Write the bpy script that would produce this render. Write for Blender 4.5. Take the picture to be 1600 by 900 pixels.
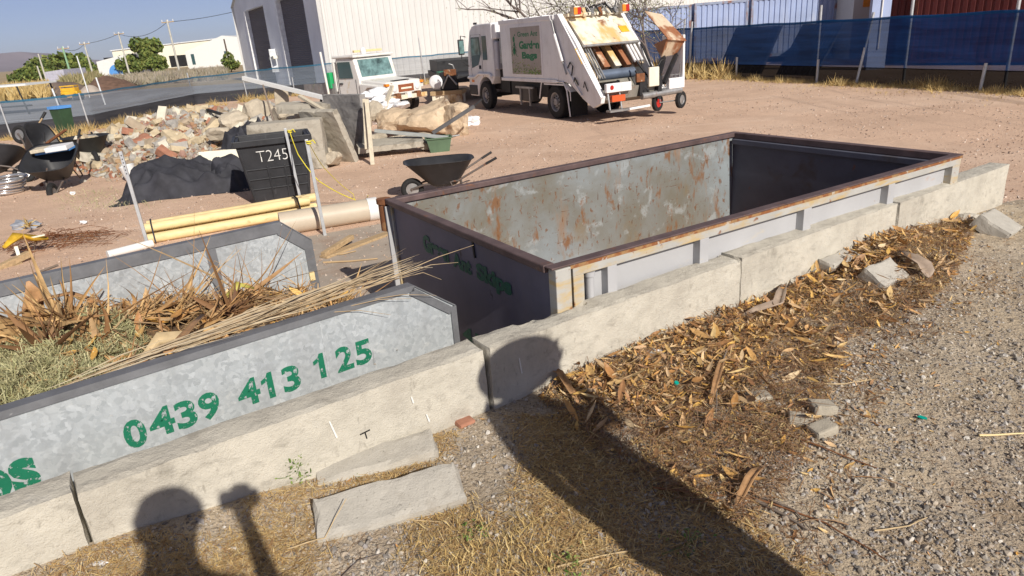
import bpy, bmesh, math, random
import numpy as np
from mathutils import Vector, Matrix, noise, Euler
SC = bpy.context.scene
for o in list(bpy.data.objects): bpy.data.objects.remove(o)
COL = SC.collection
rnd = random.Random(7)
R = math.radians
# ------------------------------------------------------------------ camera, sky, sun, exposure
FPX, PITCH, ROLL, EYE = 1067.0, R(20.5), R(4.4), 2.5
_f = Vector((0, math.cos(PITCH), -math.sin(PITCH)))
_u0 = Vector((0, math.sin(PITCH), math.cos(PITCH)))
_r = math.cos(ROLL)*Vector((1, 0, 0)) - math.sin(ROLL)*_u0
_u = math.cos(ROLL)*_u0 + math.sin(ROLL)*Vector((1, 0, 0))
cd = bpy.data.cameras.new('camera'); cam = bpy.data.objects.new('camera', cd); COL.objects.link(cam)
cam.matrix_world = Matrix((( _r.x, _u.x, -_f.x, 0), (_r.y, _u.y, -_f.y, 0), (_r.z, _u.z, -_f.z, EYE), (0, 0, 0, 1)))
cd.sensor_width = 36; cd.lens = 36*FPX/1600; cd.clip_start = 0.05; cd.clip_end = 20000
cd.dof.use_dof = True; cd.dof.focus_distance = 6.0; cd.dof.aperture_fstop = 9
SC.camera = cam
SUN_AZ, SUN_EL = 152.0, 32.5
w = bpy.data.worlds.new('World'); SC.world = w; w.use_nodes = True
nt = w.node_tree; bg = nt.nodes['Background']; sky = nt.nodes.new('ShaderNodeTexSky'); sky.sky_type = 'NISHITA'
sky.sun_disc = False; sky.sun_elevation = R(SUN_EL); sky.sun_rotation = R(SUN_AZ)
sky.air_density = 0.55; sky.dust_density = .35; sky.ozone_density = 2.0
_hs = nt.nodes.new('ShaderNodeMix'); _hs.data_type = 'RGBA'; _hs.blend_type = 'MULTIPLY'; _hs.inputs[0].default_value = 1; _hs.inputs[7].default_value = (.93, .91, 1.13, 1)   # the bluer, slightly violet air of the day
nt.links.new(sky.outputs[0], _hs.inputs[6]); _hz = nt.nodes.new('ShaderNodeMix'); _hz.data_type = 'RGBA'; _hz.blend_type = 'ADD'; _hz.inputs[0].default_value = 1; _hz.inputs[7].default_value = (1.5, 1.25, .7, 1)
nt.links.new(_hs.outputs[2], _hz.inputs[6]); nt.links.new(_hz.outputs[2], bg.inputs[0]); bg.inputs[1].default_value = 0.057
sd = bpy.data.lights.new('sun', 'SUN'); sun = bpy.data.objects.new('sun', sd); COL.objects.link(sun)
sd.energy = 4.9; sd.angle = R(0.53); sd.color = (1.0, 0.93, 0.83)
SUNV = Vector((math.sin(R(SUN_AZ))*math.cos(R(SUN_EL)), math.cos(R(SUN_AZ))*math.cos(R(SUN_EL)), math.sin(R(SUN_EL))))
sun.rotation_euler = SUNV.to_track_quat('Z', 'Y').to_euler(); sun.location = (10, -15, 20)
SC.view_settings.view_transform = 'Standard'; SC.view_settings.look = 'None'
SC.view_settings.exposure = 0.12; SC.view_settings.gamma = 1.0
SC.view_settings.use_curve_mapping = False

# ------------------------------------------------------------------ survey helpers (photo point -> place in the world)
def _ray(x, y): return _f + _r*((x-800)/FPX) - _u*((y-450)/FPX)
def at(x, y, z=0.0):
    d = _ray(x, y); return Vector((0, 0, EYE)) + d*((z-EYE)/d.z)
def atd(x, y, Y):
    d = _ray(x, y); return Vector((0, 0, EYE)) + d*(Y/d.y)

# ------------------------------------------------------------------ materials
def node(nt, t, **kw):
    n = nt.nodes.new(t)
    for k, v in kw.items(): setattr(n, k, v)
    return n
def _noise(nt, vec, scale, detail=4, rough=.55, dist=0.0):
    n = node(nt, 'ShaderNodeTexNoise'); n.inputs['Scale'].default_value = scale; n.inputs['Detail'].default_value = detail
    n.inputs['Roughness'].default_value = rough; n.inputs['Distortion'].default_value = dist
    nt.links.new(vec, n.inputs['Vector']); return n.outputs[0]
def _ramp(nt, src, a, b, ca=(0, 0, 0, 1), cb=(1, 1, 1, 1)):
    r = node(nt, 'ShaderNodeValToRGB'); e = r.color_ramp.elements
    e[0].position = a; e[1].position = b; e[0].color = ca; e[1].color = cb
    nt.links.new(src, r.inputs[0]); return r.outputs[0]
def _mix(nt, fac, a, b, mode='MIX'):
    m = node(nt, 'ShaderNodeMix', data_type='RGBA', blend_type=mode)
    for sock, v in ((m.inputs[0], fac), (m.inputs[6], a), (m.inputs[7], b)):
        if isinstance(v, bpy.types.NodeSocket): nt.links.new(v, sock)
        elif isinstance(v, (int, float)): sock.default_value = v
        else: sock.default_value = (*v[:3], 1)
    return m.outputs[2]
def _map(nt, vec, sc):
    m = node(nt, 'ShaderNodeMapping'); m.inputs['Scale'].default_value = sc; nt.links.new(vec, m.inputs[0]); return m.outputs[0]
MATS = {}
def mat(name, col, rough=.75, metal=0.0, var=.18, vs=3.0, patches=(), bump=0.0, bs=60.0, bump2=0.0, bs2=8.0, island=None, spec=.4, stretch=(1, 1, 1), voro=None, wave=None):
    """col: base; patches: (colour, noise scale, lo, hi, strength, stretch) painted in turn; island: list of colours by mesh island"""
    if name in MATS: return MATS[name]
    m = bpy.data.materials.new(name); m.use_nodes = True; nt = m.node_tree; b = nt.nodes['Principled BSDF']
    tc = node(nt, 'ShaderNodeTexCoord'); vec = tc.outputs['Object']
    b.inputs['Roughness'].default_value = rough; b.inputs['Metallic'].default_value = metal; b.inputs['Specular IOR Level'].default_value = spec
    if island:
        g = node(nt, 'ShaderNodeNewGeometry'); r = node(nt, 'ShaderNodeValToRGB'); e = r.color_ramp.elements
        r.color_ramp.interpolation = 'LINEAR'
        e[0].position = 0; e[0].color = (*island[0], 1); e[1].position = 1; e[1].color = (*island[-1], 1)
        for i, c in enumerate(island[1:-1]):
            q = e.new((i+1)/(len(island)-1)); q.color = (*c, 1)
        nt.links.new(g.outputs['Random Per Island'], r.inputs[0]); base = r.outputs[0]
    else:
        base = _mix(nt, 0.0, col, col)
    if voro:   # crystal spangle: (scale, colour a, colour b, strength)
        v = node(nt, 'ShaderNodeTexVoronoi'); v.inputs['Scale'].default_value = voro[0]
        wv = node(nt, 'ShaderNodeVectorMath', operation='ADD'); nz = node(nt, 'ShaderNodeTexNoise'); nz.inputs['Scale'].default_value = voro[0]*.45
        nt.links.new(vec, nz.inputs['Vector']); nt.links.new(vec, wv.inputs[0]); nt.links.new(_map(nt, nz.outputs['Color'], (2.6/voro[0],)*3), wv.inputs[1])
        nt.links.new(wv.outputs[0], v.inputs['Vector'])
        sp = node(nt, 'ShaderNodeSeparateColor'); nt.links.new(v.outputs['Color'], sp.inputs[0])
        base = _mix(nt, voro[3], base, _ramp(nt, sp.outputs[0], .1, .9, (*voro[1], 1), (*voro[2], 1)))
        rr = node(nt, 'ShaderNodeMapRange'); rr.inputs[3].default_value = max(.05, rough-.15); rr.inputs[4].default_value = rough+.15
        nt.links.new(sp.outputs[1], rr.inputs[0]); nt.links.new(rr.outputs[0], b.inputs['Roughness'])
    if var:
        n = _noise(nt, _map(nt, vec, stretch), vs, 6, .6)
        base = _mix(nt, _ramp(nt, n, .3, .7), _mix(nt, 1.0, base, (1-var,)*3, 'MULTIPLY'), _mix(nt, 1.0, base, (1+var,)*3, 'MULTIPLY'))
    for c, s, lo, hi, st, stre in patches:
        n = _noise(nt, _map(nt, vec, stre), s, 7, .62, .3)
        k = node(nt, 'ShaderNodeMath', operation='MULTIPLY'); k.inputs[1].default_value = st
        nt.links.new(_ramp(nt, n, lo, hi), k.inputs[0]); base = _mix(nt, k.outputs[0], base, c)
    nt.links.new(base, b.inputs['Base Color'])
    last = None
    for st, s, d in ((bump2, bs2, .04), (bump, bs, .01)):
        if st:
            bp = node(nt, 'ShaderNodeBump'); bp.inputs['Strength'].default_value = st; bp.inputs['Distance'].default_value = d
            nt.links.new(_noise(nt, vec, s, 5, .6), bp.inputs['Height'])
            if last: nt.links.new(last, bp.inputs['Normal'])
            last = bp.outputs[0]
    if last: nt.links.new(last, b.inputs['Normal'])
    MATS[name] = m; return m
def glassy(name, col, rough=.08):
    m = mat(name, col, rough, 0, .1, 2, spec=.8); return m
def cloth(name, col, see, nscale=3.0, streak=(.2, .2, 3.0), dark=.6):
    """woven shade cloth: part of the light passes straight through"""
    m = bpy.data.materials.new(name); m.use_nodes = True; nt = m.node_tree; nt.nodes.remove(nt.nodes['Principled BSDF'])
    out = nt.nodes['Material Output']; tc = node(nt, 'ShaderNodeTexCoord')
    n = _noise(nt, _map(nt, tc.outputs['Object'], streak), nscale, 5, .6)
    c = _mix(nt, _ramp(nt, n, .35, .65), [v*dark for v in col], col)
    d = node(nt, 'ShaderNodeBsdfDiffuse'); nt.links.new(c, d.inputs[0])
    tl = node(nt, 'ShaderNodeBsdfTranslucent'); nt.links.new(c, tl.inputs[0])
    a = node(nt, 'ShaderNodeMixShader'); a.inputs[0].default_value = .35
    nt.links.new(d.outputs[0], a.inputs[1]); nt.links.new(tl.outputs[0], a.inputs[2])
    t = node(nt, 'ShaderNodeBsdfTransparent'); s = node(nt, 'ShaderNodeMixShader')
    rr = node(nt, 'ShaderNodeMapRange'); rr.inputs[3].default_value = see*.8; rr.inputs[4].default_value = min(1, see*1.2)
    nt.links.new(n, rr.inputs[0]); nt.links.new(rr.outputs[0], s.inputs[0])
    nt.links.new(a.outputs[0], s.inputs[1]); nt.links.new(t.outputs[0], s.inputs[2]); nt.links.new(s.outputs[0], out.inputs[0])
    return m
def worn_paint(name, col, thr=.36, sc=28):
    """stencilled paint with flaked-off spots"""
    m = bpy.data.materials.new(name); m.use_nodes = True; nt = m.node_tree; b = nt.nodes['Principled BSDF']; out = nt.nodes['Material Output']
    b.inputs['Roughness'].default_value = .55
    tc = node(nt, 'ShaderNodeTexCoord'); v = tc.outputs['Object']
    nt.links.new(_mix(nt, _noise(nt, v, 9, 4), [c*.75 for c in col], [c*1.3 for c in col]), b.inputs['Base Color'])
    t = node(nt, 'ShaderNodeBsdfTransparent'); s = node(nt, 'ShaderNodeMixShader')
    nt.links.new(_ramp(nt, _noise(nt, v, sc, 6, .7), thr, thr+.03), s.inputs[0])
    nt.links.new(t.outputs[0], s.inputs[1]); nt.links.new(b.outputs[0], s.inputs[2]); nt.links.new(s.outputs[0], out.inputs[0])
    return m
RUST = (.22, .075, .025); RUSTL = (.42, .19, .06)
m_conc = mat('old_concrete', (.51, .48, .41), .9, var=.12, vs=4, patches=(((.30, .27, .23), 2.2, .50, .68, .55, (1, 1, .5)), ((.20, .18, .15), 5.5, .56, .68, .45, (1, 1, 1.8)), ((.17, .15, .12), 30, .60, .72, .5, (1, 1, .4)), ((.56, .54, .49), 6, .6, .75, .5, (1, 1, 1)), ((.16, .15, .125), 2.6, .60, .70, .42, (1, 1, 1.6)), ((.13, .12, .1), 150, .67, .72, .6, (1, 1, 1))), bump=.55, bs=120, bump2=.35, bs2=14)
m_conc_d = mat('weathered_concrete', (.42, .39, .34), .92, var=.2, vs=3, patches=(((.15, .14, .12), 2.5, .5, .7, .6, (1, 1, 1)),), bump=.5, bs=60, bump2=.4, bs2=9)
m_paver = mat('paver_concrete', (.40, .36, .29), .9, var=.15, vs=9, patches=(((.22, .18, .13), 14, .55, .7, .5, (1, 1, 1)),), bump=.5, bs=130)
m_slab = mat('slab_concrete', (.40, .34, .28), .9, var=.15, vs=2.5, patches=(((.30, .2, .14), 1.5, .5, .65, .6, (1, 1, 1)),), bump=.3, bs=50)
m_galv = mat('galvanised_sheet', (.46, .49, .50), .42, .35, var=.1, vs=2, voro=(44, (.47, .51, .54), (.62, .66, .69), .75), patches=(((.70, .72, .72), 9, .60, .66, .5, (1, .5, 1.4)), ((.40, .43, .46), 7, .60, .68, .5, (1.3, 1, .7)), ((.36, .37, .37), 1.2, .54, .75, .35, (1, 1, 1)), ((.22, .22, .22), 5, .66, .70, .5, (3.5, 1, .5)), ((.42, .44, .46), 2.5, .5, .6, .4, (1.5, 1, .3))), spec=.5)
m_galvf = mat('galvanised_frame', (.20, .205, .22), .5, .35, var=.2, vs=7, patches=(((.5, .5, .5), 18, .7, .76, .7, (1, 1, 1)),), spec=.4)
m_galvp = mat('galvanised_post', (.50, .52, .54), .45, .4, var=.15, vs=10)
m_skin = mat('skip_inside_paint', (.265, .30, .32), .55, 0.1, var=.15, vs=1.6, patches=(((.17, .155, .12), .62, .38, .58, .92, (1, 1, 1)), ((.22, .15, .07), 2.0, .55, .68, .6, (1, 1, .7)), ((.37, .40, .41), 3.5, .57, .64, .6, (1, 1, 1)), ((.30, .15, .06), 2.6, .60, .70, .6, (1.4, 1.4, .35)), ((.21, .095, .035), 6, .58, .66, .85, (1.2, 1.2, .5)), ((.17, .075, .03), 15, .60, .66, .8, (1.5, 1.5, .8)), ((.12, .05, .02), 24, .64, .69, .8, (.35, .35, 1.8)), ((.11, .055, .03), 20, .64, .68, .9, (1.8, 1.8, .35)), ((.08, .05, .04), 60, .68, .71, .8, (1, 1, 1)), ((.56, .58, .56), 34, .69, .72, .6, (1, 1, 1))), bump=.15, bs=12)
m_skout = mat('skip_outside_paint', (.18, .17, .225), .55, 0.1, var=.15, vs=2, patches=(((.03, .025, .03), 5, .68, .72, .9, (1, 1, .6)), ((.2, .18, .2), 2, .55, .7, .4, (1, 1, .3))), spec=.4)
m_skpan = mat('skip_panel_paint', (.41, .415, .43), .6, 0.05, var=.08, vs=2, patches=((RUSTL, 2.6, .60, .72, .65, (.8, .8, 1.6)), ((.62, .5, .26), 3.4, .6, .72, .6, (.6, .6, 2.2)), (RUST, 14, .69, .73, .8, (1, 1, 1))))
m_skcream = mat('skip_rail_paint', (.43, .425, .40), .6, 0.05, var=.12, vs=4, patches=(((.50, .35, .13), 5, .47, .60, .75, (.5, .5, 2)), (RUST, 14, .62, .68, .85, (1, 1, 1))))
m_rim = mat('skip_rim_oxide', (.125, .085, .082), .55, 0.15, var=.3, vs=6, patches=(((.30, .24, .2), 16, .66, .72, .6, (1, 1, 1)), ((.24, .09, .03), 8, .6, .7, .6, (1, 1, 1))), spec=.4)
m_rust = mat('rusty_steel', (.20, .08, .035), .85, .1, var=.35, vs=8, patches=(((.42, .27, .13), 6, .55, .68, .6, (1, 1, 1)), ((.6, .57, .5), 9, .62, .68, .7, (1, 1, 1))), bump=.3, bs=60)
m_white = mat('white_truck_paint', (.82, .82, .83), .35, 0, var=.06, vs=2, patches=(((.42, .38, .34), 1.8, .52, .74, .40, (1, 1, .35)), ((.30, .26, .22), 7, .60, .72, .35, (1, 1, .25))), spec=.5)
m_cream = mat('cream_rusty_paint', (.74, .70, .58), .5, 0, var=.1, vs=3, patches=(((.62, .36, .08), 1.3, .50, .62, .8, (1, 1, .5)), ((.45, .40, .32), 3, .52, .7, .5, (1, 1, .4)), (RUST, 2.4, .56, .64, .9, (1, 1, .7)), ((.45, .2, .08), 9, .66, .72, .7, (1, 1, .5))))
m_tray = mat('rusty_tray_paint', (.62, .50, .36), .6, 0, var=.1, vs=3, patches=(((.30, .115, .05), 1.0, .42, .50, .95, (1, 1, .6)), (RUST, 6, .58, .66, .8, (1, 1, .4))))
m_utew = mat('old_white_ute_paint', (.74, .73, .70), .45, 0, var=.06, vs=4, patches=(((.58, .42, .14), 2.2, .6, .72, .7, (1, 1, 1)), (RUST, 5, .655, .70, .9, (1, 1, .8))))
m_rubber = mat('tyre_rubber', (.018, .018, .019), .85, 0, var=.3, vs=12)
m_black = mat('black_steel', (.02, .02, .022), .55, 0, var=.3, vs=6, spec=.35)
m_rimm = mat('wheel_rim_steel', (.30, .30, .31), .5, .3, var=.2, vs=9)
m_steel = mat('worn_steel', (.35, .35, .35), .45, .6, var=.25, vs=5, patches=((RUST, 6, .6, .7, .6, (1, 1, 1)),))
m_glass = glassy('dark_window_glass', (.05, .10, .11))
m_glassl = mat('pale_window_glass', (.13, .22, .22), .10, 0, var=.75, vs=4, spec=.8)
m_red = mat('red_lamp_plastic', (.45, .02, .015), .3, spec=.6)
m_amber = mat('amber_lamp_plastic', (.8, .25, .02), .3, spec=.6)
m_plblack = mat('black_plastic', (.026, .027, .031), .5, 0, var=.3, vs=4, patches=(((.10, .10, .11), 9, .6, .75, .4, (1, 1, .3)),), spec=.4)
m_plgreen = mat('dark_green_plastic', (.03, .07, .035), .5, var=.2, spec=.4)
m_plblue = mat('blue_plastic', (.10, .30, .68), .45, var=.15, spec=.4)
m_bcloth = mat('black_shadecloth', (.034, .035, .044), .8, var=.35, vs=5, bump=.15, bs=30)
m_yel = mat('yellow_timber', (.72, .57, .30), .6, var=.16, vs=4, stretch=(.3, 4, 4), patches=(((.45, .28, .1), 5, .62, .74, .6, (.2, 3, 3)),))
m_wood = mat('weathered_wood', (.42, .30, .17), .85, var=.25, vs=5, stretch=(.4, 6, 6), bump=.3, bs=40)
m_woodl = mat('pale_timber', (.55, .49, .38), .85, var=.15, vs=5, stretch=(4, 4, .5), bump=.2, bs=40)
m_pvc = mat('tan_plastic_pipe', (.50, .43, .34), .5, var=.08, vs=3, patches=(((.36, .28, .2), 3, .6, .72, .4, (1, 1, 1)),), spec=.4)
m_pvcw = mat('white_plastic', (.72, .73, .72), .45, var=.06, vs=3)
m_foam = mat('white_foam', (.78, .75, .62), .8, var=.06, vs=3)
m_rock = mat('sandstone_rock', (.54, .42, .29), .9, var=.25, vs=2.5, patches=(((.20, .12, .07), 1.6, .60, .66, .8, (2.5, 1, .4)), ((.64, .54, .42), 1.8, .55, .65, .6, (1, 1, 1)), ((.25, .15, .09), 3, .58, .68, .6, (1, 1, .5)), ((.62, .50, .36), 5, .6, .7, .5, (1, 1, 1))), bump=.6, bs=20, bump2=.6, bs2=5)
m_rope = mat('yellow_rope', (.70, .60, .05), .7, var=.1)
m_yard = mat('yard_gravel', (.64, .445, .32), .95, var=.10, vs=.35, patches=(((.80, .62, .49), 45, .55, .63, .7, (1, 1, 1)), ((.30, .20, .145), 38, .56, .63, .65, (1, 1, 1)), ((.36, .25, .19), 9, .58, .70, .35, (1, 1, 1)), ((.52, .36, .26), .8, .46, .62, .6, (1, 1, 1)), ((.74, .56, .43), .25, .5, .65, .6, (1, 1, 1)), ((.28, .20, .165), .33, .62, .72, .5, (.3, 1, 1)), ((.38, .26, .20), 1.3, .6, .7, .4, (.15, 1, 1)), ((.34, .235, .175), 1.1, .60, .68, .55, (.9, .07, 1)), ((.78, .60, .47), 1.4, .60, .70, .4, (.07, .9, 1))), bump=1.0, bs=60, bump2=.5, bs2=5)
m_upper = mat('grey_gravel', (.44, .36, .265), .95, var=.2, vs=1.2, patches=(((.52, .46, .38), 60, .54, .6, .6, (1, 1, 1)), ((.13, .10, .08), 75, .54, .61, .75, (1, 1, 1)), ((.10, .08, .06), 28, .60, .68, .45, (1, 1, 1)), ((.62, .59, .54), 110, .65, .69, .7, (1, 1, 1)), ((.52, .42, .29), .9, .45, .60, .75, (1, 1, 1)), ((.56, .48, .37), 2.1, .54, .66, .6, (1, 1, 1)), ((.30, .20, .11), 1.6, .56, .68, .5, (1, 1, 1))), bump=1.0, bs=75, bump2=.8, bs2=16)
m_field = mat('dry_field', (.36, .27, .15), 1, var=.2, vs=.05, patches=(((.22, .2, .1), .09, .5, .65, .6, (1, 1, 1)), ((.42, .33, .24), .03, .5, .6, .6, (1, 1, 1))), bump=.6, bs=4)
m_bitumen = mat('grey_bitumen', (.27, .27, .285), .9, var=.12, vs=.4)
m_peb = mat('pebbles', (.3, .28, .25), .85, var=.2, vs=40, island=[(.13, .115, .10), (.22, .20, .18), (.34, .30, .26), (.26, .25, .26), (.40, .33, .25), (.44, .40, .34), (.18, .16, .14), (.60, .57, .52), (.32, .26, .2), (.48, .42, .34)])
m_leaf = mat('dead_leaves', (.4, .26, .1), .55, var=.25, vs=40, island=[(.62, .34, .08), (.74, .48, .14), (.22, .10, .035), (.52, .28, .09), (.60, .40, .16), (.34, .16, .055), (.66, .48, .22), (.16, .08, .04), (.50, .25, .075), (.72, .56, .34), (.42, .22, .09), (.26, .13, .06), (.56, .38, .2), (.44, .32, .2)], spec=.45)
m_straw = mat('dry_straw', (.5, .38, .2), .8, var=.15, vs=30, island=[(.34, .19, .07), (.56, .39, .16), (.66, .52, .27), (.24, .13, .05), (.46, .29, .12), (.60, .44, .19), (.30, .16, .08)])
m_twig = mat('dry_twigs', (.2, .12, .07), .85, var=.2, vs=20, island=[(.11, .06, .035), (.24, .12, .055), (.36, .22, .11), (.18, .13, .10), (.3, .16, .07)])
m_frond = mat('dry_fronds', (.4, .25, .12), .75, var=.25, vs=18, island=[(.24, .12, .05), (.46, .27, .11), (.55, .38, .18), (.32, .17, .07), (.42, .30, .16), (.20, .11, .06)])
m_palm = mat('bleached_palm_blades', (.55, .45, .30), .7, var=.2, vs=14, island=[(.44, .33, .2), (.60, .50, .34), (.36, .25, .14), (.66, .57, .42)])
m_fern = mat('cut_greenery', (.3, .3, .14), .8, var=.25, vs=10, island=[(.28, .28, .13), (.44, .43, .22), (.54, .50, .30), (.22, .23, .12), (.48, .42, .22), (.34, .35, .2)])
m_green = mat('weed_leaves', (.10, .16, .04), .7, var=.3, vs=20, island=[(.07, .14, .02), (.17, .26, .06), (.28, .32, .09)])
m_grass = mat('dead_grass', (.5, .36, .15), .85, var=.2, vs=10, island=[(.38, .25, .09), (.56, .42, .18), (.46, .32, .12), (.62, .5, .26)])
m_tree = mat('tree_foliage', (.07, .1, .03), .7, var=.3, vs=1, island=[(.05, .09, .02), (.13, .18, .035), (.20, .22, .05), (.08, .12, .03)])
m_bark = mat('tree_bark', (.09, .065, .05), .9, var=.3, vs=10)
m_hill = mat('haze_tinted_hill', (.21, .175, .20), 1, var=.15, vs=.004)  # purple haze of distance is put into the hill's base colour
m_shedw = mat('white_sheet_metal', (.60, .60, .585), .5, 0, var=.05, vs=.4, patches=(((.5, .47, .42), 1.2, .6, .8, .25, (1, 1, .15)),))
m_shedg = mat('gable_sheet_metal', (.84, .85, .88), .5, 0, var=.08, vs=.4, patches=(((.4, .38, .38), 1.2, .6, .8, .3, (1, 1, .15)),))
m_door = mat('roller_door_metal', (.115, .10, .115), .6, .1, var=.12, vs=.6, stretch=(.2, .2, 3))
m_trim = mat('pale_trim', (.68, .70, .72), .5)
m_cblue = mat('container_blue_paint', (.30, .37, .56), .6, 0, var=.12, vs=1, patches=((RUST, 2, .66, .72, .7, (1, 1, .4)), ((.5, .52, .58), 1, .55, .7, .4, (1, 1, .3))))
m_cred = mat('container_red_paint', (.13, .025, .022), .6, 0, var=.15, vs=1)
m_skinp = mat('skin', (.45, .27, .19), .6); m_shirt = mat('work_shirt', (.12, .14, .22), .9); m_pants = mat('work_trousers', (.06, .06, .07), .9); m_hat = mat('straw_hat', (.5, .4, .24), .9)
m_txt = worn_paint('green_stencil_paint', (.006, .15, .08), .40, 30)
m_txtd = worn_paint('dark_green_sign_paint', (.006, .13, .08), .25, 30)
m_sign = mat('sign_board', (.42, .38, .34), .6, var=.12, vs=3, patches=(((.35, .25, .2), 2, .6, .7, .4, (1, 1, 1)),))
m_txtg = mat('green_sign_paint', (.03, .20, .09), .6)
m_chalk = mat('chalk', (.7, .7, .68), .9)
m_yellow = mat('machine_yellow', (.70, .40, .03), .5, var=.2, vs=3)
m_orange = mat('orange_panel', (.75, .28, .04), .6)
m_brick = [mat('rubble_buff', (.52, .43, .29), .9, var=.2, vs=6, bump=.4, bs=30), mat('rubble_red', (.36, .17, .11), .9, var=.25, vs=6, bump=.4, bs=30),
           mat('rubble_grey', (.36, .34, .31), .9, var=.2, vs=6, bump=.4, bs=30), mat('rubble_pale', (.60, .56, .46), .9, var=.15, vs=6, bump=.4, bs=30), mat('rubble_brown', (.36, .29, .21), .9, var=.25, vs=6, bump=.4, bs=30)]

# ------------------------------------------------------------------ mesh helpers
def link(name, me, parent=None, mats=()):
    o = bpy.data.objects.new(name, me); COL.objects.link(o)
    for m in mats: me.materials.append(m)
    if parent is not None: o.parent = parent
    return o
def tag(o, label, cat, group=None, kind=None):
    if label: o['label'] = label
    if cat: o['category'] = cat
    if group: o['group'] = group
    if kind: o['kind'] = kind
    return o
def thing(name, label, cat, loc=(0, 0, 0), rz=0.0, group=None, rot=None):
    o = bpy.data.objects.new(name, None); COL.objects.link(o); o.empty_display_size = .1
    o.location = loc; o.rotation_euler = rot if rot else (0, 0, rz)
    return tag(o, label, cat, group)
def children(o): return [c for c in list(COL.objects) if c.parent == o]
def copy_tree(o, parent=None):
    c = o.copy(); COL.objects.link(c); c.parent = parent
    for ch in children(o): copy_tree(ch, c)
    return c
class MB:
    def __init__(s): s.v = []; s.f = []; s.sm = []; s.mi = []; s.cm = 0
    def add(s, vs, fs, smooth=False):
        k = len(s.v); s.v += [tuple(v) for v in vs]
        for f in fs: s.f.append(tuple(i+k for i in f)); s.sm.append(smooth); s.mi.append(s.cm)
        return s
    def box(s, x0, x1, y0, y1, z0, z1, T=None):
        vs = [Vector((x, y, z)) for z in (z0, z1) for y in (y0, y1) for x in (x0, x1)]
        if T is not None: vs = [T @ v for v in vs]
        return s.add(vs, [(0, 2, 3, 1), (4, 5, 7, 6), (0, 1, 5, 4), (2, 6, 7, 3), (0, 4, 6, 2), (1, 3, 7, 5)])
    def bar(s, p0, p1, w, h=None, up=(0, 0, 1)):
        p0, p1 = Vector(p0), Vector(p1); h = h or w; d = (p1-p0); L = d.length; d.normalize(); up = Vector(up)
        if abs(d.dot(up)) > .98: up = Vector((0, 1, 0))
        y = up.cross(d).normalized(); z = d.cross(y)
        T = Matrix(((d.x, y.x, z.x, p0.x), (d.y, y.y, z.y, p0.y), (d.z, y.z, z.z, p0.z), (0, 0, 0, 1)))
        return s.box(0, L, -w/2, w/2, -h/2, h/2, T)
    def path(s, pts, r, n=8, caps=True, r1=None):
        pts = [Vector(p) for p in pts]; rings = []; m = len(pts)
        prev = None
        for i, p in enumerate(pts):
            d = (pts[min(i+1, m-1)]-pts[max(i-1, 0)]).normalized()
            a = prev if prev is not None else Vector((0, 0, 1))
            if abs(d.dot(a)) > .97: a = Vector((1, 0, 0)) if abs(d.x) < .9 else Vector((0, 1, 0))
            y = (a - d*a.dot(d)).normalized(); z = d.cross(y); prev = y
            rr = r if r1 is None else r+(r1-r)*i/(m-1)
            if isinstance(r, (list, tuple)): rr = r[i]
            rings.append([p+(y*math.cos(t)+z*math.sin(t))*rr for t in [2*math.pi*k/n for k in range(n)]])
        vs = [v for ring in rings for v in ring]
        s.add(vs, [(i*n+k, i*n+(k+1) % n, (i+1)*n+(k+1) % n, (i+1)*n+k) for i in range(m-1) for k in range(n)], True)
        if caps:
            s.add(rings[0], [tuple(range(n))[::-1]]); s.add(rings[-1], [tuple(range(n))])
        return s
    def tube(s, p0, p1, r, n=16, r1=None, caps=True): return s.path([p0, p1], r, n, caps, r1)
    def prism(s, poly, ext):
        """poly: 3D points, ext: extrusion vector"""
        e = Vector(ext); a = [Vector(p) for p in poly]; b = [p+e for p in a]; n = len(a)
        nor = Vector((0, 0, 0))
        for i in range(n): nor += (a[i]-a[0]).cross(a[(i+1) % n]-a[0])
        if nor.dot(e) > 0: a, b = b, a
        return s.add(a+b, [tuple(range(n)), tuple(range(n, 2*n))[::-1]]+[(i+n, (i+1) % n+n, (i+1) % n, i) for i in range(n)])
    def ring(s, c, ax, R0, r, n=24, m=8):
        ax = Vector(ax).normalized(); a = Vector((0, 0, 1)) if abs(ax.z) < .9 else Vector((1, 0, 0)); y = ax.cross(a).normalized(); z = ax.cross(y)
        vs = []
        for i in range(n):
            t = 2*math.pi*i/n; d = y*math.cos(t)+z*math.sin(t)
            for k in range(m):
                q = 2*math.pi*k/m; vs.append(Vector(c)+d*(R0+r*math.cos(q))+ax*r*math.sin(q))
        return s.add(vs, [(i*m+k, ((i+1) % n)*m+k, ((i+1) % n)*m+(k+1) % m, i*m+(k+1) % m) for i in range(n) for k in range(m)], True)
    def lathe(s, c, ax, prof, n=24):
        """prof: list of (radius, offset along ax)"""
        ax = Vector(ax).normalized(); a = Vector((0, 0, 1)) if abs(ax.z) < .9 else Vector((1, 0, 0)); y = ax.cross(a).normalized(); z = ax.cross(y); c = Vector(c)
        for (r0, o0), (r1, o1) in zip(prof[:-1], prof[1:]):
            vs = [c+ax*o+(y*math.cos(2*math.pi*k/n)+z*math.sin(2*math.pi*k/n))*max(r, 1e-4) for r, o in ((r0, o0), (r1, o1)) for k in range(n)]
            s.add(vs, [(k, (k+1) % n, n+(k+1) % n, n+k) for k in range(n)], True)
        return s
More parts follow.
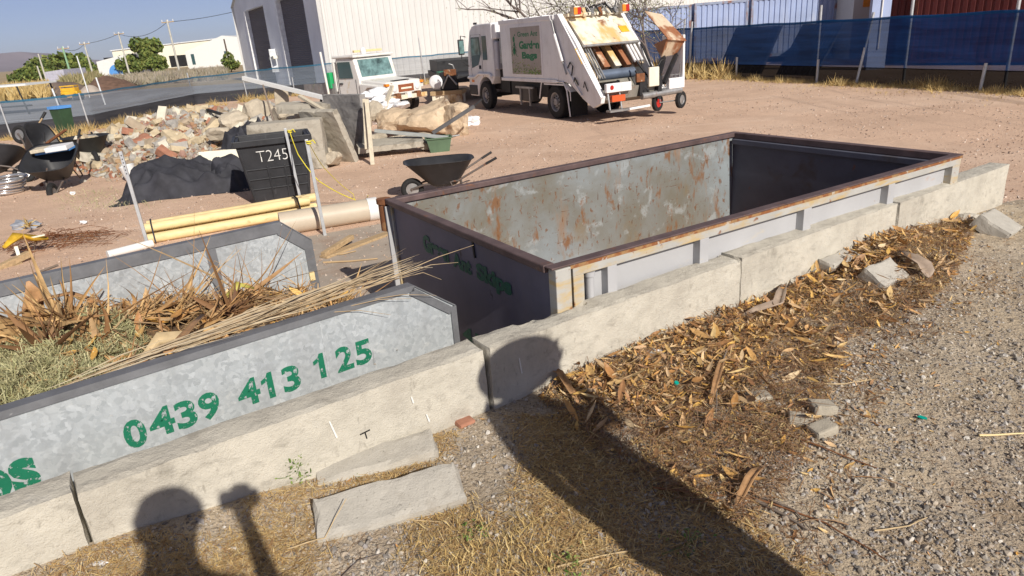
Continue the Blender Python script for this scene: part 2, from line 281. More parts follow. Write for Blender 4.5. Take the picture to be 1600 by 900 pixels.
    def build(s, name, m, parent=None, loc=None, bevel=0, rot=None, recalc=False):
        me = bpy.data.meshes.new(name); me.from_pydata(s.v, [], s.f)
        me.polygons.foreach_set('use_smooth', s.sm)
        if any(s.mi): me.polygons.foreach_set('material_index', s.mi)
        me.update()
        if recalc:
            bm = bmesh.new(); bm.from_mesh(me); bmesh.ops.remove_doubles(bm, verts=bm.verts, dist=1e-5); bmesh.ops.recalc_face_normals(bm, faces=bm.faces); bm.to_mesh(me); bm.free()
        o = link(name, me, parent, m if isinstance(m, (list, tuple)) else [m])
        if loc: o.location = loc
        if rot: o.rotation_euler = rot
        if bevel:
            b = o.modifiers.new('bevel', 'BEVEL'); b.width = bevel; b.segments = 2; b.limit_method = 'ANGLE'; b.angle_limit = R(40)
        return o
def rough_box(L, W, H, res=.06, amp=.012, seed=0, erode=.02, origin='bottom', facet=False):
    """box with worn, chipped edges; centred in x and y, standing on z=0"""
    bm = bmesh.new(); nx, ny, nz = [max(1, min(60, int(round(d/res)))) for d in (L, W, H)]
    idx = {}
    def vert(i, j, k):
        key = (i, j, k)
        if key not in idx:
            x, y, z = (i/nx-.5)*L, (j/ny-.5)*W, k/nz*H
            idx[key] = bm.verts.new((x, y, z))
        return idx[key]
    def quad(a, b, c, d):
        bm.faces.new((vert(*a), vert(*b), vert(*c), vert(*d)))
    for i in range(nx):
        for j in range(ny):
            quad((i, j, 0), (i, j+1, 0), (i+1, j+1, 0), (i+1, j, 0)); quad((i, j, nz), (i+1, j, nz), (i+1, j+1, nz), (i, j+1, nz))
    for i in range(nx):
        for k in range(nz):
            quad((i, 0, k), (i+1, 0, k), (i+1, 0, k+1), (i, 0, k+1)); quad((i, ny, k), (i, ny, k+1), (i+1, ny, k+1), (i+1, ny, k))
    for j in range(ny):
        for k in range(nz):
            quad((0, j, k), (0, j, k+1), (0, j+1, k+1), (0, j+1, k)); quad((nx, j, k), (nx, j+1, k), (nx, j+1, k+1), (nx, j, k+1))
    off = Vector((seed*3.7, seed*1.3, seed*2.1))
    for (i, j, k), v in idx.items():
        e = (i in (0, nx))+(j in (0, ny))+(k in (0, nz)); p = v.co.copy()
        d = noise.noise_vector(p*6+off)*amp+noise.noise_vector(p*22+off)*amp*.4
        if e >= 2:
            c = Vector((0, 0, H/2)); inn = Vector((-(p.x) if i in (0, nx) else 0, -(p.y) if j in (0, ny) else 0, (c.z-p.z) if k in (0, nz) else 0))
            q = .35+max(0, noise.noise(p*9+off)*1.6)+max(0, noise.noise(p*3.1+off*2)-.25)*3
            d += inn.normalized()*erode*q
        v.co = p+d
    me = bpy.data.meshes.new('m'); bm.to_mesh(me); bm.free()
    if not facet: me.polygons.foreach_set('use_smooth', [False]*len(me.polygons))
    return me
def rock(sx, sy, sz, seed, sub=3, rough=.35, flat=.0):
    bm = bmesh.new(); bmesh.ops.create_icosphere(bm, subdivisions=sub, radius=1.0); off = Vector((seed*5.1, seed*2.3, seed))
    planes = []
    rr = random.Random(seed)
    for _ in range(9):
        n = Vector((rr.gauss(0, 1), rr.gauss(0, 1), rr.gauss(0, 1))).normalized(); planes.append((n, rr.uniform(.55, .88)))
    for v in bm.verts:
        p = v.co.copy()
        for n, d in planes:
            k = p.dot(n)-d
            if k > 0: p -= n*k
        p *= 1+noise.noise(p*1.7+off)*rough*.5+noise.noise(p*5+off)*rough*.2
        v.co = Vector((p.x*sx, p.y*sy, p.z*sz))
    me = bpy.data.meshes.new('rock'); bm.to_mesh(me); bm.free(); return me
def scatter(name, tv, tf, mats, P, Rm, S, parent=None, smooth=False, jitter=0.0, seed=1):
    """one mesh of many small pieces: template verts tv (V,3), faces tf; positions P (N,3), rotations Rm (N,3,3), scales S (N,3)"""
    tv = np.asarray(tv, float); N = len(P); V = len(tv)
    base = tv[None]*S[:, None, :]
    if jitter: base = base*(1+np.random.RandomState(seed).uniform(-jitter, jitter, (N, V, 1)))
    vs = np.einsum('nij,nvj->nvi', Rm, base)+P[:, None, :]
    me = bpy.data.meshes.new(name); fl = [len(f) for f in tf]; F = len(tf)
    loops = np.concatenate([np.array(f) for f in tf]); nl = len(loops)
    me.vertices.add(N*V); me.vertices.foreach_set('co', vs.reshape(-1))
    me.loops.add(N*nl); me.loops.foreach_set('vertex_index', (loops[None]+np.arange(N)[:, None]*V).reshape(-1))
    me.polygons.add(N*F)
    st = np.cumsum([0]+fl[:-1]); me.polygons.foreach_set('loop_start', (st[None]+np.arange(N)[:, None]*nl).reshape(-1))
    me.polygons.foreach_set('use_smooth', np.full(N*F, smooth))
    me.update(calc_edges=True); me.validate()
    return link(name, me, parent, [mats])
def rots(N, rs, tilt=.4, flatten=True):
    """random rotation matrices: yaw uniform, limited tilt"""
    yaw = rs.uniform(0, 2*math.pi, N); a = rs.normal(0, tilt, N); b = rs.normal(0, tilt, N)
    cy, sy = np.cos(yaw), np.sin(yaw); ca, sa = np.cos(a), np.sin(a); cb, sb = np.cos(b), np.sin(b)
    z = np.zeros(N); o = np.ones(N)
    Rz = np.array([[cy, -sy, z], [sy, cy, z], [z, z, o]]).transpose(2, 0, 1)
    Rx = np.array([[o, z, z], [z, ca, -sa], [z, sa, ca]]).transpose(2, 0, 1)
    Ry = np.array([[cb, z, sb], [z, o, z], [-sb, z, cb]]).transpose(2, 0, 1)
    return Rz@Ry@Rx
OCT_V = [(1, 0, 0), (-1, 0, 0), (0, 1, 0), (0, -1, 0), (0, 0, 1), (0, 0, -1)]
OCT_F = [(0, 2, 4), (2, 1, 4), (1, 3, 4), (3, 0, 4), (2, 0, 5), (1, 2, 5), (3, 1, 5), (0, 3, 5)]
_bm = bmesh.new(); bmesh.ops.create_icosphere(_bm, subdivisions=1, radius=1); ICO_V = [tuple(v.co) for v in _bm.verts]; ICO_F = [tuple(v.index for v in f.verts) for f in _bm.faces]; _bm.free()
# curled leaf: 4 segments, pointed, bent both ways
LEAF_V = [(-1, 0, .10), (-.5, .26, .05), (-.5, 0, 0), (-.5, -.22, .03), (.1, .32, .06), (.1, 0, -.01), (.1, -.28, .04), (.6, .20, .10), (.6, 0, .05), (.6, -.15, .08), (1, .05, .18)]
LEAF_F = [(0, 2, 1), (0, 3, 2), (1, 2, 5, 4), (2, 3, 6, 5), (4, 5, 8, 7), (5, 6, 9, 8), (7, 8, 10), (8, 9, 10)]
STR_V = [(-1, .03, .0), (-1, -.03, 0), (-.3, -.035, .05), (-.3, .035, .05), (.35, .03, .02), (.35, -.03, .02), (1, 0, .10)]
STR_F = [(0, 1, 2, 3), (3, 2, 5, 4), (4, 5, 6)]
def text_mesh(name, s, mt, parent, T, width, height, depth=.0015, offset=.02, shear=0.0):
    """flat lettering, fitted to width x height, in the plane of matrix T (x along the line, y up)"""
    c = bpy.data.curves.new('txt', 'FONT'); c.body = s; c.size = 1; c.offset = offset; c.extrude = 0; c.shear = shear; c.resolution_u = 4
    o = bpy.data.objects.new('txt', c); COL.objects.link(o); bpy.context.view_layer.update()
    me = bpy.data.meshes.new_from_object(o.evaluated_get(bpy.context.evaluated_depsgraph_get())); bpy.data.objects.remove(o)
    vs = np.zeros(len(me.vertices)*3); me.vertices.foreach_get('co', vs); vs = vs.reshape(-1, 3)
    mn, mx = vs.min(0), vs.max(0); sc = np.array([width/(mx[0]-mn[0]), height/(mx[1]-mn[1]), 1]); vs = (vs-mn*[1, 1, 0])*sc; vs[:, 2] = 0
    me.vertices.foreach_set('co', vs.reshape(-1)); me.materials.clear(); me.name = name
    ob = link(name, me, parent, [mt]); ob.matrix_local = T; return ob

# ------------------------------------------------------------------ barrier frame: t along the barrier, s towards the camera side
BA = R(32.44); BO = Vector((-.164, 3.336, 0)); BD = Vector((math.cos(BA), math.sin(BA), 0)); BN = Vector((math.sin(BA), -math.cos(BA), 0))
def bt(t, s, z=0): return BO+BD*t+BN*s+Vector((0, 0, z))
def to_ts(x, y):
    d = Vector((x, y, 0))-Vector((BO.x, BO.y, 0)); return d.dot(BD), d.dot(BN)
def sstep(a, b, x):
    k = min(1, max(0, (x-a)/(b-a))); return k*k*(3-2*k)
def gz(t, s):
    """height of the raised ground on the camera side"""
    z = .53+.13*sstep(-.6, -2.0, t)*sstep(1.2, 0, s)
    z += .16*math.exp(-((t-3.9)/1.0)**2)*sstep(1.0, 0.0, s)+.05*math.exp(-((t-1.3)/1.0)**2)*sstep(1.2, 0, s)
    p = bt(t, s)
    z += noise.noise(Vector((p.x*.8, p.y*.8, 0)))*.03+noise.noise(Vector((p.x*4, p.y*4, 3)))*.012
    z -= .56*sstep(5.9, 9.5, t-.25*max(0, s))*1.0
    return z
def gxy(x, y): return gz(*to_ts(x, y))

# ================================================================== THE SETTING
def sheet(name, pts, m, z=0.0, kind='structure'):
    mb = MB(); mb.add([(p[0], p[1], z) for p in pts], [tuple(range(len(pts)))]); return tag(mb.build(name, m), None, None, None, kind)
sheet('yard_ground', [(-60, -30), (60, -30), (60, 60), (-60, 60)], m_yard, 0.0)
sheet('far_ground', [(-4400, -200), (4400, -200), (4400, 5400), (-4400, 5400)], m_field, -.02)
sheet('concrete_pad', [(-3.4, 9.15), (-1.45, 9.95), (1.2, 5.0), (-1.6, 3.5)], m_slab, .006)
# road seen through the cloth of the left fence
sheet('road', [(-60, 33), (-16.9, 30.6), (-17.0, 41), (-8, 43.2), (-12, 60), (-60, 75)], m_bitumen, .006)
sheet('road_edge_line', [(-60, 39.0), (-22, 37.0), (-22, 37.3), (-60, 39.3)], m_trim, .012)
# the raised gravel ground beside the barrier
def upper_ground():
    ts = np.concatenate([np.arange(-9, -3, .25), np.arange(-3, 7.2, .05), np.arange(7.2, 14, .25)])
    ss = np.concatenate([np.arange(-.02, 4.2, .05), np.arange(4.2, 16, .4)])
    v = []; f = []
    for t in ts:
        for s in ss:
            p = bt(t, s); v.append((p.x, p.y, gz(t, s)))
    n = len(ss)
    for i in range(len(ts)-1):
        for j in range(n-1): f.append((i*n+j, i*n+j+1, (i+1)*n+j+1, (i+1)*n+j))
    mb = MB(); mb.add(v, f, True); o = mb.build('gravel_ground', m_upper, recalc=False); return tag(o, None, None, None, 'structure')
upper_ground()

# ------------------------------------------------------------------ mountain
def hills():
    mb = MB(); v = []; f = []
    prof = [(atd(px_, py_, 3600).x, atd(px_, py_, 3600).z) for px_, py_ in ((-90, 104), (-50, 96), (-20, 88), (0, 83), (12, 79), (28, 82), (48, 90), (75, 94), (110, 98), (150, 103), (195, 108))]
    Yc = 3600; n = 40
    for i in range(len(prof)*4-3):
        a = i/4; k = min(int(a), len(prof)-2); t = a-k; x = prof[k][0]*(1-t)+prof[k+1][0]*t; h = prof[k][1]*(1-t)+prof[k+1][1]*t
        for j in range(n+1):
            q = j/n*2-1; hh = h*math.exp(-(q*1.8)**2)
            hh += hh*.05*noise.noise(Vector((x*.006, q*4, 0)))+hh*.10*noise.noise(Vector((x*.02, q*9, 4)))
            v.append((x, Yc+q*1200, max(-5, hh-4)))
    m = len(prof)*4-3
    for i in range(m-1):
        for j in range(n): f.append((i*(n+1)+j, (i+1)*(n+1)+j, (i+1)*(n+1)+j+1, i*(n+1)+j+1))
    mb.add(v, f, True); tag(mb.build('hills', m_hill), None, None, None, 'structure')
hills()

# ------------------------------------------------------------------ big white shed
def corrugated(mb, p0, d, L, z0, z1, nor, pitch=.25, dep=.035, top=None):
    """ribbed sheet wall from p0 along d; nor: outward normal; top(s): roofline height"""
    d = Vector(d); nor = Vector(nor); s = 0.0; pts = []
    while s < L-1e-6:
        for a, k in ((0, 0), (.55, 0), (.65, 1), (.9, 1)):
            q = s+a*pitch
            if q < L: pts.append((q, k*dep))
        s += pitch
    pts.append((L, 0)); base = Vector(p0)
    v = []
    for q, e in pts:
        p = base+d*q+nor*e; h = top(q) if top else z1
        v += [(p.x, p.y, z0), (p.x, p.y, h)]
    mb.add(v, [(2*i, 2*i+2, 2*i+3, 2*i+1) if nor.cross(d).z < 0 else (2*i, 2*i+1, 2*i+3, 2*i+2) for i in range(len(pts)-1)])
def white_shed():
    t = thing('storage_shed', 'big white corrugated shed with two dark roller doors in its shaded gable end', 'shed', (-10.2, 44.5, 0))
    ga = R(119.25); gd = Vector((math.cos(ga), math.sin(ga), 0)); sd_ = Vector((math.cos(ga-math.pi/2), math.sin(ga-math.pi/2), 0))
    gl = 27.2; LS = 44.0; eave = 6.4; out = -sd_   # gable faces -sd_
    def roof(q): return eave+min(q, gl-q)*.32
    doors = [(3.3, 10.6), (14.9, 22.4)]; dh = 5.8
    mb = MB(); segs = [(0, doors[0][0]), (doors[0][1], doors[1][0]), (doors[1][1], gl)]
    for a, b in segs: corrugated(mb, gd*a, gd, b-a, 0, 0, out, .3, .03, top=lambda q, a=a: roof(q+a))
    for a, b in doors: corrugated(mb, gd*a, gd, b-a, dh, 0, out, .3, .03, top=lambda q, a=a: roof(q+a))
    mb.build('gable_wall', m_shedg, t)
    mb = MB(); corrugated(mb, Vector((0, 0, 0)), sd_, LS, 0, eave, -gd, .42, .045)
    mb.build('side_wall', m_shedw, t)
    mb = MB(); apex = roof(gl/2)
    for a in (0, gl):
        p = gd*a-(gd if a == 0 else -gd)*.15; q = gd*(gl/2)
        A = [p-sd_*.2+Vector((0, 0, eave-.05)), p+sd_*(LS+.2)+Vector((0, 0, eave-.05)), q+sd_*(LS+.2)+Vector((0, 0, apex+.02)), q-sd_*.2+Vector((0, 0, apex+.02))]
        mb.prism(A, (0, 0, .08))
    mb.build('roof', m_shedw, t)
    for a, b in doors:
        mb = MB(); n = 44
        p0 = gd*a+sd_*.32; v = []
        for i in range(n*2+1):
            z = dh*i/(2*n); e = .0 if i % 2 else .03
            v += [tuple(p0+out*e+Vector((0, 0, z))), tuple(p0+gd*(b-a)+out*e+Vector((0, 0, z)))]
        mb.add(v, [(2*i, 2*i+2, 2*i+3, 2*i+1) for i in range(2*n)]); dr = mb.build('roller_door', m_door, t)
        mb = MB()
        for e in (a, b): mb.bar(gd*e+sd_*.15+(gd if e == b else -gd)*.03, gd*e+sd_*.15+(gd if e == b else -gd)*.03+Vector((0, 0, dh)), .06, .36, up=sd_)
        mb.bar(gd*a+sd_*.15+Vector((0, 0, dh+.04)), gd*b+sd_*.15+Vector((0, 0, dh+.04)), .36, .06); mb.bar(gd*(b+.22)+out*.035, gd*(b+.22)+out*.035+Vector((0, 0, dh)), .42, .02, up=out); mb.build('door_reveal', mat('sunlit_reveal_white', (.92, .92, .92), .5), t)  # extra-bright white and an added flat wall strip stand for sunlit reveals
    mb = MB(); mb.bar(out*.05-gd*.06, out*.05-gd*.06+Vector((0, 0, eave)), .22, .22); mb.build('corner_flashing', m_shedw, t); mb = MB(); mb.bar(gd*gl+out*.05, gd*gl+out*.05+Vector((0, 0, eave)), .2, .2)
    mb.build('corner_flashing', m_shedw, t); mb = MB(); mb.bar(sd_*10.85-gd*.06, sd_*10.85-gd*.06+Vector((0, 0, eave)), .05, .05); mb.build('corner_flashing', m_shedw, t)
    mb = MB()
    mb.bar(gd*13.6+out*.2+Vector((0, 0, .9)), gd*13.6+out*.2+Vector((0, 0, 2.6)), .5, .3); mb.build('meter_box', m_trim, t)
    mb = MB(); a_ = gd*14.2+out*.3; mb.bar(a_+Vector((0, 0, 1.9)), a_-gd*1.6+Vector((0, 0, 2.0)), .3, .2); mb.build('wall_lamp', m_foam, t)
white_shed()

# ------------------------------------------------------------------ fences of shade cloth
m_clr = cloth('blue_shade_cloth', (.014, .07, .25), .14, 1.2, (.35, .35, 5.0), .55)
m_cll = cloth('thin_blue_shade_cloth', (.27, .33, .40), .50, 1.6, (.25, .25, 4.0), .6)
m_clhl = cloth('pale_cloth_hem', (.06, .20, .32), .15, 2)
m_clh = cloth('blue_cloth_hem', (.02, .12, .34), .08, 2); m_clk = cloth('black_base_cloth', (.012, .012, .016), .04, 2)
m_clkl = cloth('grey_base_cloth', (.075, .075, .085), .06, 2)
def fence_run(name, label, pts, hs, band, mc, mh, mk, post_at, post_r=.035, sag=.04):
    t = thing(name, label, 'fence', (pts[0][0], pts[0][1], 0)); o = Vector((pts[0][0], pts[0][1], 0))
    P = []
    for (a, ha), (b, hb) in zip(zip(pts[:-1], hs[:-1]), zip(pts[1:], hs[1:])):
        a = Vector((*a, 0)); b = Vector((*b, 0)); L = (b-a).length; n = max(2, int(L/.35))
        for i in range(n+(b == Vector((*pts[-1], 0)))):
            k = i/n; q = a.lerp(b, k); h = ha+(hb-ha)*k
            P.append((q-o, h-sag*abs(math.sin(k*L/3*math.pi))*.7, noise.noise(Vector((q.x, q.y, 0))*.8)*.05))
    def strip(z0f, z1f, e):
        mb = MB(); v = []; m = 5
        for q, h, w_ in P:
            a, b = z0f(h), z1f(h)
            for j in range(m+1):
                z = a+(b-a)*j/m; wob = w_+noise.noise(Vector((q.x*.5, q.y*.5, z*2.5)))*.05
                v.append((q.x+wob*.7, q.y+wob*.7-e, z))
        mb.add(v, [(i*(m+1)+j, (i+1)*(m+1)+j, (i+1)*(m+1)+j+1, i*(m+1)+j+1) for i in range(len(P)-1) for j in range(m)], True); return mb
    strip(lambda h: band-.03, lambda h: h-.02, 0).build('shade_cloth', mc, t)
    strip(lambda h: h-.07, lambda h: h+.01, .012).build('cloth_hem', mh, t)
    strip(lambda h: 0.0, lambda h: band, .03).build('base_cloth', mk, t)
    for (x, y, h, lx, ly) in post_at:
        mb = MB(); a = Vector((x, y, 0))-o; mb.path([a, a+Vector((lx, ly, h))], post_r, 8); mb.build('post', m_galvp, t)
    mb = MB()
    for zz in (.92, .5):
        for (q, h, w_), (q2, h2, w2) in zip(P[:-1:6], P[6::6]): mb.bar(q+Vector((.04, .06, h*zz)), q2+Vector((.04, .06, h2*zz)), .008)
    mb.build('fence_wire', m_steel, t)
    return t
rl = Vector((14.0, 18.5)) - Vector((8.73, 33.8)); 
def rp(k): return (8.73+rl.x*k, 33.8+rl.y*k)
def front(p, e=.12): return (p[0]-e*.94, p[1]-e*.32)
fence_run('shade_cloth_fence', 'tall deep blue shade cloth fence with black base strip right of the yard', [(3.0, 42.0), rp(-.25), rp(0), rp(1), rp(1.9)], [2.1]*5, .56, m_clr, m_clh, m_clk,
          [(*front(rp(.02)), 2.5, .16, .05), (*front(rp(.06)), 2.35, .1, .02), (*front(rp(.27)), .85, 0, 0), (*front(rp(.55)), .8, 0, 0), (*front(rp(.66)), 2.25, .35, .0), (*front(rp(.93)), .75, .05, 0), (rp(.53)[0]+.1, rp(.53)[1], 2.6, 0, 0), (rp(.96)[0]+.1, rp(.96)[1], 3.1, 0, 0), (rp(.76)[0]+.1, rp(.76)[1], 2.9, 0, 0)], .045)
fence_run('mesh_fence', 'low faded blue shade cloth fence with grey base strip behind the rubble and the ute', [(-30, 22.2), (-19.59, 27.68), (-16.8, 29.3), (-16.6, 39.6), (-12.4, 40.6), (-8, 41.6), (-3.3, 42.9), (3.0, 44.5)], [1.45, 1.42, 1.42, 1.45, 1.58, 1.6, 1.6, 1.7], .56, m_cll, m_clhl, m_clkl,
          [(-16.85, 29.15, 1.45, -.05, 0), (-19.2, 27.8, 1.45, -.05, 0), (-16.7, 39.4, 1.7, -.05, 0), (-14.0, 40.1, 1.0, -.05, 0), (-11.5, 40.7, 1.0, 0, 0), (-4.2, 42.5, 2.6, -.12, 0), (-8.6, 41.3, 1.9, -.08, 0), (-1.2, 43.2, 1.7, 0, 0)], .03)

# ------------------------------------------------------------------ containers and clutter beyond the right fence
def container(label, x0, x1, y, z0, z1, ms, dep=5.0, rz=0.0):
    t = thing('shipping_container', label, 'container', (x0, y, 0), rz)
    L = x1-x0; mb = MB(); corrugated(mb, Vector((.12, 0, 0)), Vector((1, 0, 0)), L-.24, z0+.15, z1-.12, Vector((0, -1, 0)), .28, -.05); mb.build('side_panel', ms, t)
    mb = MB(); mb.box(.1, L-.1, .08, dep, z0+.1, z1-.02); mb.build('shell', ms, t)
    mb = MB()
    for x in (0, L-.12): mb.box(x, x+.12, -.03, .12, z0, z1)
    mb.box(0.12, L-.12, -.02, .08, z0, z0+.15); mb.box(.12, L-.12, -.02, .08, z1-.12, z1); mb.build('frame', mat('container_frame_'+ms.name, tuple(c*.8 for c in ms_col[ms.name]), .7, patches=((RUST, 3, .5, .62, .8, (1, 1, .5)),)), t)
    return t
ms_col = {'container_blue_paint': (.32, .38, .52), 'container_red_paint': (.13, .03, .03)}
container('pale blue container with a rusty corner post, leftmost of the three behind the fence', 6.4, 10.4, 38.0, .3, 3.16, m_cblue)
container('pale blue container standing between the two others behind the fence', 10.5, 13.3, 37.8, .3, 3.2, m_cblue)
container('pale blue container next to the orange panel behind the fence', 13.45, 17.9, 37.8, .3, 3.22, m_cblue)
container('dark red container behind the right end of the blue shade cloth', 0, 11.0, 0, .1, 3.6, m_cred, rz=R(-58)).location = (17.2, 29.5, 0)
container('dark red container further back beside the pale blue pillar', 16.9, 20.2, 31.4, .1, 4.0, m_cred, rz=R(-30))
t = thing('site_office', 'white cabin with an orange panel and dark window beyond the fence', 'cabin', (17.9, 36.0, 0))
mb = MB(); mb.box(0, 4.6, 0, 3, 0, 4.4); mb.build('wall', m_shedw, t)
mb = MB(); mb.box(.45, 1.05, -.03, 0, 2.4, 4.3); mb.build('orange_panel', m_orange, t)
mb = MB(); mb.box(1.75, 3.9, -.03, 0, 2.3, 3.2); mb.build('window', m_glass, t)
t = thing('blue_pillar', 'wide pale blue sheet metal pillar between the red containers', 'pillar', (15.5, 29.0, 0))
mb = MB(); mb.box(-.38, .38, -.1, .1, 0, 4.2); mb.build('panel', m_cblue, t)
mb = MB(); mb.path([(0, -.14, .8+k*.05) for k in range(60)], .035, 6); mb.build('cable', m_pvcw, t)
for i, (k, w_, lean, lab) in enumerate(((.10, 3.0, .5, 'grey corrugated roofing sheet leaning behind the blue cloth nearest the rubbish truck'), (.34, 2.2, .9, 'grey corrugated roofing sheet tilted behind the blue cloth under a dark beam'))):
    x, y = rp(k); t = thing('roofing_sheet', lab, 'metal sheet', (x+.9, y+.3, 0), R(-71)); mb = MB()
    v = []; n = 60
    for q in range(n+1):
        xx = q/n*w_; e = .02*math.sin(q*1.4); v += [(xx-.5*0, e, .1), (xx+lean*.6, e+.7, 1.95)]
    mb.add(v, [(2*q, 2*q+2, 2*q+3, 2*q+1) for q in range(n)], True); tag(mb.build('sheet', m_steel, t), None, None)

# ------------------------------------------------------------------ distance beyond the left fence
def simple_tree(name, label, base, h, rad, seed, group=None, n=2600, squash=1.0, lobes=9, leaf=.16):
    t = thing(name, label, 'tree', base, 0, group); rs = np.random.RandomState(seed); rr = random.Random(seed)
    mb = MB(); mb.path([(0, 0, -.2), (.1, 0, h*.25), (0, .1, h*.5), (.1, 0, h*.8)], [h*.035, h*.028, h*.02, h*.008], 8)
    for k in range(6):
        a = rr.uniform(0, 6.28); mb.path([(0, 0, h*(.2+.08*k)), (math.cos(a)*rad*.4, math.sin(a)*rad*.4, h*(.4+.06*k)), (math.cos(a)*rad*.7, math.sin(a)*rad*.7, h*(.5+.07*k))], [h*.014, h*.01, h*.004], 6)
    mb.build('trunk', m_bark, t)
    cs = []
    for k in range(lobes):
        a = rr.uniform(0, 6.28); q = rr.uniform(.1, .75)*rad; cs.append((math.cos(a)*q, math.sin(a)*q, h*rr.uniform(.25, .85), rad*rr.uniform(.28, .5)))
    cs.append((0, 0, h*.8, rad*.45)); P = []
    for c in cs:
        m = int(n/len(cs)); d = rs.normal(size=(m, 3)); d /= np.linalg.norm(d, axis=1)[:, None]; r_ = c[3]*rs.uniform(.55, 1.08, m)**.6
        P.append(np.array(c[:3])+d*r_[:, None]*np.array([1, 1, squash]))
    P = np.concatenate(P); P = P[P[:, 2] > h*.04]; N = len(P)
    scatter('crown', LEAF_V, LEAF_F, m_tree, P, rots(N, rs, 1.0), np.tile(rs.uniform(leaf*.6, leaf*1.5, N)[:, None], (1, 3))*np.array([1, 2.2, 1]), t)
    return t
def G(x, Y):   # ground place straight beyond photo column x at distance Y
    z = 0; d = _ray(x, 118-.0767*x); return Vector((d.x/d.y*Y, Y, 0))
for i, (x, Y, h, r_, lab) in enumerate(((45, 155, 2.2, 4.5, 'low dark green tree at the left end of the distant hedge'), (66, 158, 4.0, 4.5, 'dark green tree second from the left in the distant hedge'), (88, 160, 4.6, 4.5, 'dark green tree behind the green topped power pole'), (108, 158, 5.0, 4.8, 'dark rounded tree, tallest of the distant hedge'), (128, 155, 3.0, 4.0, 'low tree at the right end of the distant hedge'))):
    simple_tree('hedge_tree', lab, G(x, Y), h*.88, r_*.92, 10+i, 'trees of the distant hedge', 1500, .8, leaf=.42)
simple_tree('bushy_tree', 'tall green tree in front of the cream factory building', G(234, 150), 6.6, 3.2, 31, None, 2600, 1.0, 10, .34)
simple_tree('round_tree', 'wide green bush left of the tall tree at the cream building', G(206, 150), 3.4, 3.0, 33, None, 1500, .9, 8, .32)
simple_tree('low_bush', 'green bush at the foot of the tall distant tree', G(250, 149), 2.8, 2.4, 35, None, 1100, .9, 7, .3)
simple_tree('yellow_bush', 'yellow green bush beside the left corner of the big shed', G(357, 105), 2.6, 1.5, 36, None, 800, .9, 6, .2)
def hall(name, label, x0, x1, Y, h0, h1, m, dep=14, gable=False):
    a = G(x0, Y); b = G(x1, Y); t = thing(name, label, 'building', a); L = (b-a).length
    mb = MB(); 
    if gable: mb.prism([(0, 0, 0), (L, 0, 0), (L, 0, h1), (L*.62, 0, h1+.9), (0, 0, h0)], (0, dep, 0))
    else: mb.prism([(0, 0, 0), (L, 0, 0), (L, 0, h1), (0, 0, h0)], (0, dep, 0))
    mb.build('wall', m, t); return t, L
t, L = hall('factory_hall', 'long cream factory building behind the tall distant tree', 181, 345, 200, 5.4, 6.4, m_foam)
mb = MB(); mb.prism([(-.3, -.3, 5.45), (L+.3, -.3, 6.45), (L+.3, 14, 6.55), (-.3, 14, 5.5)], (0, 0, .25)); mb.build('roof', m_trim, t)
mb = MB(); mb.box(-2.2, -.2, -1, 1, 1.9, 3.9); mb.build('annex', m_black, t)
t, L = hall('white_hall', 'white gabled hall with small dark windows left of the big shed', 292, 392, 160, 3.6, 5.4, m_pvcw, 12, True)
mb = MB(); mb.box(L*.08, L*.13, -.04, 0, .8, 3.0); mb.box(L*.6, L*.64, -.04, 0, 2.6, 3.1); mb.box(L*.9, L*.94, -.04, 0, 3.2, 3.8); mb.build('window', m_glass, t)
mb = MB(); mb.box(-3.6, -.05, -.2, .2, .6, 3.0); mb.build('open_bay_shade', m_black, t)  # solid black box paints the shade inside the bay
t, L = hall('long_white_shed', 'low long white shed left of the cream factory', 153, 203, 150, 2.9, 4.0, m_pvcw, 10)
mb = MB()
c = Vector((L*.55, -.06, .2)); mb.add([c]+[c+Vector((math.cos(a)*1.6, 0, math.sin(a)*1.9)) for a in [math.pi*k/14 for k in range(15)]], [(0, i+1, i+2) for i in range(14)]); mb.build('blue_arch', m_plblue, t)
t, L = hall('pale_shed', 'small pale blue grey shed in front of the distant hedge', 69, 99, 110, 1.9, 2.1, mat('pale_shed_wall', (.42, .42, .5), .7), 6)
t = thing('shed_awning', 'flat white roofed open shelter on dark legs at the left edge', 'shelter', G(-2, 42))
mb = MB(); mb.box(-5, 1.35, 0, 3.0, 1.62, 1.72); mb.build('roof', m_pvcw, t)
for x, y in ((1.0, .1), (1.3, 2.8)):
    mb = MB(); mb.path([(x, y, 0), (x-.25, y, 1.62)], .045, 8); mb.build('leg', m_black, t)
mb = MB(); mb.box(-5, 1.2, .2, .3, .45, .55); mb.build('rail', m_black, t)
def mound(name, label, c, rx, ry, h, m, seed, cat='mound', n=36):
    v = []; f = []
    for j in range(12):
        q = j/11
        for i in range(n):
            a = 2*math.pi*i/n; k = 1+.2*noise.noise(Vector((math.cos(a)*1.5, math.sin(a)*1.5, seed)))
            x, y = math.cos(a)*rx*q*k, math.sin(a)*ry*q*k; z = h*(math.cos(q*math.pi)*.5+.5)*(1+.25*noise.noise(Vector((x*.9, y*.9, seed))))
            z += .10*h*noise.noise(Vector((x*3, y*3, seed+5)))*(1-q)
            v.append((x, y, z-.01))
    for j in range(11):
        for i in range(n): f.append((j*n+i, (j+1)*n+i, (j+1)*n+(i+1) % n, j*n+(i+1) % n))
    mb = MB(); mb.add(v, f, True); o = mb.build(name, m); o.location = c; tag(o, label, cat); return o
m_mulch = mat('mulch', (.14, .085, .06), 1, var=.35, vs=2, bump=.8, bs=8, stretch=(1, 1, 4)); m_dark = mat('dark_soil', (.13, .10, .085), 1, var=.3, vs=1.5, bump=.6, bs=6); m_pale = mat('pale_soil', (.42, .36, .31), 1, var=.2, vs=1, bump=.5, bs=6)
mound('mulch_heap', 'long dark brown mulch heap beyond the low blue fence', G(163, 70), 3.0, 4, 1.35, m_mulch, 1)
